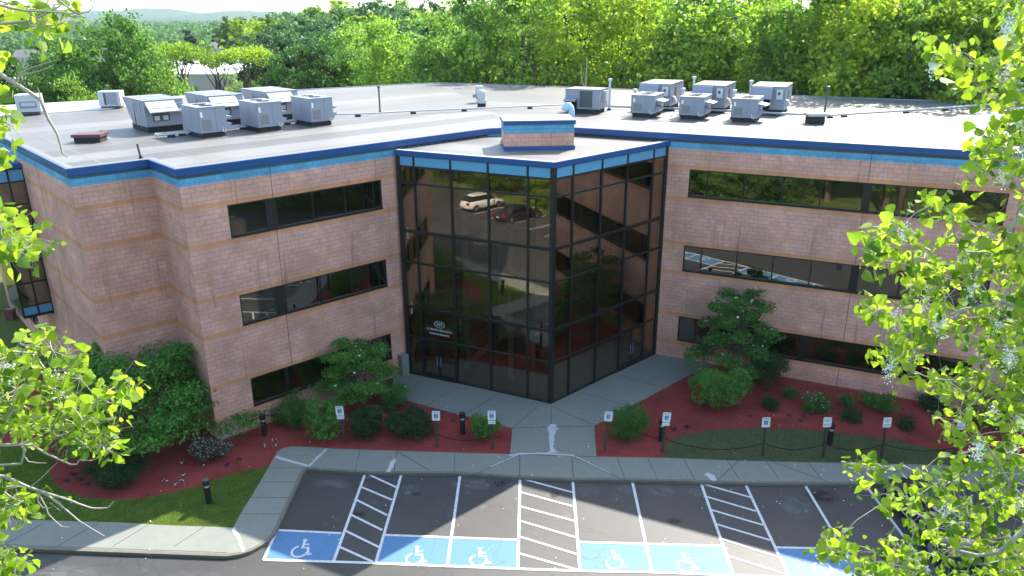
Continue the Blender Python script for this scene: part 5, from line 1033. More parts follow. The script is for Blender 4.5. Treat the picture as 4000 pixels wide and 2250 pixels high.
# wooded hill: rows of single trees
rk = random.Random(21)
for y, u0, u1, step, vts in ((112, 1080, 2300, 95, 110), (135, 1060, 2250, 85, 75), (165, 1050, 2400, 78, 45), (240, 880, 1050, 60, 45), (190, 1000, 2500, 72, 20), (225, 950, 4000, 70, 8), (270, 1050, 4000, 90, -2)):
    u = u0
    while u < u1:
        yy = y + rk.uniform(-9, 9); uu = u + rk.uniform(-20, 20); vt = vts + rk.uniform(-22, 22)
        if uu < 1150: vt = max(vt, 28 + (1150 - uu) * .1 + rk.uniform(0, 25)) if y > 150 else vt + 20
        x, zt = at_px(uu, yy, vt); key = rk.choice(['far1', 'far2', 'far3', 'far4', 'far2', 'far1']); z0 = hill(x, yy)
        place_tree(key, x, yy, z0, max(8, zt - z0), {'far1': 'mid green', 'far2': 'bluish green', 'far3': 'light green', 'far4': 'dark green'}[key] + ' tree among the crowded crowns ' + {110: 'at the foot of the wooded hill', 75: 'low on the wooded hill', 45: 'halfway up the wooded hill', 20: 'high on the wooded hill', 8: 'near the crest of the wooded hill', -2: 'on the skyline of the wooded hill'}[vts] + (', left part' if u < 1350 else ', middle part' if u < 1800 else ', right part'), 'trees on the wooded hill', 1.0)
        u += step * rk.uniform(.8, 1.2)
# far woodland beyond the town: one mass
rng = np.random.default_rng(33); n = 1600
yy = 330 * (1700 / 330) ** rng.uniform(0, 1, n); uu = rng.uniform(-250, 1300, n); xx = (uu - 2000) / 2979 * yy * .95
hh = rng.uniform(10, 16, n)
cc = np.stack([xx, yy, hh - 4 - 3], 1); d = rng.normal(size=(n, 46, 3)); d /= np.linalg.norm(d, axis=2)[:, :, None]
c = cc[:, None, :] + d * np.array([6.5, 6.5, 4.2]) * (rng.uniform(.6, 1.1, (n, 46, 1)))
v, f = leaf_quads(c.reshape(-1, 3), 2.0, rng=rng)
kind(raw('far_woodland', v, f, 'leaf_blue'), 'stuff', 'hazy far woodland stretching beyond the town below the mountains', 'woodland')
# mountains
def ridge(y0, amp, base, seed, x0, x1, name, prof):
    r = np.random.default_rng(seed); n = 400; xs = np.linspace(x0, x1, n); h = np.array([float(prof(x)) for x in xs]); h += amp * sum(np.sin(xs / w + p) * a for w, p, a in ((900, r.uniform(0, 6), .35), (420, r.uniform(0, 6), .3), (180, r.uniform(0, 6), .12), (75, r.uniform(0, 6), .05)))
    rows = [(-1.0, 0.0), (-.6, .35), (-.3, .7), (0, 1.0), (.5, .5), (1.0, 0)]
    V = []; F = []
    for q, (dy, k) in enumerate(rows):
        wob = r.uniform(-.06, .06, n) if 0 < q < 3 else np.zeros(n)
        for i in range(n): V.append((xs[i], y0 + dy * 1300, base + max(0, h[i]) * max(0, k + wob[i])))
    for q in range(len(rows) - 1):
        for i in range(n - 1): a = q * n + i; F.append((a, a + 1, a + n + 1, a + n))
    return kind(raw(name, V, F, 'hill_green', smooth=True), 'structure')
MP = [(-900, 45), (-300, 52), (0, 45), (110, 38), (206, 31), (290, 36), (320, 35), (380, 30), (454, 34), (515, 33), (567, 22), (618, 25), (655, 23), (690, 27), (763, 39), (800, 46), (820, 50), (845, 42), (870, 36), (930, 33), (1100, 40), (1500, 50), (2500, 60)]
def mprof(x):
    u = 2000 + x * 2979 / (5200 * .9415); v = float(np.interp(u, [p[0] for p in MP], [p[1] for p in MP])); r_ = (1125 - v) / 2979
    return 17.6 + 5200 * (-.337 + r_ * .9415) / (.9415 + r_ * .337)
ridge(5200, 3.0, -1, 4, -5200, 2500, 'mountains', mprof)
# wooded hill terrain
V = []; F = []; gx = np.linspace(-220, 260, 60); gy = np.linspace(95, 520, 50)
for b in gy:
    for a in gx: V.append((a, b, max(hill(a, b), -0.3) - 0.15))
for j in range(49):
    for i in range(59): q = j * 60 + i; F.append((q, q + 1, q + 61, q + 60))
kind(raw('hill_ground', V, F, 'forest_floor', smooth=True), 'structure')
# dead pale trunk among the trees
mbd = MB().mat('bark_pale'); rg = np.random.default_rng(3); x, _ = at_px(2290, 68, 200)
pts = limb(mbd, (x, 68, 0), (x + .2, 68, 14.2), .22, .05, rg, .03, 6)
for k, (dx, dz) in enumerate(((-.9, 1.2), (.8, 1.4), (-.5, 1.6), (1.0, .9), (-1.1, .7))): a = pts[3 + k % 3]; limb(mbd, a, (a[0] + dx, a[1] + rg.uniform(-.5, .5), a[2] + dz * 1.3), .07, .015, rg, .1, 4)
tr_ = empty('dead_tree', 'bare pale dead trunk with broken limbs behind the unit with the dark coil', 'tree', (x, 68, 0)); mbd.build('trunk', tr_).matrix_parent_inverse = Matrix.Translation((-x, -68, 0))
# leaning dark trunk right
x, _ = at_px(3560, 62, 200); tr_ = empty('leaning_trunk', 'dark forked trunk leaning left above the shaded roof at the right', 'tree', (x + .8, 62, 0)); mbd = MB().mat('bark')
limb(mbd, (0, 0, 0), (0.1, 0, 10.5), .25, .2, rg, .02, 3); limb(mbd, (0.1, 0, 10.3), (-4.2, -.5, 13.6), .17, .08, rg, .04, 5); limb(mbd, (0.1, 0, 10.3), (1.9, .3, 14.5), .14, .06, rg, .04, 5); limb(mbd, (-3.8, -.5, 13.3), (-5.4, -.6, 16.8), .08, .03, rg, .05, 5)
mbd.build('trunk', tr_)
# trees south of the lot, seen in the window reflections
for k, (x, y, key, h) in enumerate(((-30, 4.2, 'mid1', 11), (-24.5, 3.0, 'mid2', 12), (-36, 4.6, 'dark1', 12), (-20, 3.5, 'mid1', 10), (-15, 2.2, 'dark1', 11), (-10, 0.5, 'mid1', 12), (-42, 5, 'mid2', 14), (-5, -3, 'dark1', 13), (0, -5, 'mid2', 14), (-20, -4, 'tall1', 17), (-30, -6, 'dark1', 17), (-12, -8, 'tall2', 16), (-38, -5, 'tall2', 19), (-48, 0, 'tall1', 18), (-4, -14, 'mid1', 16), (-22, -15, 'mid2', 18), (-54, 8, 'mid2', 16), (-56, 18, 'dark1', 15), (8, -12, 'dark1', 15), (33, 19, 'mid1', 11), (35, 12, 'mid2', 13), (38, 26, 'dark1', 12), (34, 5, 'tall1', 14), (42, 16, 'tall2', 16), (44, 8, 'dark1', 15), (48, 24, 'mid1', 15), (38, -3, 'mid1', 14))):
    place_tree(key, x, y, -.1, h, 'green tree beyond the edge of the car park, seen only mirrored in the windows', 'trees beyond the car park', 1.15)
for k in range(16):
    place_tree('mid1' if k % 3 else 'dark1', -48 + k * 2.9, 5.6 + 1.2 * math.sin(k * 2.1), -.8, 5.8 + 1.2 * math.sin(k * 1.7), 'low bushy tree bordering the car park, seen only mirrored in the windows', 'low trees bordering the car park', 1.3)
for k in range(7):
    place_tree('mid2' if k % 2 else 'dark1', 30.5 + math.sin(k), 6 + k * 3.4, -.8, 6.5, 'low bushy tree bordering the car park, seen only mirrored in the windows', 'low trees bordering the car park', 1.3)
for u, y, h, key, lab in ((3420, 58.5, 20, 'tall1', 'tall bright tree whose shadow falls on the rear right roof, left of the leaning trunk'), (3640, 56.0, 19, 'airy', 'tall thin leaved tree overhanging the rear right roof behind the leaning trunk'), (3860, 54.0, 19, 'tall2', 'tall bright tree whose shadow falls on the far right roof, beside the poplar leaves'), (2080, 73.0, 19.5, 'airy', 'thin leaved tree at the roof peak whose shadow falls on the roof')):
    x, zt = at_px(u, y, 0); place_tree(key, x, y, 0, h, lab, None, 1.1)
# ---------------------------------------------------------------- shrubs and small trees by the walls
def lumpy(rng, r, h, n=13, base=0.05):
    L = [(0, 0, h * .42, r * .66, r * .66, h * .42)]
    for i in range(n):
        a = i * 2.4 + rng.uniform(-.3, .3); q = r * .58 * rng.uniform(.6, 1.2); L.append((q * math.cos(a), q * math.sin(a), h * rng.uniform(.2, .78), r * rng.uniform(.25, .55), r * rng.uniform(.25, .55), h * rng.uniform(.16, .36)))
    return L
def core(r, h, seed, mat='bark'):
    rng = np.random.default_rng(seed); mb = MB().mat(mat)
    for i in range(9): a = i * 2.4; limb(mb, (0, 0, 0), (r * .62 * math.cos(a), r * .62 * math.sin(a), h * rng.uniform(.35, .8)), .02, .006, rng, .1, 3)
    return mb
def shrub(x, y, r, h, mat, label, n=5200, size=.075, seed=0, name='shrub', flowers=None, group=None, shape=None, cat='shrub'):
    rng = np.random.default_rng(seed + 100); root = empty(name, label, cat, (x, y, -0.02), 0, group)
    lobes = lumpy(rng, r, h) if shape is None else shape(rng, r, h)
    cen = clumps(lobes, max(50, n // 22), n, .14, rng, .6, .8); k_ = rng.random(len(cen)) < .07; cen[k_] = cen[k_] * rng.uniform(1.02, 1.2, (int(k_.sum()), 1)); cen[:, 2] = np.maximum(cen[:, 2], .02)
    v, f = leaf_quads(cen, size, .8, rng); raw('foliage', v, f, mat, root)
    core(r, h, seed).build('stems', root)
    if flowers:
        fm, k, fs = flowers; top = cen[(cen[:, 2] > h * .35)]; idx = rng.choice(len(top), k); v, f = leaf_quads(top[idx] + rng.normal(size=(k, 3)) * .02 + np.array([0, -.03, .05]), fs, 1.2, rng, 1.0); raw('blossoms', v, f, fm, root)
    return root
S = D['shrubs']
SCL = {'azalea': (.95, .85), 'b_tall': (1.15, 1.3), 'b_left': (1.1, 1.2), 'b_round_b': (1.2, 1.15), 'b_round_a': (1.2, 1.15)}
def sh(k, *a, **kw): x, y, r, h = S[k]; q = SCL.get(k, (1.1, 1.08)); return shrub(x, y, r * q[0], h * q[1], *a, seed=sum(map(ord, k)), **kw)
sh('b_round_a', 'leaf_shrub', 'rounded green shrub against the left wing, just right of the wall side bollard', n=6500)
sh('b_round_b', 'leaf_shrub_bright', 'big bright green shrub behind the first sign with a second plate', n=9000)
sh('b_dark', 'leaf_shrub_dark', 'dark green shrub between the big bright shrub and the wide low one', n=7000)
sh('b_wide', 'leaf_shrub_dark', 'wide low dark shrub just left of the single plate sign', n=9500)
sh('b_small', 'leaf_shrub', 'small square green shrub at the corner of the path behind the wide low one', n=3000)
sh('b_path', 'leaf_shrub_bright', 'small bright bush behind the sign left of the entrance walk', n=5500)
sh('b_right', 'leaf_shrub', 'round twiggy bush right of the leaning sign by the entrance walk', n=9000, size=.07)
sh('b_big', 'leaf_shrub_bright', 'large light green shrub in the middle of the right planting bed', n=13000, size=.085)
sh('b_tall', 'leaf_shrub_dark', 'tall dark shrub against the right wing wall beside the dogwood', n=9000)
sh('azalea', 'leaf_azalea', 'round shrub covered in pale faded blossoms at the left building corner', n=8000, size=.06, flowers=('petal_pale', 650, .045))
sh('b_left', 'leaf_shrub_dark', 'large clipped dark shrub in the mulch at the lower left', n=11000, size=.07)
sh('s1', 'leaf_shrub_dark', 'small dark tuft shrub in front of the tall dark shrub', n=2200, size=.06)
sh('f1', 'leaf_shrub', 'sprawling shrub with small white flowers right of the dark tuft', n=4200, size=.07, flowers=('petal', 60, .055))
sh('s2', 'leaf_shrub', 'small low shrub close to the wall left of the sprawling white flowered one', n=1500, size=.06)
sh('s3', 'leaf_shrub', 'small upright shrub near the wall in the right bed', n=1600, size=.06)
sh('s4', 'leaf_shrub_dark', 'dark tuft shrub in front of the small upright one', n=2400, size=.06)
sh('f2', 'leaf_shrub', 'shrub with a few white flowers against the right wing wall', n=5000, size=.07, flowers=('petal', 30, .055))
sh('f3', 'leaf_shrub_dark', 'dark shrub against the wall just before the poplar leaves', n=4000, size=.07)
sh('s5', 'leaf_shrub_dark', 'small dark tuft shrub on the mulch right of the last clear customer sign', n=1800, size=.06)
shrub(21.6, 30.5, 1.5, 1.7, 'leaf_shrub', 'dark shrub mostly hidden behind the right foreground leaves', n=6000, seed=5)
def pads(levels, n, spread):
    def f(rng, r, h):
        L = []
        for i in range(n):
            t = (i + .5) / n; a = i * 2.399; q = r * (1 - .55 * t) * rng.uniform(.45, 1.0) * spread
            L.append((q * math.cos(a), q * math.sin(a), h * (.22 + .72 * t) - q * .06, r * .30 * (1 - .35 * t), r * .30 * (1 - .35 * t), h * .045))
        return L
    return f
def small_tree(x, y, r, h, mat, label, n, size, seed, name, shape, flowers=None, trunk_h=.5):
    rng = np.random.default_rng(seed); root = empty(name, label, 'tree', (x, y, -.02)); lobes = shape(rng, r, h)
    cen = clumps(lobes, n // 18, n, r * .10, rng, .2, .45); v, f = leaf_quads(cen, size, 1.0, rng); raw('crown', v, f, mat, root)
    mb = MB().mat('bark')
    for q in range(4):
        a = q * 1.6 + .4; base = (.08 * math.cos(a), .08 * math.sin(a), 0); mid = (r * .18 * math.cos(a), r * .18 * math.sin(a), h * trunk_h); limb(mb, base, mid, .055, .035, rng, .05, 4)
        for l in lobes[q::4]: limb(mb, mid, (l[0], l[1], l[2]), .03, .008, rng, .12, 4)
    mb.build('trunk', root)
    if flowers:
        fm, k, fs = flowers; idx = rng.choice(len(cen), k); v, f = leaf_quads(cen[idx] + np.array([0, -.04, .09]), fs, 2.5, rng, 1.0); raw('blossoms', v, f, fm, root)
    return root
x, y, r, h = S['maple']
small_tree(x + .1, y - .35, r * 1.25, h * 1.15, 'leaf_shrub_bright', 'spreading green maple with layered branches in front of the recessed corner at the left', 46000, .13, 41, 'maple_tree', pads(6, 44, 1.0))
x, y, r, h = S['dogl']
small_tree(-7.45, 32.9, 2.45, 3.35, 'leaf_shrub_bright', 'dogwood tree with a few white blossoms in front of the left wing ground floor window', 21000, .10, 43, 'dogwood_tree', pads(5, 24, .95), ('petal', 70, .09))
small_tree(11.2, 35.0, 2.5, 5.1, 'leaf_shrub', 'darker dogwood tree with white blossoms on top, against the right wing wall', 20000, .11, 47, 'dogwood_tree', pads(5, 30, .9), ('petal', 90, .10), .4)
# little flowers on the mulch
def flower_patch(pts, mat, label, name, per, s, group):
    for k, (x, y) in enumerate(pts):
        rng = np.random.default_rng(k + 500); c = np.stack([rng.normal(0, .07, per), rng.normal(0, .06, per), rng.uniform(.02, .1, per)], 1)
        root = empty(name, label, 'flowers', (x, y, -.02), 0, group); v, f = leaf_quads(c, s, 2, rng, 1.0); raw('blossoms', v, f, mat, root)
        c = np.stack([rng.normal(0, .07, 40), rng.normal(0, .07, 40), rng.uniform(.0, .06, 40)], 1); v, f = leaf_quads(c, .05, .6, rng); raw('foliage', v, f, 'leaf_shrub_dark', root)
flower_patch(D['flowers_white'], 'petal', 'tiny cluster of white flowers on the red mulch', 'white_flowers', 10, .045, 'white flower clusters on the mulch')
flower_patch(D['flowers_purple'], 'petal_purple', 'tiny tuft of dark purple flowers on the red mulch', 'purple_flowers', 22, .045, 'purple flower tufts on the mulch')
# cotton seeds scattered on the ground
rng = np.random.default_rng(77); n = 260; c = np.stack([rng.uniform(-19, 20, n), rng.uniform(21, 33, n), np.full(n, .03)], 1); v, f = leaf_quads(c, .045, 3, rng, 1.0)
c2 = np.array(D['walk_in_a'][3:9] + D['walk_in_c']); 
kind(raw('fallen_seed_fluff', v, f, 'fluff'), 'stuff', 'scattered white poplar seed fluff on the ground', 'seed fluff')
# grass blades
def in_poly(P, poly):
    x, y = P[:, 0], P[:, 1]; c = np.zeros(len(P), bool)
    for i in range(len(poly)):
        x1, y1 = poly[i]; x2, y2 = poly[i - 1]
        if y1 == y2: continue
        c ^= ((y1 > y) != (y2 > y)) & (x < (x2 - x1) * (y - y1) / (y2 - y1) + x1)
    return c
def grass(name, poly, excl, n, bbox, z, label, gm='grass_blade'):
    rng = np.random.default_rng(len(poly)); P = np.stack([rng.uniform(bbox[0], bbox[2], n), rng.uniform(bbox[1], bbox[3], n)], 1); k = in_poly(P, poly)
    if excl: k &= ~in_poly(P, excl)
    P = P[k]; m = len(P); a = rng.uniform(0, 6.28, m); w = .007; hh = rng.uniform(.03, .085, m); lx = rng.normal(0, .025, m); ly = rng.normal(0, .025, m)
    V = np.zeros((m, 3, 3)); V[:, 0] = np.stack([P[:, 0] - w * np.cos(a), P[:, 1] - w * np.sin(a), np.full(m, z)], 1); V[:, 1] = np.stack([P[:, 0] + w * np.cos(a), P[:, 1] + w * np.sin(a), np.full(m, z)], 1); V[:, 2] = np.stack([P[:, 0] + lx, P[:, 1] + ly, z + hh], 1)
    kind(raw(name, V.reshape(-1, 3), np.arange(m * 3).reshape(-1, 3), gm), 'stuff', label, 'grass')
grass('grass', yard, ml, 240000, (-24, 23.4, -8.5, 30), -.03, 'short lawn grass left of the sloping walk')
grass('grass', [(6.42, 27.95)] + lr[1:] + [(21.1, 27.2)] + D['walk_in_c'][::-1][:-1], None, 90000, (6.3, 27.2, 21, 30.5), -.015, 'shaded strip of lawn grass in front of the right planting bed', 'grass_blade_dry')
# mulch chips
rng = np.random.default_rng(91); n = 60000; P = np.stack([rng.uniform(-20, 22, n), rng.uniform(25, 36, n)], 1)
lrp = [(x, y) for x, y in lr] + [(21.1, 27.2)] + D['walk_in_c'][::-1][:-1]
k = in_poly(P, ml) | (in_poly(P, yard2) & ~in_poly(P, lrp) & ~in_poly(P, [pp[4], pp[5], pp[7], (11.3, 37.1), (0, 40), (3.0, 31)]))
P = P[k].astype(float); c = np.stack([P[:, 0], P[:, 1], np.full(len(P), -.008)], 1); v, f = leaf_quads(c, .06, 3, rng, .35); kind(raw('mulch_chips', v, f, 'mulch'), 'stuff', 'loose red bark chips over the planting beds', 'mulch')
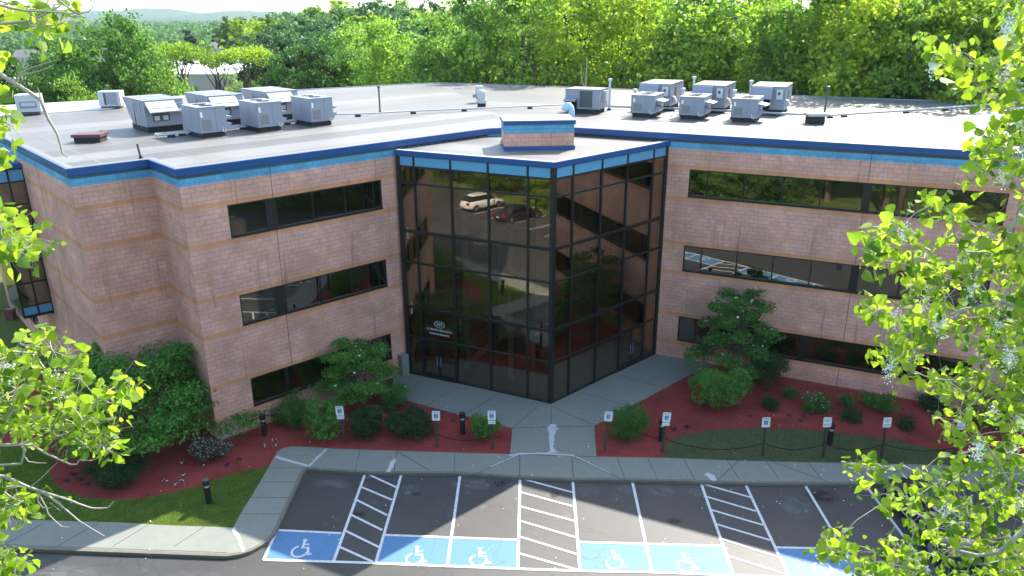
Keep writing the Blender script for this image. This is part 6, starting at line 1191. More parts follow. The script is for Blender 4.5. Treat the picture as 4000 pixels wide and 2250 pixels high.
# ---------------------------------------------------------------- foreground poplars
FR = {'R':[[5.6,5.2,12.0],[5.6,5.2,13.0],[5.6,5.2,14.0],[5.6,5.2,15.0],[5.6,5.2,16.0],[5.6,5.2,17.0],[5.6,5.2,18.0],[5.6,5.2,18.8],[3.549,5.3,17.627],[3.636,5.3,17.254],[3.728,5.3,16.862],[3.824,5.3,16.45],[3.926,5.3,16.014],[4.033,5.3,15.555],[4.147,5.3,15.068],[4.267,5.3,14.554],[4.395,5.3,14.007],[4.531,5.3,13.427],[3.513,5.352,17.16],[2.982,5.598,17.372],[3.481,5.607,17.448],[3.161,4.707,17.202],[2.786,4.751,17.362],[3.19,4.894,17.551],[3.177,4.978,17.164],[2.99,4.964,17.376],[2.641,4.764,17.439],[3.218,4.982,17.431],[3.294,5.481,17.155],[3.798,5.852,17.287],[3.318,5.154,17.246],[3.263,5.176,17.35],[2.951,5.242,17.258],[3.469,5.584,17.374],[3.674,5.721,17.466],[3.507,5.923,17.116],[3.055,5.188,17.225],[3.536,5.619,17.063],[3.515,5.144,17.221],[3.833,5.771,17.391],[3.355,5.0,17.491],[3.198,5.832,17.279],[3.031,5.357,17.327],[3.691,5.643,17.423],[3.573,5.395,17.328],[3.063,5.111,17.254],[3.45,5.343,17.373],[2.965,4.766,17.247],[3.063,4.821,17.518],[3.745,5.916,17.574],[3.356,5.175,17.605],[3.139,4.929,17.689],[3.082,4.7,17.486],[2.951,4.779,17.633],[3.038,4.979,17.75],[3.422,5.243,17.718],[3.282,5.482,17.713],[3.795,5.975,17.625],[3.567,5.858,17.672],[3.011,4.815,16.705],[3.645,5.325,17.009],[4.071,5.926,16.679],[3.234,4.781,16.919],[3.166,4.76,16.79],[3.319,4.834,16.794],[3.562,5.587,16.755],[3.619,5.861,16.837],[2.956,4.903,16.74],[4.091,5.798,16.445],[3.11,4.989,16.77],[3.474,5.4,16.936],[3.783,5.693,16.892],[3.056,4.853,16.834],[3.474,5.321,16.649],[3.874,5.827,16.545],[3.494,5.161,16.909],[3.711,5.737,16.644],[3.409,5.291,16.899],[3.628,5.926,16.701],[3.71,5.221,16.456],[4.036,5.77,16.73],[3.405,4.798,16.717],[3.394,5.141,16.911],[3.417,4.889,16.706],[3.767,5.225,16.389],[3.191,5.227,16.559],[3.326,5.013,17.064],[3.328,5.245,16.69],[3.865,5.586,16.304],[3.874,5.451,16.347],[3.41,5.016,16.501],[3.859,5.625,17.038],[3.535,5.621,16.789],[3.221,5.248,16.694],[3.719,5.297,16.425],[3.317,4.925,16.857],[3.964,5.785,16.522],[3.687,5.164,16.54],[3.349,5.081,16.637],[3.996,5.564,16.087],[3.715,5.654,15.782],[3.218,5.038,15.927],[3.573,5.566,15.962],[3.514,4.994,16.13],[3.728,5.851,15.831],[3.611,5.218,15.746],[3.306,5.315,16.003],[3.481,4.918,16.063],[3.766,5.304,15.83],[3.702,5.06,16.198],[4.013,5.719,15.731],[3.284,4.876,15.781],[3.967,5.394,15.689],[3.149,5.226,16.158],[3.964,5.887,15.658],[3.609,5.551,15.715],[3.504,5.432,15.903],[3.384,4.89,16.201],[3.138,4.835,16.02],[3.938,5.487,16.188],[4.203,5.897,15.453],[3.198,4.806,16.294],[3.501,5.248,16.024],[3.081,5.181,16.32],[3.035,4.729,15.987],[3.445,5.511,15.841],[2.975,5.302,16.35],[3.881,5.327,15.783],[3.905,5.779,15.563],[3.773,5.51,15.955],[3.458,5.012,15.992],[4.306,5.949,15.839],[3.907,5.902,15.454],[3.634,5.6,16.023],[3.511,4.859,16.223],[4.108,5.523,15.667],[2.971,4.702,16.297],[3.45,5.072,16.053],[3.752,5.266,15.902],[3.687,5.3,15.635],[4.169,5.725,16.097],[3.984,5.426,15.596],[3.722,5.542,16.119],[3.819,5.285,15.619],[3.219,5.651,16.289],[3.016,4.943,16.336],[3.583,5.938,15.489],[2.952,4.857,15.818],[3.07,5.754,16.048],[2.687,4.844,16.042],[2.986,5.3,15.742],[3.369,5.718,15.769],[2.955,5.726,15.82],[3.305,5.745,15.663],[2.582,5.121,16.086],[3.125,5.401,15.85],[2.488,4.868,16.294],[3.026,5.992,15.942],[3.146,5.654,15.682],[2.77,5.211,16.25],[3.102,5.342,15.695],[3.129,5.458,15.697],[3.09,5.166,15.863],[2.567,5.13,16.131],[3.46,5.88,15.639],[2.44,4.907,16.076],[3.039,5.935,15.803],[3.069,5.414,15.869],[3.008,5.299,16.005],[2.962,5.312,15.707],[2.316,4.719,16.279],[2.883,5.123,16.022],[3.226,5.299,15.809],[2.583,4.761,16.232],[2.465,4.716,16.344],[2.296,4.708,16.2],[4.164,5.487,15.137],[3.587,5.713,15.347],[4.214,5.678,15.25],[3.12,5.672,15.204],[4.025,5.745,15.324],[3.92,5.225,15.181],[4.181,5.672,14.976],[3.968,5.335,15.263],[3.844,5.156,15.399],[2.991,5.276,15.389],[4.283,5.967,15.102],[3.761,5.649,15.411],[2.9,5.342,15.527],[2.954,5.98,15.342],[3.291,5.544,15.21],[3.293,5.437,15.28],[3.352,5.547,15.32],[2.766,5.259,15.215],[3.411,4.755,15.468],[3.037,5.264,15.191],[2.838,5.023,15.236],[3.909,5.924,15.073],[3.932,5.646,15.297],[2.651,4.854,15.349],[2.705,4.934,15.364],[3.502,4.752,15.81],[4.075,5.729,15.287],[4.049,5.662,15.383],[3.441,5.131,15.349],[3.696,4.922,15.696],[3.275,5.039,15.48],[3.126,5.471,15.164],[2.957,4.874,15.7],[2.762,4.745,15.496],[3.722,5.074,15.338],[3.821,5.999,15.075],[2.539,4.88,15.719],[3.216,5.571,15.264],[4.056,5.915,15.122],[4.007,5.854,15.272],[3.863,5.539,15.279],[3.056,5.307,15.022],[3.75,5.657,15.351],[3.308,5.836,15.245],[2.835,5.199,15.317],[4.159,5.424,15.262],[3.838,5.394,15.273],[3.527,4.715,15.723],[3.379,5.827,15.308],[3.247,5.798,14.961],[3.702,5.837,15.229],[3.79,4.92,15.197],[2.693,5.008,15.56],[4.143,5.345,15.11],[3.514,5.089,15.623],[2.492,4.906,15.679],[3.201,4.709,15.682],[3.443,5.525,14.894],[3.673,5.143,14.385],[3.321,5.127,14.543],[4.027,5.644,14.577],[3.831,5.261,14.364],[3.884,5.53,14.817],[3.737,5.685,14.866],[3.178,4.758,15.014],[4.303,5.734,13.997],[4.342,5.653,14.357],[4.544,5.854,14.621],[3.978,5.347,15.061],[4.184,5.548,14.274],[3.698,4.97,14.722],[3.949,5.079,15.094],[3.312,4.797,15.137],[3.32,4.724,14.77],[3.762,4.988,14.899],[3.057,5.028,15.125],[3.661,5.013,14.693],[3.532,4.71,15.114],[3.448,4.714,15.334],[4.145,5.967,13.871],[4.15,5.654,14.471],[3.474,5.095,15.157],[3.188,4.923,14.81],[3.587,5.005,14.989],[3.499,5.074,14.889],[3.745,4.711,14.96],[4.022,5.501,14.658],[3.403,5.136,15.03],[3.395,4.867,15.227],[3.778,5.826,14.667],[4.443,5.74,14.392],[3.632,5.421,14.223],[3.626,5.707,14.685],[3.962,5.387,14.857],[3.429,4.97,14.67],[4.809,5.972,13.934],[3.592,5.406,14.805],[3.497,4.779,15.366],[3.399,4.869,15.327],[3.408,5.186,14.69],[4.113,5.701,14.905],[4.313,5.83,13.899],[4.288,5.993,13.945],[3.484,5.563,14.675],[4.687,5.844,14.144],[3.615,5.557,14.667],[4.134,5.905,14.331],[4.711,5.968,13.914],[4.079,5.317,14.98],[3.792,5.066,14.505],[3.58,5.306,14.906],[4.031,5.3,14.831],[3.405,4.987,15.152],[3.722,5.823,14.712],[4.021,5.088,14.153],[3.499,5.428,13.51],[3.859,5.5,13.74],[3.767,4.812,13.682],[3.355,4.897,13.57],[3.393,5.265,13.176],[3.975,5.349,13.596],[3.75,4.829,14.43],[4.363,5.248,13.277],[3.903,4.754,14.069],[3.396,4.87,13.688],[4.125,5.66,12.648],[3.724,5.574,13.402],[3.573,5.815,13.409],[3.206,5.684,13.944],[4.048,5.646,13.394],[4.18,5.464,13.232],[2.512,4.846,14.516],[3.886,5.626,13.797],[3.503,4.891,14.063],[4.334,5.605,13.226],[5.103,5.964,12.635],[4.037,5.811,13.181],[4.502,5.887,13.509],[3.914,5.14,13.076],[3.947,5.389,13.647],[4.259,5.365,14.096],[3.474,5.514,13.032],[4.936,5.99,12.58],[3.038,4.815,14.009],[3.234,5.201,13.244],[4.42,5.345,13.356],[4.453,5.448,12.941],[3.73,4.985,14.076],[4.012,5.357,13.486],[4.043,5.899,13.315],[3.317,5.025,13.937],[2.64,4.802,14.497],[3.326,5.362,14.096],[4.265,5.491,12.985],[3.984,5.93,12.96],[3.469,5.747,12.76],[3.71,5.357,14.11],[4.002,5.657,13.128],[3.364,5.008,13.355],[3.769,5.902,13.321],[4.801,5.988,12.579],[4.113,5.114,14.273],[3.898,5.766,12.936],[3.772,4.961,14.222],[3.2,4.837,14.388],[4.717,5.556,13.227],[4.402,5.998,13.685],[3.84,5.447,13.694],[4.213,5.637,13.97],[2.925,5.109,13.986],[3.125,5.922,13.69],[3.303,4.845,14.008],[3.394,5.021,14.268],[3.619,5.723,12.97],[4.383,5.912,13.485],[3.163,5.834,13.899],[4.598,5.66,13.984],[3.958,4.982,13.235],[4.375,5.151,13.472],[4.106,5.443,13.296],[4.153,5.504,13.759],[3.546,5.396,13.47],[4.064,5.664,12.818],[4.125,4.998,13.17],[4.003,5.109,14.067],[3.528,4.729,13.709],[2.918,4.737,14.27],[4.468,5.636,13.057],[4.491,5.313,13.056],[3.51,4.944,13.285],[3.883,4.802,13.728],[3.513,5.389,13.133],[3.913,5.98,13.494],[4.079,5.875,12.467],[4.278,5.662,13.341],[3.777,5.756,13.842],[4.013,5.121,13.658],[3.256,4.838,14.165],[4.155,5.243,14.247],[4.458,5.984,13.579],[3.806,5.162,13.594],[4.727,5.901,13.192],[4.39,5.565,13.665],[3.617,5.733,13.719],[3.161,5.047,14.074],[4.158,5.162,13.356],[2.757,4.93,14.181],[3.694,5.339,13.818],[4.224,4.846,13.322],[4.751,5.864,12.972],[3.003,5.038,14.027],[3.198,5.035,14.115],[3.462,4.763,14.464],[3.525,5.806,12.609],[2.915,4.986,14.145],[4.063,5.002,14.248],[4.201,5.687,12.778],[3.374,5.343,13.041],[4.029,5.063,13.233],[2.801,5.365,13.359],[2.475,4.887,13.77],[2.385,4.827,13.811],[2.895,5.751,13.202],[3.106,5.961,12.965],[2.918,5.825,12.98],[3.656,5.984,12.798],[3.435,5.429,12.787],[3.315,5.252,13.057],[2.951,5.159,13.233],[2.996,4.753,13.664],[3.29,5.151,13.426],[3.451,5.74,12.921],[2.776,4.966,13.523],[3.229,5.271,13.44],[3.235,5.508,13.319],[3.218,5.282,13.142],[3.31,5.333,13.169],[3.057,5.232,13.193],[3.206,5.528,13.169],[3.302,5.496,13.196],[6.525,4.598,15.81],[7.078,3.138,13.52],[6.465,2.577,20.912],[7.448,2.569,19.891],[5.674,3.293,14.824],[5.678,2.516,21.133],[5.7,4.89,14.62],[6.802,2.316,19.447],[5.553,4.279,13.435],[6.843,3.338,21.361],[5.794,2.689,19.548],[7.388,2.256,15.951],[5.617,3.288,13.573],[7.426,4.329,20.752],[6.836,2.481,13.247],[6.331,2.223,12.908],[6.728,4.09,17.475],[6.726,3.201,15.911],[6.801,3.858,15.36],[6.965,2.629,19.442],[5.867,4.76,16.799],[6.267,3.713,20.968],[7.595,2.373,19.812],[6.986,3.998,13.453],[6.236,2.732,18.083],[5.807,2.853,20.784],[6.138,2.275,20.405],[6.68,2.553,18.522],[7.278,2.251,18.551],[6.046,2.746,13.11],[7.126,3.092,17.025],[5.738,3.999,20.818],[6.809,3.082,19.578],[6.788,3.79,14.464],[6.248,2.522,19.28],[6.571,4.43,18.04],[5.734,2.664,14.635],[7.507,2.532,15.327],[6.379,3.806,12.946],[6.515,2.779,21.39],[6.222,2.67,16.571],[6.146,4.267,18.287],[6.741,4.157,18.583],[6.691,2.447,12.916],[7.405,2.907,21.137]],'RP':[-1,-1,-1,-1,-1,-1,-1,-1,-1,-1,-1,-1,-1,-1,-1,-1,-1,-1,9,28,33,24,47,27,86,45,22,40,18,39,38,30,36,44,43,37,45,18,9,43,50,33,32,20,9,30,44,25,23,34,55,23,48,48,51,8,55,49,34,67,10,80,95,62,95,10,92,69,96,95,60,65,63,10,76,10,65,70,66,94,96,64,75,81,11,93,82,73,89,11,98,71,65,87,11,82,74,79,87,119,129,137,133,109,100,139,122,103,138,84,135,101,141,106,110,100,102,134,101,89,178,117,138,113,118,116,123,112,114,12,137,110,128,129,103,141,121,103,12,143,99,13,129,13,133,121,177,124,144,171,160,125,158,151,163,172,173,148,153,126,172,160,172,159,151,149,157,155,113,150,174,168,106,149,173,170,229,218,176,213,202,244,176,229,13,188,178,218,169,219,192,192,177,220,273,185,251,214,216,200,196,107,178,202,210,230,204,190,147,200,184,197,231,190,215,180,222,207,216,224,185,229,183,201,177,219,218,210,200,14,105,228,111,272,237,275,262,374,269,238,248,344,245,266,284,316,250,181,264,270,247,288,246,261,273,278,245,204,270,250,259,227,287,257,288,289,242,237,289,287,252,283,238,274,264,272,182,241,277,281,352,268,256,280,14,234,272,284,257,239,337,357,343,366,300,412,324,339,321,391,361,392,305,302,328,355,321,327,292,323,306,318,333,378,394,296,16,349,336,386,411,17,364,339,355,312,347,362,267,306,338,407,267,306,365,325,385,374,333,290,348,17,375,315,316,386,351,309,234,338,313,304,16,394,17,306,344,302,392,394,290,293,340,310,298,353,372,317,325,301,310,308,381,347,316,313,372,341,17,371,387,354,390,343,354,377,380,348,297,331,386,337,329,317,381,404,345,396,400,407,399,338,317,393,413,319,334,349,405,406,415,412,393,411,415,317,4,439,442,435,422,441,3,450,1,437,450,433,424,437,459,445,451,434,416,423,5,447,419,454,457,442,426,440,443,428,432,7,435,434,443,457,420,427,424,418,433,6,457,431,425],'nR':18,'L':[[-5.4,4.6,12.5],[-5.4,4.6,14.0],[-5.4,4.6,15.0],[-5.4,4.6,16.0],[-5.4,4.6,17.0],[-5.4,4.6,18.0],[-3.308,5.0,17.72],[-3.366,5.0,17.481],[-3.474,5.0,17.041],[-3.656,5.0,16.292],[-3.858,5.0,15.461],[-3.968,5.0,15.011],[-4.052,5.0,14.668],[-4.184,5.0,14.125],[-4.325,5.0,13.547],[-3.709,5.484,15.26],[-3.265,5.108,15.184],[-3.773,5.333,14.679],[-3.454,4.661,15.371],[-3.404,5.379,15.15],[-3.739,5.454,15.014],[-3.696,5.357,15.132],[-3.428,4.618,15.502],[-3.244,4.746,15.244],[-2.837,4.639,15.166],[-3.615,4.831,14.837],[-2.772,4.822,15.061],[-3.875,5.304,14.519],[-3.655,4.901,15.319],[-2.862,4.801,14.764],[-3.72,4.883,14.961],[-3.463,4.78,15.202],[-3.507,5.453,14.408],[-3.553,5.199,15.284],[-3.13,4.671,15.262],[-3.229,5.069,14.959],[-3.257,4.857,14.832],[-3.64,5.033,14.732],[-3.034,5.127,14.947],[-3.079,4.712,15.128],[-3.768,5.234,14.701],[-2.743,4.808,15.262],[-3.366,5.076,14.871],[-3.893,5.217,14.936],[-3.656,5.353,14.827],[-3.621,4.866,15.207],[-2.907,5.058,15.037],[-2.971,4.659,15.02],[-2.63,4.73,15.256],[-3.606,4.897,15.132],[-3.865,4.927,14.801],[-2.953,4.871,14.806],[-3.54,4.621,14.976],[-3.684,5.088,14.919],[-3.205,5.098,14.653],[-3.773,4.889,14.906],[-3.938,5.311,14.839],[-4.147,5.378,14.855],[-3.86,5.49,15.236],[-3.092,5.194,15.001],[-3.853,4.997,14.91],[-3.483,4.731,15.064],[-3.114,5.177,14.958],[-3.422,5.015,14.692],[-2.871,4.718,14.75],[-4.008,5.475,14.788],[-3.048,4.847,15.247],[-3.317,5.188,15.281],[-3.249,5.294,14.697],[-3.266,5.062,15.04],[-3.806,5.228,15.134],[-4.119,5.476,15.142],[-3.384,5.284,14.429],[-3.546,4.608,15.19],[-3.07,4.665,15.545],[-3.041,5.456,14.832],[-3.004,4.785,15.011],[-3.419,4.76,15.461],[-3.717,4.913,15.342],[-3.892,5.304,14.574],[-3.756,5.068,15.396],[-3.635,4.866,14.892],[-3.178,4.817,15.58],[-3.123,4.783,14.918],[-3.421,5.08,15.193],[-2.969,4.818,14.722],[-3.315,5.053,15.033],[-3.173,4.794,15.298],[-3.415,5.421,14.531],[-3.181,4.818,14.817],[-3.083,5.144,14.844],[-3.527,4.943,14.834],[-3.506,4.793,15.401],[-3.42,5.132,14.981],[-2.994,4.892,15.086],[-3.226,4.945,16.209],[-3.485,5.355,16.142],[-3.249,4.603,16.483],[-3.648,5.24,16.198],[-3.217,4.654,16.324],[-3.499,4.869,16.215],[-3.812,5.356,16.192],[-3.684,5.3,16.051],[-3.375,4.691,16.454],[-3.804,5.251,16.16],[-3.132,4.617,16.34],[-3.479,5.055,16.343],[-3.448,4.782,16.374],[-3.426,4.925,16.409],[-3.237,4.724,16.278],[-3.187,4.794,16.215],[-3.571,5.189,16.211],[-3.389,5.101,16.335],[-3.234,4.679,16.396],[-3.327,4.895,16.391],[-3.725,4.777,14.253],[-3.755,4.676,14.553],[-4.184,5.248,13.868],[-3.582,4.684,14.398],[-4.334,5.458,14.007],[-4.003,5.107,13.929],[-4.052,5.329,13.808],[-3.703,4.676,14.369],[-3.692,4.925,14.2],[-4.22,5.226,14.015],[-3.879,4.842,14.089],[-3.972,5.107,14.078],[-4.189,5.362,13.989],[-4.201,5.311,13.992],[-4.357,5.394,13.147],[-4.252,5.067,13.221],[-4.333,5.228,13.132],[-3.996,5.106,13.453],[-4.358,5.202,13.165],[-3.888,4.857,13.77],[-3.875,4.904,13.662],[-4.477,5.359,13.333],[-4.332,5.33,13.245],[-4.38,5.445,12.886],[-3.849,4.793,13.508],[-4.307,5.116,13.353],[-3.509,5.35,17.511],[-3.413,5.289,17.417],[-3.102,4.865,17.635],[-3.084,4.762,17.684],[-3.199,5.305,17.718],[-3.214,4.84,17.407],[-3.245,4.982,17.615],[-3.419,5.416,17.721],[-3.479,5.383,17.736],[-3.351,4.99,17.261],[-3.275,4.763,17.024],[-3.506,5.233,16.742],[-3.55,5.224,16.736],[-3.132,4.745,17.163],[-3.129,4.824,17.022],[-3.677,5.391,16.907],[-3.307,4.958,17.052],[-2.718,4.85,17.603],[-2.948,5.384,17.728],[-3.14,5.474,17.706],[-2.923,5.197,17.647],[-3.091,5.261,17.69],[-2.676,4.866,17.616],[-3.118,5.381,17.6],[-3.248,5.476,17.608],[-6.567,4.771,17.288],[-6.864,3.457,15.429],[-5.483,2.261,14.443],[-6.765,4.399,13.4],[-5.482,2.426,17.15],[-5.614,3.098,18.619],[-6.013,3.419,15.507],[-6.652,3.845,18.87],[-5.62,4.376,17.621],[-5.38,3.454,20.928],[-6.062,3.141,13.693],[-5.671,2.529,16.983],[-5.32,2.605,21.0],[-5.714,2.671,19.048],[-6.161,4.151,12.828],[-7.072,3.336,14.565],[-6.104,2.661,19.487],[-7.368,2.398,14.184],[-5.71,2.432,20.939],[-6.504,4.461,17.495],[-7.343,4.588,20.437],[-5.635,3.318,18.726],[-7.177,3.558,18.219],[-6.456,3.792,18.818],[-7.404,4.174,21.323],[-5.851,3.045,14.513],[-6.891,2.841,18.987],[-5.667,4.056,13.545],[-6.792,3.962,16.852],[-6.437,3.651,13.085],[-5.537,2.248,15.036],[-6.328,2.843,18.276],[-7.17,4.697,18.597],[-6.3,2.24,15.849],[-6.655,2.336,21.295]],'LP':[-1,-1,-1,-1,-1,-1,-1,-1,-1,-1,-1,-1,-1,-1,-1,21,84,56,92,33,21,70,77,31,47,81,94,79,78,85,55,45,88,80,23,69,42,53,62,34,17,26,93,11,17,28,38,39,41,45,60,85,61,60,63,60,43,56,15,62,11,31,35,91,29,56,87,84,54,16,43,57,88,31,82,62,83,92,80,17,10,30,77,89,33,89,69,23,17,36,62,81,28,53,66,114,111,113,111,113,9,104,98,107,98,99,9,108,106,99,95,9,106,103,108,123,50,124,122,127,126,117,115,125,13,126,13,128,124,137,140,133,14,140,135,132,137,133,129,135,14,142,7,147,143,6,7,6,145,148,7,157,8,152,151,151,153,8,143,162,145,162,145,158,145,160,185,172,191,180,177,187,3,189,5,178,193,199,184,171,0,167,179,181,182,174,198,5,173,187,186,176,197,1,185,180,168,171,185,172,184],'nL':15,'BR':[([[-3.274,5.0,17.35],[-3.207,5.0,17.293],[-3.137,5.0,17.245],[-3.067,5.0,17.197],[-3.005,5.0,17.148],[-2.998,5.0,17.095],[-2.987,5.0,17.041],[-2.966,5.0,16.987],[-2.946,5.0,16.933],[-2.94,5.0,16.869],[-2.937,5.0,16.809],[-2.911,5.0,16.784]],0.016,0.004),([[-3.005,5.0,17.148],[-3.006,5.0,17.188],[-3.011,5.0,17.227]],0.006,0.002),([[-3.084,4.8,17.612],[-3.0,4.8,17.615],[-2.863,4.8,17.626],[-2.772,4.8,17.658],[-2.726,4.8,17.677],[-2.653,4.8,17.712]],0.01,0.004),([[-2.993,4.7,17.728],[-2.886,4.7,17.697],[-2.815,4.7,17.685],[-2.71,4.7,17.679],[-2.589,4.7,17.672],[-2.518,4.7,17.656],[-2.463,4.7,17.645]],0.009,0.003),([[-2.737,4.9,17.777],[-2.714,4.9,17.745],[-2.675,4.9,17.709],[-2.638,4.9,17.681],[-2.592,4.9,17.653],[-2.564,4.9,17.628]],0.008,0.003),([[-2.683,4.9,17.669],[-2.589,4.9,17.669],[-2.549,4.9,17.677],[-2.524,4.9,17.696],[-2.503,4.9,17.736],[-2.496,4.9,17.76]],0.004,0.002),([[-2.556,4.9,17.752],[-2.507,4.9,17.738],[-2.46,4.9,17.72],[-2.398,4.9,17.708]],0.004,0.002),([[-3.216,5.1,17.246],[-3.155,5.1,17.316],[-3.086,5.1,17.342],[-3.027,5.1,17.359],[-2.96,5.1,17.377],[-2.884,5.1,17.394]],0.006,0.002),([[-3.159,5.1,17.299],[-3.074,5.1,17.312],[-2.987,5.1,17.337],[-2.947,5.1,17.355],[-2.93,5.1,17.368]],0.005,0.002),([[-3.993,5.1,14.563],[-3.862,5.1,14.566],[-3.786,5.1,14.568],[-3.67,5.1,14.604],[-3.547,5.1,14.677],[-3.425,5.1,14.798],[-3.288,5.1,14.953],[-3.18,5.1,15.07]],0.014,0.004),([[-3.955,5.0,14.451],[-3.825,5.0,14.457],[-3.728,5.0,14.462],[-3.67,5.0,14.579],[-3.701,5.0,14.628]],0.009,0.006),([[-3.712,5.0,14.628],[-3.607,5.0,14.621],[-3.517,5.0,14.548],[-3.431,5.0,14.498],[-3.354,5.0,14.454],[-3.306,5.0,14.454],[-3.283,5.0,14.491],[-3.187,5.0,14.488],[-3.106,5.0,14.52],[-3.034,5.0,14.563]],0.01,0.002),([[-3.672,5.0,14.616],[-3.694,5.0,14.542],[-3.67,5.0,14.481],[-3.598,5.0,14.468],[-3.534,5.0,14.467]],0.006,0.003),([[-3.896,4.9,14.43],[-3.804,4.9,14.417],[-3.729,4.9,14.373],[-3.645,4.9,14.323],[-3.548,4.9,14.279],[-3.429,4.9,14.234],[-3.35,4.9,14.202],[-3.292,4.9,14.17],[-3.203,4.9,14.132],[-3.129,4.9,14.129],[-3.079,4.9,14.137],[-3.04,4.9,14.175],[-3.025,4.9,14.194]],0.013,0.003),([[-3.597,4.9,14.298],[-3.512,4.9,14.247],[-3.434,4.9,14.158],[-3.374,4.9,14.082],[-3.322,4.9,14.017],[-3.239,4.9,13.945],[-3.154,4.9,13.875]],0.009,0.003),([[-3.584,4.9,14.285],[-3.571,4.9,14.222],[-3.549,4.9,14.146],[-3.547,4.9,14.083],[-3.498,4.9,14.005],[-3.463,4.9,13.966],[-3.41,4.9,13.959],[-3.35,4.9,13.985]],0.007,0.002),([[-3.59,4.9,14.273],[-3.6,4.9,14.197],[-3.577,4.9,14.14],[-3.525,4.9,14.134],[-3.506,4.9,14.146]],0.005,0.002),([[-3.924,4.9,14.312],[-3.815,4.9,14.322],[-3.739,4.9,14.33],[-3.687,4.9,14.323],[-3.63,4.9,14.321],[-3.534,4.9,14.397],[-3.455,4.9,14.47],[-3.377,4.9,14.543]],0.009,0.002),([[-3.835,4.8,14.417],[-3.766,4.8,14.355],[-3.716,4.8,14.3],[-3.651,4.8,14.262],[-3.616,4.8,14.254]],0.01,0.003),([[-3.512,4.9,14.247],[-3.429,4.9,14.184],[-3.447,4.9,14.108],[-3.515,4.9,14.184]],0.003,0.002),([[-2.995,5.0,14.781],[-2.948,5.0,14.804],[-2.899,5.0,14.845]],0.003,0.002),([[-3.51,4.9,16.123],[-3.412,4.9,16.14],[-3.36,4.9,16.104],[-3.311,4.9,16.13],[-3.26,4.9,16.166]],0.005,0.002)],'BRR':[([[3.764,5.0,15.615],[3.45,5.0,15.733],[3.173,5.0,15.677],[3.076,5.0,15.619]],0.02,0.008),([[4.141,5.0,13.98],[3.863,5.0,13.594],[3.704,5.0,13.57],[3.445,5.0,13.646]],0.025,0.01),([[4.146,5.0,13.956],[3.831,5.0,14.215],[3.636,5.0,14.489],[3.503,5.0,14.666],[3.285,5.0,14.905]],0.016,0.006),([[3.607,5.1,16.583],[3.492,5.1,16.317],[3.394,5.1,16.115],[3.24,5.1,16.079]],0.018,0.006),([[3.498,5.2,17.343],[3.196,5.2,17.345],[2.959,5.2,17.352]],0.01,0.004)]}
def leaf_shapes(cent, size, rng):
    n = len(cent); half = np.array([(0, 0, 0), (.42, .10, .05), (.5, .36, .08), (.27, .70, .04), (0, 1, -.05), (-.27, .70, .04), (-.5, .36, .08), (-.42, .10, .05)])
    nr = rng.normal(size=(n, 3)); nr[:, 1] *= 1.2; nr /= np.linalg.norm(nr, axis=1)[:, None]; t = rng.normal(size=(n, 3)) * .7 + np.array([0, 0, -.8]); t -= nr * (t * nr).sum(1)[:, None]; t /= np.linalg.norm(t, axis=1)[:, None]; b = np.cross(t, nr)
    s = size * rng.uniform(.35, 1.25, n); bend = rng.uniform(.3, 1.8, n)
    v = cent[:, None, :] + s[:, None, None] * (b[:, None, :] * half[None, :, :1] + t[:, None, :] * half[None, :, 1:2] + nr[:, None, :] * half[None, :, 2:] * bend[:, None, None])
    i = np.arange(n)[:, None] * 8; f = np.concatenate([i + np.array([[0, 1, 2, 3, 4]]), i + np.array([[0, 4, 5, 6, 7]])], 0)
    return v.reshape(-1, 3), f
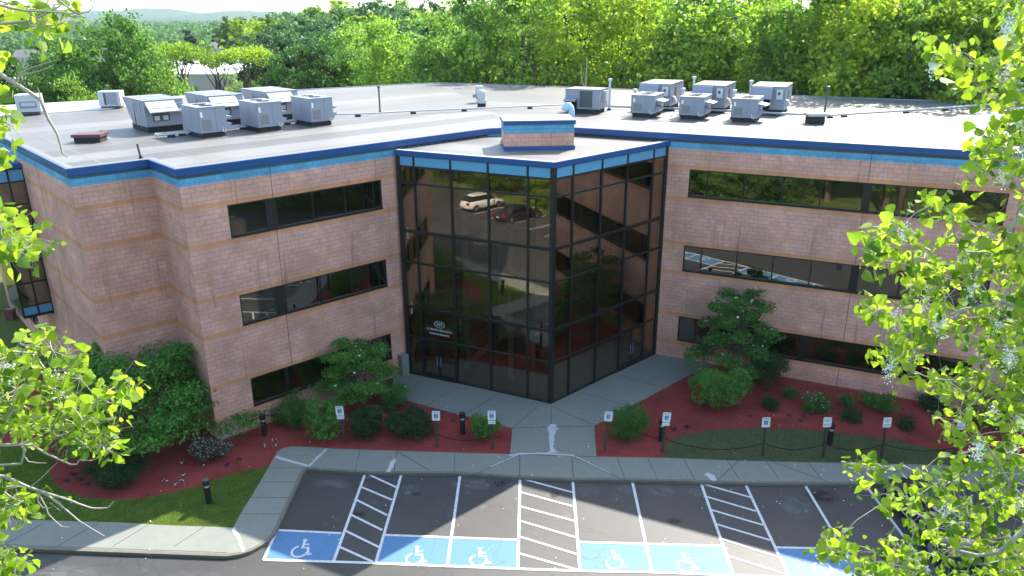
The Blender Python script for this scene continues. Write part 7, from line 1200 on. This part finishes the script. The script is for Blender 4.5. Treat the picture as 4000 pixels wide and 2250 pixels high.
def poplar(nodes, par, nroot, trunk, label, seed, fluff, branches, nl=(7, 13)):
    rng = np.random.default_rng(seed); root = empty('poplar_tree', label, 'tree', (trunk[0], trunk[1], -.1)); nodes = np.array(nodes, float)
    cnt = np.ones(len(nodes)); order = sorted(range(len(nodes)), key=lambda i: -i)
    depth = [0] * len(nodes)
    def dep(i): return 0 if par[i] == -1 else 1 + dep(par[i])
    for i in sorted(range(nroot, len(nodes)), key=dep, reverse=True): cnt[par[i]] += cnt[i]
    off = Matrix.Translation((-trunk[0], -trunk[1], .1))
    mb = MB().mat('bark'); mb.tube([(trunk[0], trunk[1], -.3), (trunk[0] + .1, trunk[1], 8), (trunk[0], trunk[1], 14), (trunk[0] - .05, trunk[1] + .1, 19), (trunk[0], trunk[1], 22)], [.34, .27, .18, .10, .03], 12)
    o = mb.build('trunk', root, True); o.matrix_parent_inverse = off
    mb = MB().mat('bark_pale'); cen = []
    for i in range(nroot, len(nodes)):
        a = nodes[par[i]]; b = nodes[i]; L = np.linalg.norm(b - a); r1 = .0022 + .0011 * math.sqrt(cnt[i]); r0 = min(r1 * 1.5, .0022 + .0011 * math.sqrt(cnt[par[i]]) if par[i] >= nroot else r1 * 2)
        mid = (a + b) / 2 + rng.normal(size=3) * L * .06 + np.array([0, 0, .04 * L]); mb.tube([tuple(a), tuple(mid), tuple(b)], [r0, (r0 + r1) / 2, r1], 5, False)
        k = rng.integers(*nl); q = rng.normal(size=(k, 3)) * .062; cen.append(b + q)
        for w in q: mb.tube([tuple(b), tuple(b + w)], .0012, 3, False)
        if L > .25:
            k = int(L / .07); tt = rng.uniform(.2, 1, k)[:, None]; cen.append(a + (b - a) * tt + rng.normal(size=(k, 3)) * .05)
    for i in range(nroot):      # limbs from the trunk to the branch bases
        e = nodes[i]; zt_ = min(e[2] - .5, 19); mb.tube([(trunk[0], trunk[1], zt_), tuple((e + np.array([trunk[0], trunk[1], zt_])) / 2 + np.array([0, 0, .05])), tuple(e)], [.03, .02, .012], 6, False)
    for pts, r0, r1 in branches:
        m = len(pts); mb.tube([tuple(p) for p in pts], [r0 + (r1 - r0) * i / (m - 1) for i in range(m)], 6, False)
    o = mb.build('branches', root, True); o.matrix_parent_inverse = off
    cen = np.concatenate(cen); v, f = leaf_shapes(cen, .08, rng); o = raw('crown', v, f, 'leaf_front', root); o.matrix_parent_inverse = off
    if fluff:
        idx = rng.choice(np.arange(nroot, len(nodes)), fluff, replace=False); C = []
        for i in idx:
            m = 200; q = rng.normal(size=(m, 3)) * np.array([.022, .022, .045]); q[:, 2] -= .07; C.append(nodes[i] + q)
        v, f = leaf_quads(np.concatenate(C), .013, .3, rng, .9); o = kind(raw('seed_fluff', v, f, 'fluff', root), 'stuff'); o.matrix_parent_inverse = off
    return root
poplar(FR['R'], FR['RP'], FR['nR'], (5.6, 5.2), 'sunlit poplar reaching in from the right, leaves mixed with white seed fluff', 61, 46, FR['BRR'], (7, 13))
poplar(FR['L'], FR['LP'], FR['nL'], (-5.4, 4.6), 'sunlit poplar reaching in from the left, with bare pale twigs below its leaves', 62, 3, FR['BR'], (8, 14))
# ================================================================ cars, town, person
def car(label, paint, L=4.5, W=1.8, Hh=1.45, hatch=False, plate=None):
    """local: nose towards +y, origin on the ground"""
    r = empty('parked_car', label, 'car', (0, 0, ZL))
    def loft(secs, mat, nm, nn=14, parent=r):
        mb = MB().mat(mat); rings = []
        for (y, w, z0, z1, pw) in secs:
            ring = []
            for k in range(nn):
                a = 2 * math.pi * k / nn; ca, sa = math.cos(a), math.sin(a); e = 2.0 / pw
                ring.append((w * math.copysign(abs(ca) ** e, ca), y, (z0 + z1) / 2 + (z1 - z0) / 2 * math.copysign(abs(sa) ** e, sa)))
            rings.append(ring)
        b = 0
        for q in rings: mb.v += q
        for i in range(len(rings) - 1):
            for k in range(nn): a = i * nn + k; c = i * nn + (k + 1) % nn; mb.f.append((a, a + nn, c + nn, c)); mb.m.append(0); mb.uv.append(None)
        mb.f.append(tuple(range(nn))); mb.m.append(0); mb.uv.append(None); mb.f.append(tuple((len(rings) - 1) * nn + k for k in range(nn))[::-1]); mb.m.append(0); mb.uv.append(None)
        return mb.build(nm, parent, True)
    h = L / 2; w = W / 2; tail = 0.98 if hatch else 0.95
    loft([(-h, w * .72, .38, .78, 4), (-h + .12, w * .9, .26, .95 * tail, 4), (-h + .7, w, .2, 1.0 * tail, 4), (-.6, w, .19, .96, 4), (h - 1.5, w, .19, .93, 4), (h - .7, w * .97, .2, .80, 4), (h - .15, w * .86, .26, .66, 4), (h, w * .62, .36, .56, 4)], paint, 'body', 20)
    cb = -h + (.25 if hatch else .75)
    loft([(cb, w * .72, .85, .98, 4), (cb + .55, w * .78, .85, Hh - .10, 3.5), (-.35, w * .80, .85, Hh - .03, 3.5), (.25, w * .79, .85, Hh - .05, 3.5), (.75, w * .78, .85, Hh - .22, 3.5), (h - 1.1, w * .74, .80, .90, 4)], 'car_glass', 'windows', 20)
    loft([(cb + .5, w * .66, Hh - .12, Hh - .05, 3), (cb + .8, w * .70, Hh - .12, Hh, 3), (-.35, w * .72, Hh - .1, Hh + .02, 3), (.15, w * .70, Hh - .12, Hh, 3), (.42, w * .66, Hh - .16, Hh - .06, 3)], paint, 'roof', 16)
    for s in (-1, 1):
        for y0 in (-h + .85, h - .85):
            wl_ = empty_child('wheel', r, (s * (w - .1), y0, .33)); 
            MB().mat('tyre').tube([(-.11, 0, 0), (.11, 0, 0)], .33, 20).build('tyre', wl_); MB().mat('rim').tube([(-.118, 0, 0), (.118, 0, 0)], .2, 10).build('rim', wl_)
        MB().mat('lens').box(s * w * .55 - .16, h - .22, .52, s * w * .55 + .16, h - .07, .66).build('headlight', r, bevel=.03)
        MB().mat('tail_red').box(s * w * .70 - .17, -h - .0, .68, s * w * .70 + .15, -h + .2, .88).build('taillight', r, bevel=.03)
        MB().mat(paint).box(s * w - .02 if s > 0 else -w - .18, .55, .86, s * w + .18 if s > 0 else -w + .02, .68, .98).build('mirror', r, bevel=.03)
    mb = MB().mat('sign_white').box(-.16, -h - .012, .5, .16, -h + .02, .62); mb.build('licence_plate', r)
    return r
def empty_child(name, parent, loc):
    o = bpy.data.objects.new(name, None); COL.objects.link(o); o.parent = parent; o.location = loc; o.empty_display_size = .1; return o
c1 = car('white hatchback parked across the lot, mirrored in the entrance glass', 'car_white', 4.45, 1.78, 1.48, True); c1.location = (-32.5, 11.1, ZL); c1.rotation_euler.z = math.pi
c2 = car('black saloon parked beside the white hatchback, mirrored in the entrance glass', 'car_black', 4.8, 1.82, 1.44); c2.location = (-26.8, 11.2, ZL); c2.rotation_euler.z = math.pi
c3 = car('dark navy car parked nose in, mostly hidden by the right foreground leaves', 'car_navy', 4.8, 1.85, 1.42); c3.location = (15.35, 23.3, ZL)
# town
def building(name, label, poly, h, wm, rm, cat='building', z0=-1.6):
    cx = sum(p[0] for p in poly) / len(poly); cy = sum(p[1] for p in poly) / len(poly)
    r = empty(name, label, cat, (cx, cy, z0)); q = [(x - cx, y - cy) for x, y in poly]
    MB().mat(wm).prism(q, 0, h, top=False).build('wall', r); MB().mat(rm).prism(offset_poly(q, .25 if sum(q[i][0] * q[(i + 1) % len(q)][1] - q[(i + 1) % len(q)][0] * q[i][1] for i in range(len(q))) > 0 else -.25, True), h, h + .3).build('roof', r)
    return r
building('warehouse', 'long tan warehouse with a bright white flat roof behind the slender trees', [(-79, 172), (-40, 170), (-52, 226), (-98, 230)], 7.4, 'tan_wall', 'white_roof')
building('warehouse', 'pale flat building glimpsed through the left tree clump', [(-128, 160), (-92, 158), (-96, 178), (-134, 182)], 6.2, 'tan_wall', 'white_roof')
rk = random.Random(4)
for k in range(16):
    x = rk.uniform(-250, -70); y = rk.uniform(235, 330) if k % 2 else rk.uniform(215, 300); w = rk.uniform(8, 14); d = rk.uniform(7, 10); h = rk.uniform(5, 7); a = rk.uniform(0, .6)
    r = empty('town_house', 'small pale town house glimpsed between the trees, ' + ('far left' if x / y < -.55 else 'left of the dark evergreens' if x / y < -.42 else 'by the dark evergreens') + (', nearer row' if y < 260 else ', farther row'), 'house', (x, y, -1.6), a, 'town houses beyond the trees')
    MB().mat('house_wall').box(-w / 2, -d / 2, 0, w / 2, d / 2, h).build('wall', r)
    mb = MB().mat('house_roof'); mb.face([(-w / 2 - .3, -d / 2 - .4, h), (w / 2 + .3, -d / 2 - .4, h), (w / 2 + .3, 0, h + 2.6), (-w / 2 - .3, 0, h + 2.6)]); mb.face([(w / 2 + .3, d / 2 + .4, h), (-w / 2 - .3, d / 2 + .4, h), (-w / 2 - .3, 0, h + 2.6), (w / 2 + .3, 0, h + 2.6)]); mb.mat('house_wall').face([(-w / 2, -d / 2, h), (-w / 2, 0, h + 2.4), (-w / 2, d / 2, h)]).face([(w / 2, -d / 2, h), (w / 2, d / 2, h), (w / 2, 0, h + 2.4)]); mb.build('roof', r)
    mb = MB().mat('car_glass')
    for q in range(3): mb.box(-w / 2 + 1 + q * w / 3.2, -d / 2 - .05, 1.2, -w / 2 + 2.1 + q * w / 3.2, -d / 2 - .01, 2.6); mb.box(-w / 2 + 1 + q * w / 3.2, -d / 2 - .05, 3.6, -w / 2 + 2.1 + q * w / 3.2, -d / 2 - .01, 4.8)
    mb.build('window', r)
# person standing in the lot (seen mirrored in the upper windows)
def person(x, y):
    root = empty('person', 'person in dark clothes standing in the car park, mirrored in the second floor windows', 'person', (x, y, ZL), math.pi * .1)
    J = {'pel': (0, 0, .95, .13), 'spi': (0, 0, 1.15, .12), 'che': (0, 0, 1.36, .15), 'nek': (0, 0, 1.50, .055), 'hed': (0, .02, 1.60, .075), 'top': (0, .01, 1.72, .08)}
    for s, t in ((-1, 'l'), (1, 'r')):
        J.update({'hip' + t: (s * .09, 0, .9, .095), 'kne' + t: (s * .11, .03, .5, .06), 'ank' + t: (s * .12, -.01, .09, .042), 'toe' + t: (s * .13, .15, .04, .04), 'sho' + t: (s * .17, 0, 1.42, .055), 'elb' + t: (s * .24, .03, 1.15, .042), 'wri' + t: (s * .16, .24, 1.10, .03), 'han' + t: (s * .11, .31, 1.12, .035)})
    E = [('pel', 'spi'), ('spi', 'che'), ('che', 'nek'), ('nek', 'hed'), ('hed', 'top')]
    for t in 'lr': E += [('pel', 'hip' + t), ('hip' + t, 'kne' + t), ('kne' + t, 'ank' + t), ('ank' + t, 'toe' + t), ('che', 'sho' + t), ('sho' + t, 'elb' + t), ('elb' + t, 'wri' + t), ('wri' + t, 'han' + t)]
    K = list(J); me = bpy.data.meshes.new('body'); me.from_pydata([J[k][:3] for k in K], [(K.index(a), K.index(b)) for a, b in E], []); o = bpy.data.objects.new('body', me); COL.objects.link(o); o.parent = root
    o.modifiers.new('skin', 'SKIN'); ss = o.modifiers.new('sub', 'SUBSURF'); ss.levels = 1; ss.render_levels = 1
    for i, k in enumerate(K): me.skin_vertices[0].data[i].radius = (J[k][3],) * 2
    me.skin_vertices[0].data[0].use_root = True; me.materials.append(MATS['cloth_navy'])
    hd = MB().mat('skin').tube([(0, .02, 1.5), (0, .03, 1.56), (0, .03, 1.64), (0, .02, 1.71)], [.055, .085, .092, .06], 14).build('face', root, True)
    MB().mat('hair').tube([(0, -.01, 1.60), (0, -.005, 1.68), (0, 0, 1.75)], [.098, .10, .05], 14).build('hair', root, True)
person(7.0, 16.8)
HAZE = 8e-5
# ---------------------------------------------------------------- air
m, t, out = nt('haze_air'); pv = N(t, 'ShaderNodeVolumePrincipled'); pv.inputs['Color'].default_value = (0.70, 0.86, 1.0, 1); pv.inputs['Density'].default_value = HAZE; pv.inputs['Anisotropy'].default_value = 0.2
t.links.new(pv.outputs[0], out.inputs[1])
if HAZE > 0:
    h = MB().mat('haze_air').box(-8800, -1200, -3, 8800, 8800, 160).build('haze'); kind(h, 'stuff', 'thin pale summer haze over the distance', 'haze')
    h.display_type = 'WIRE'
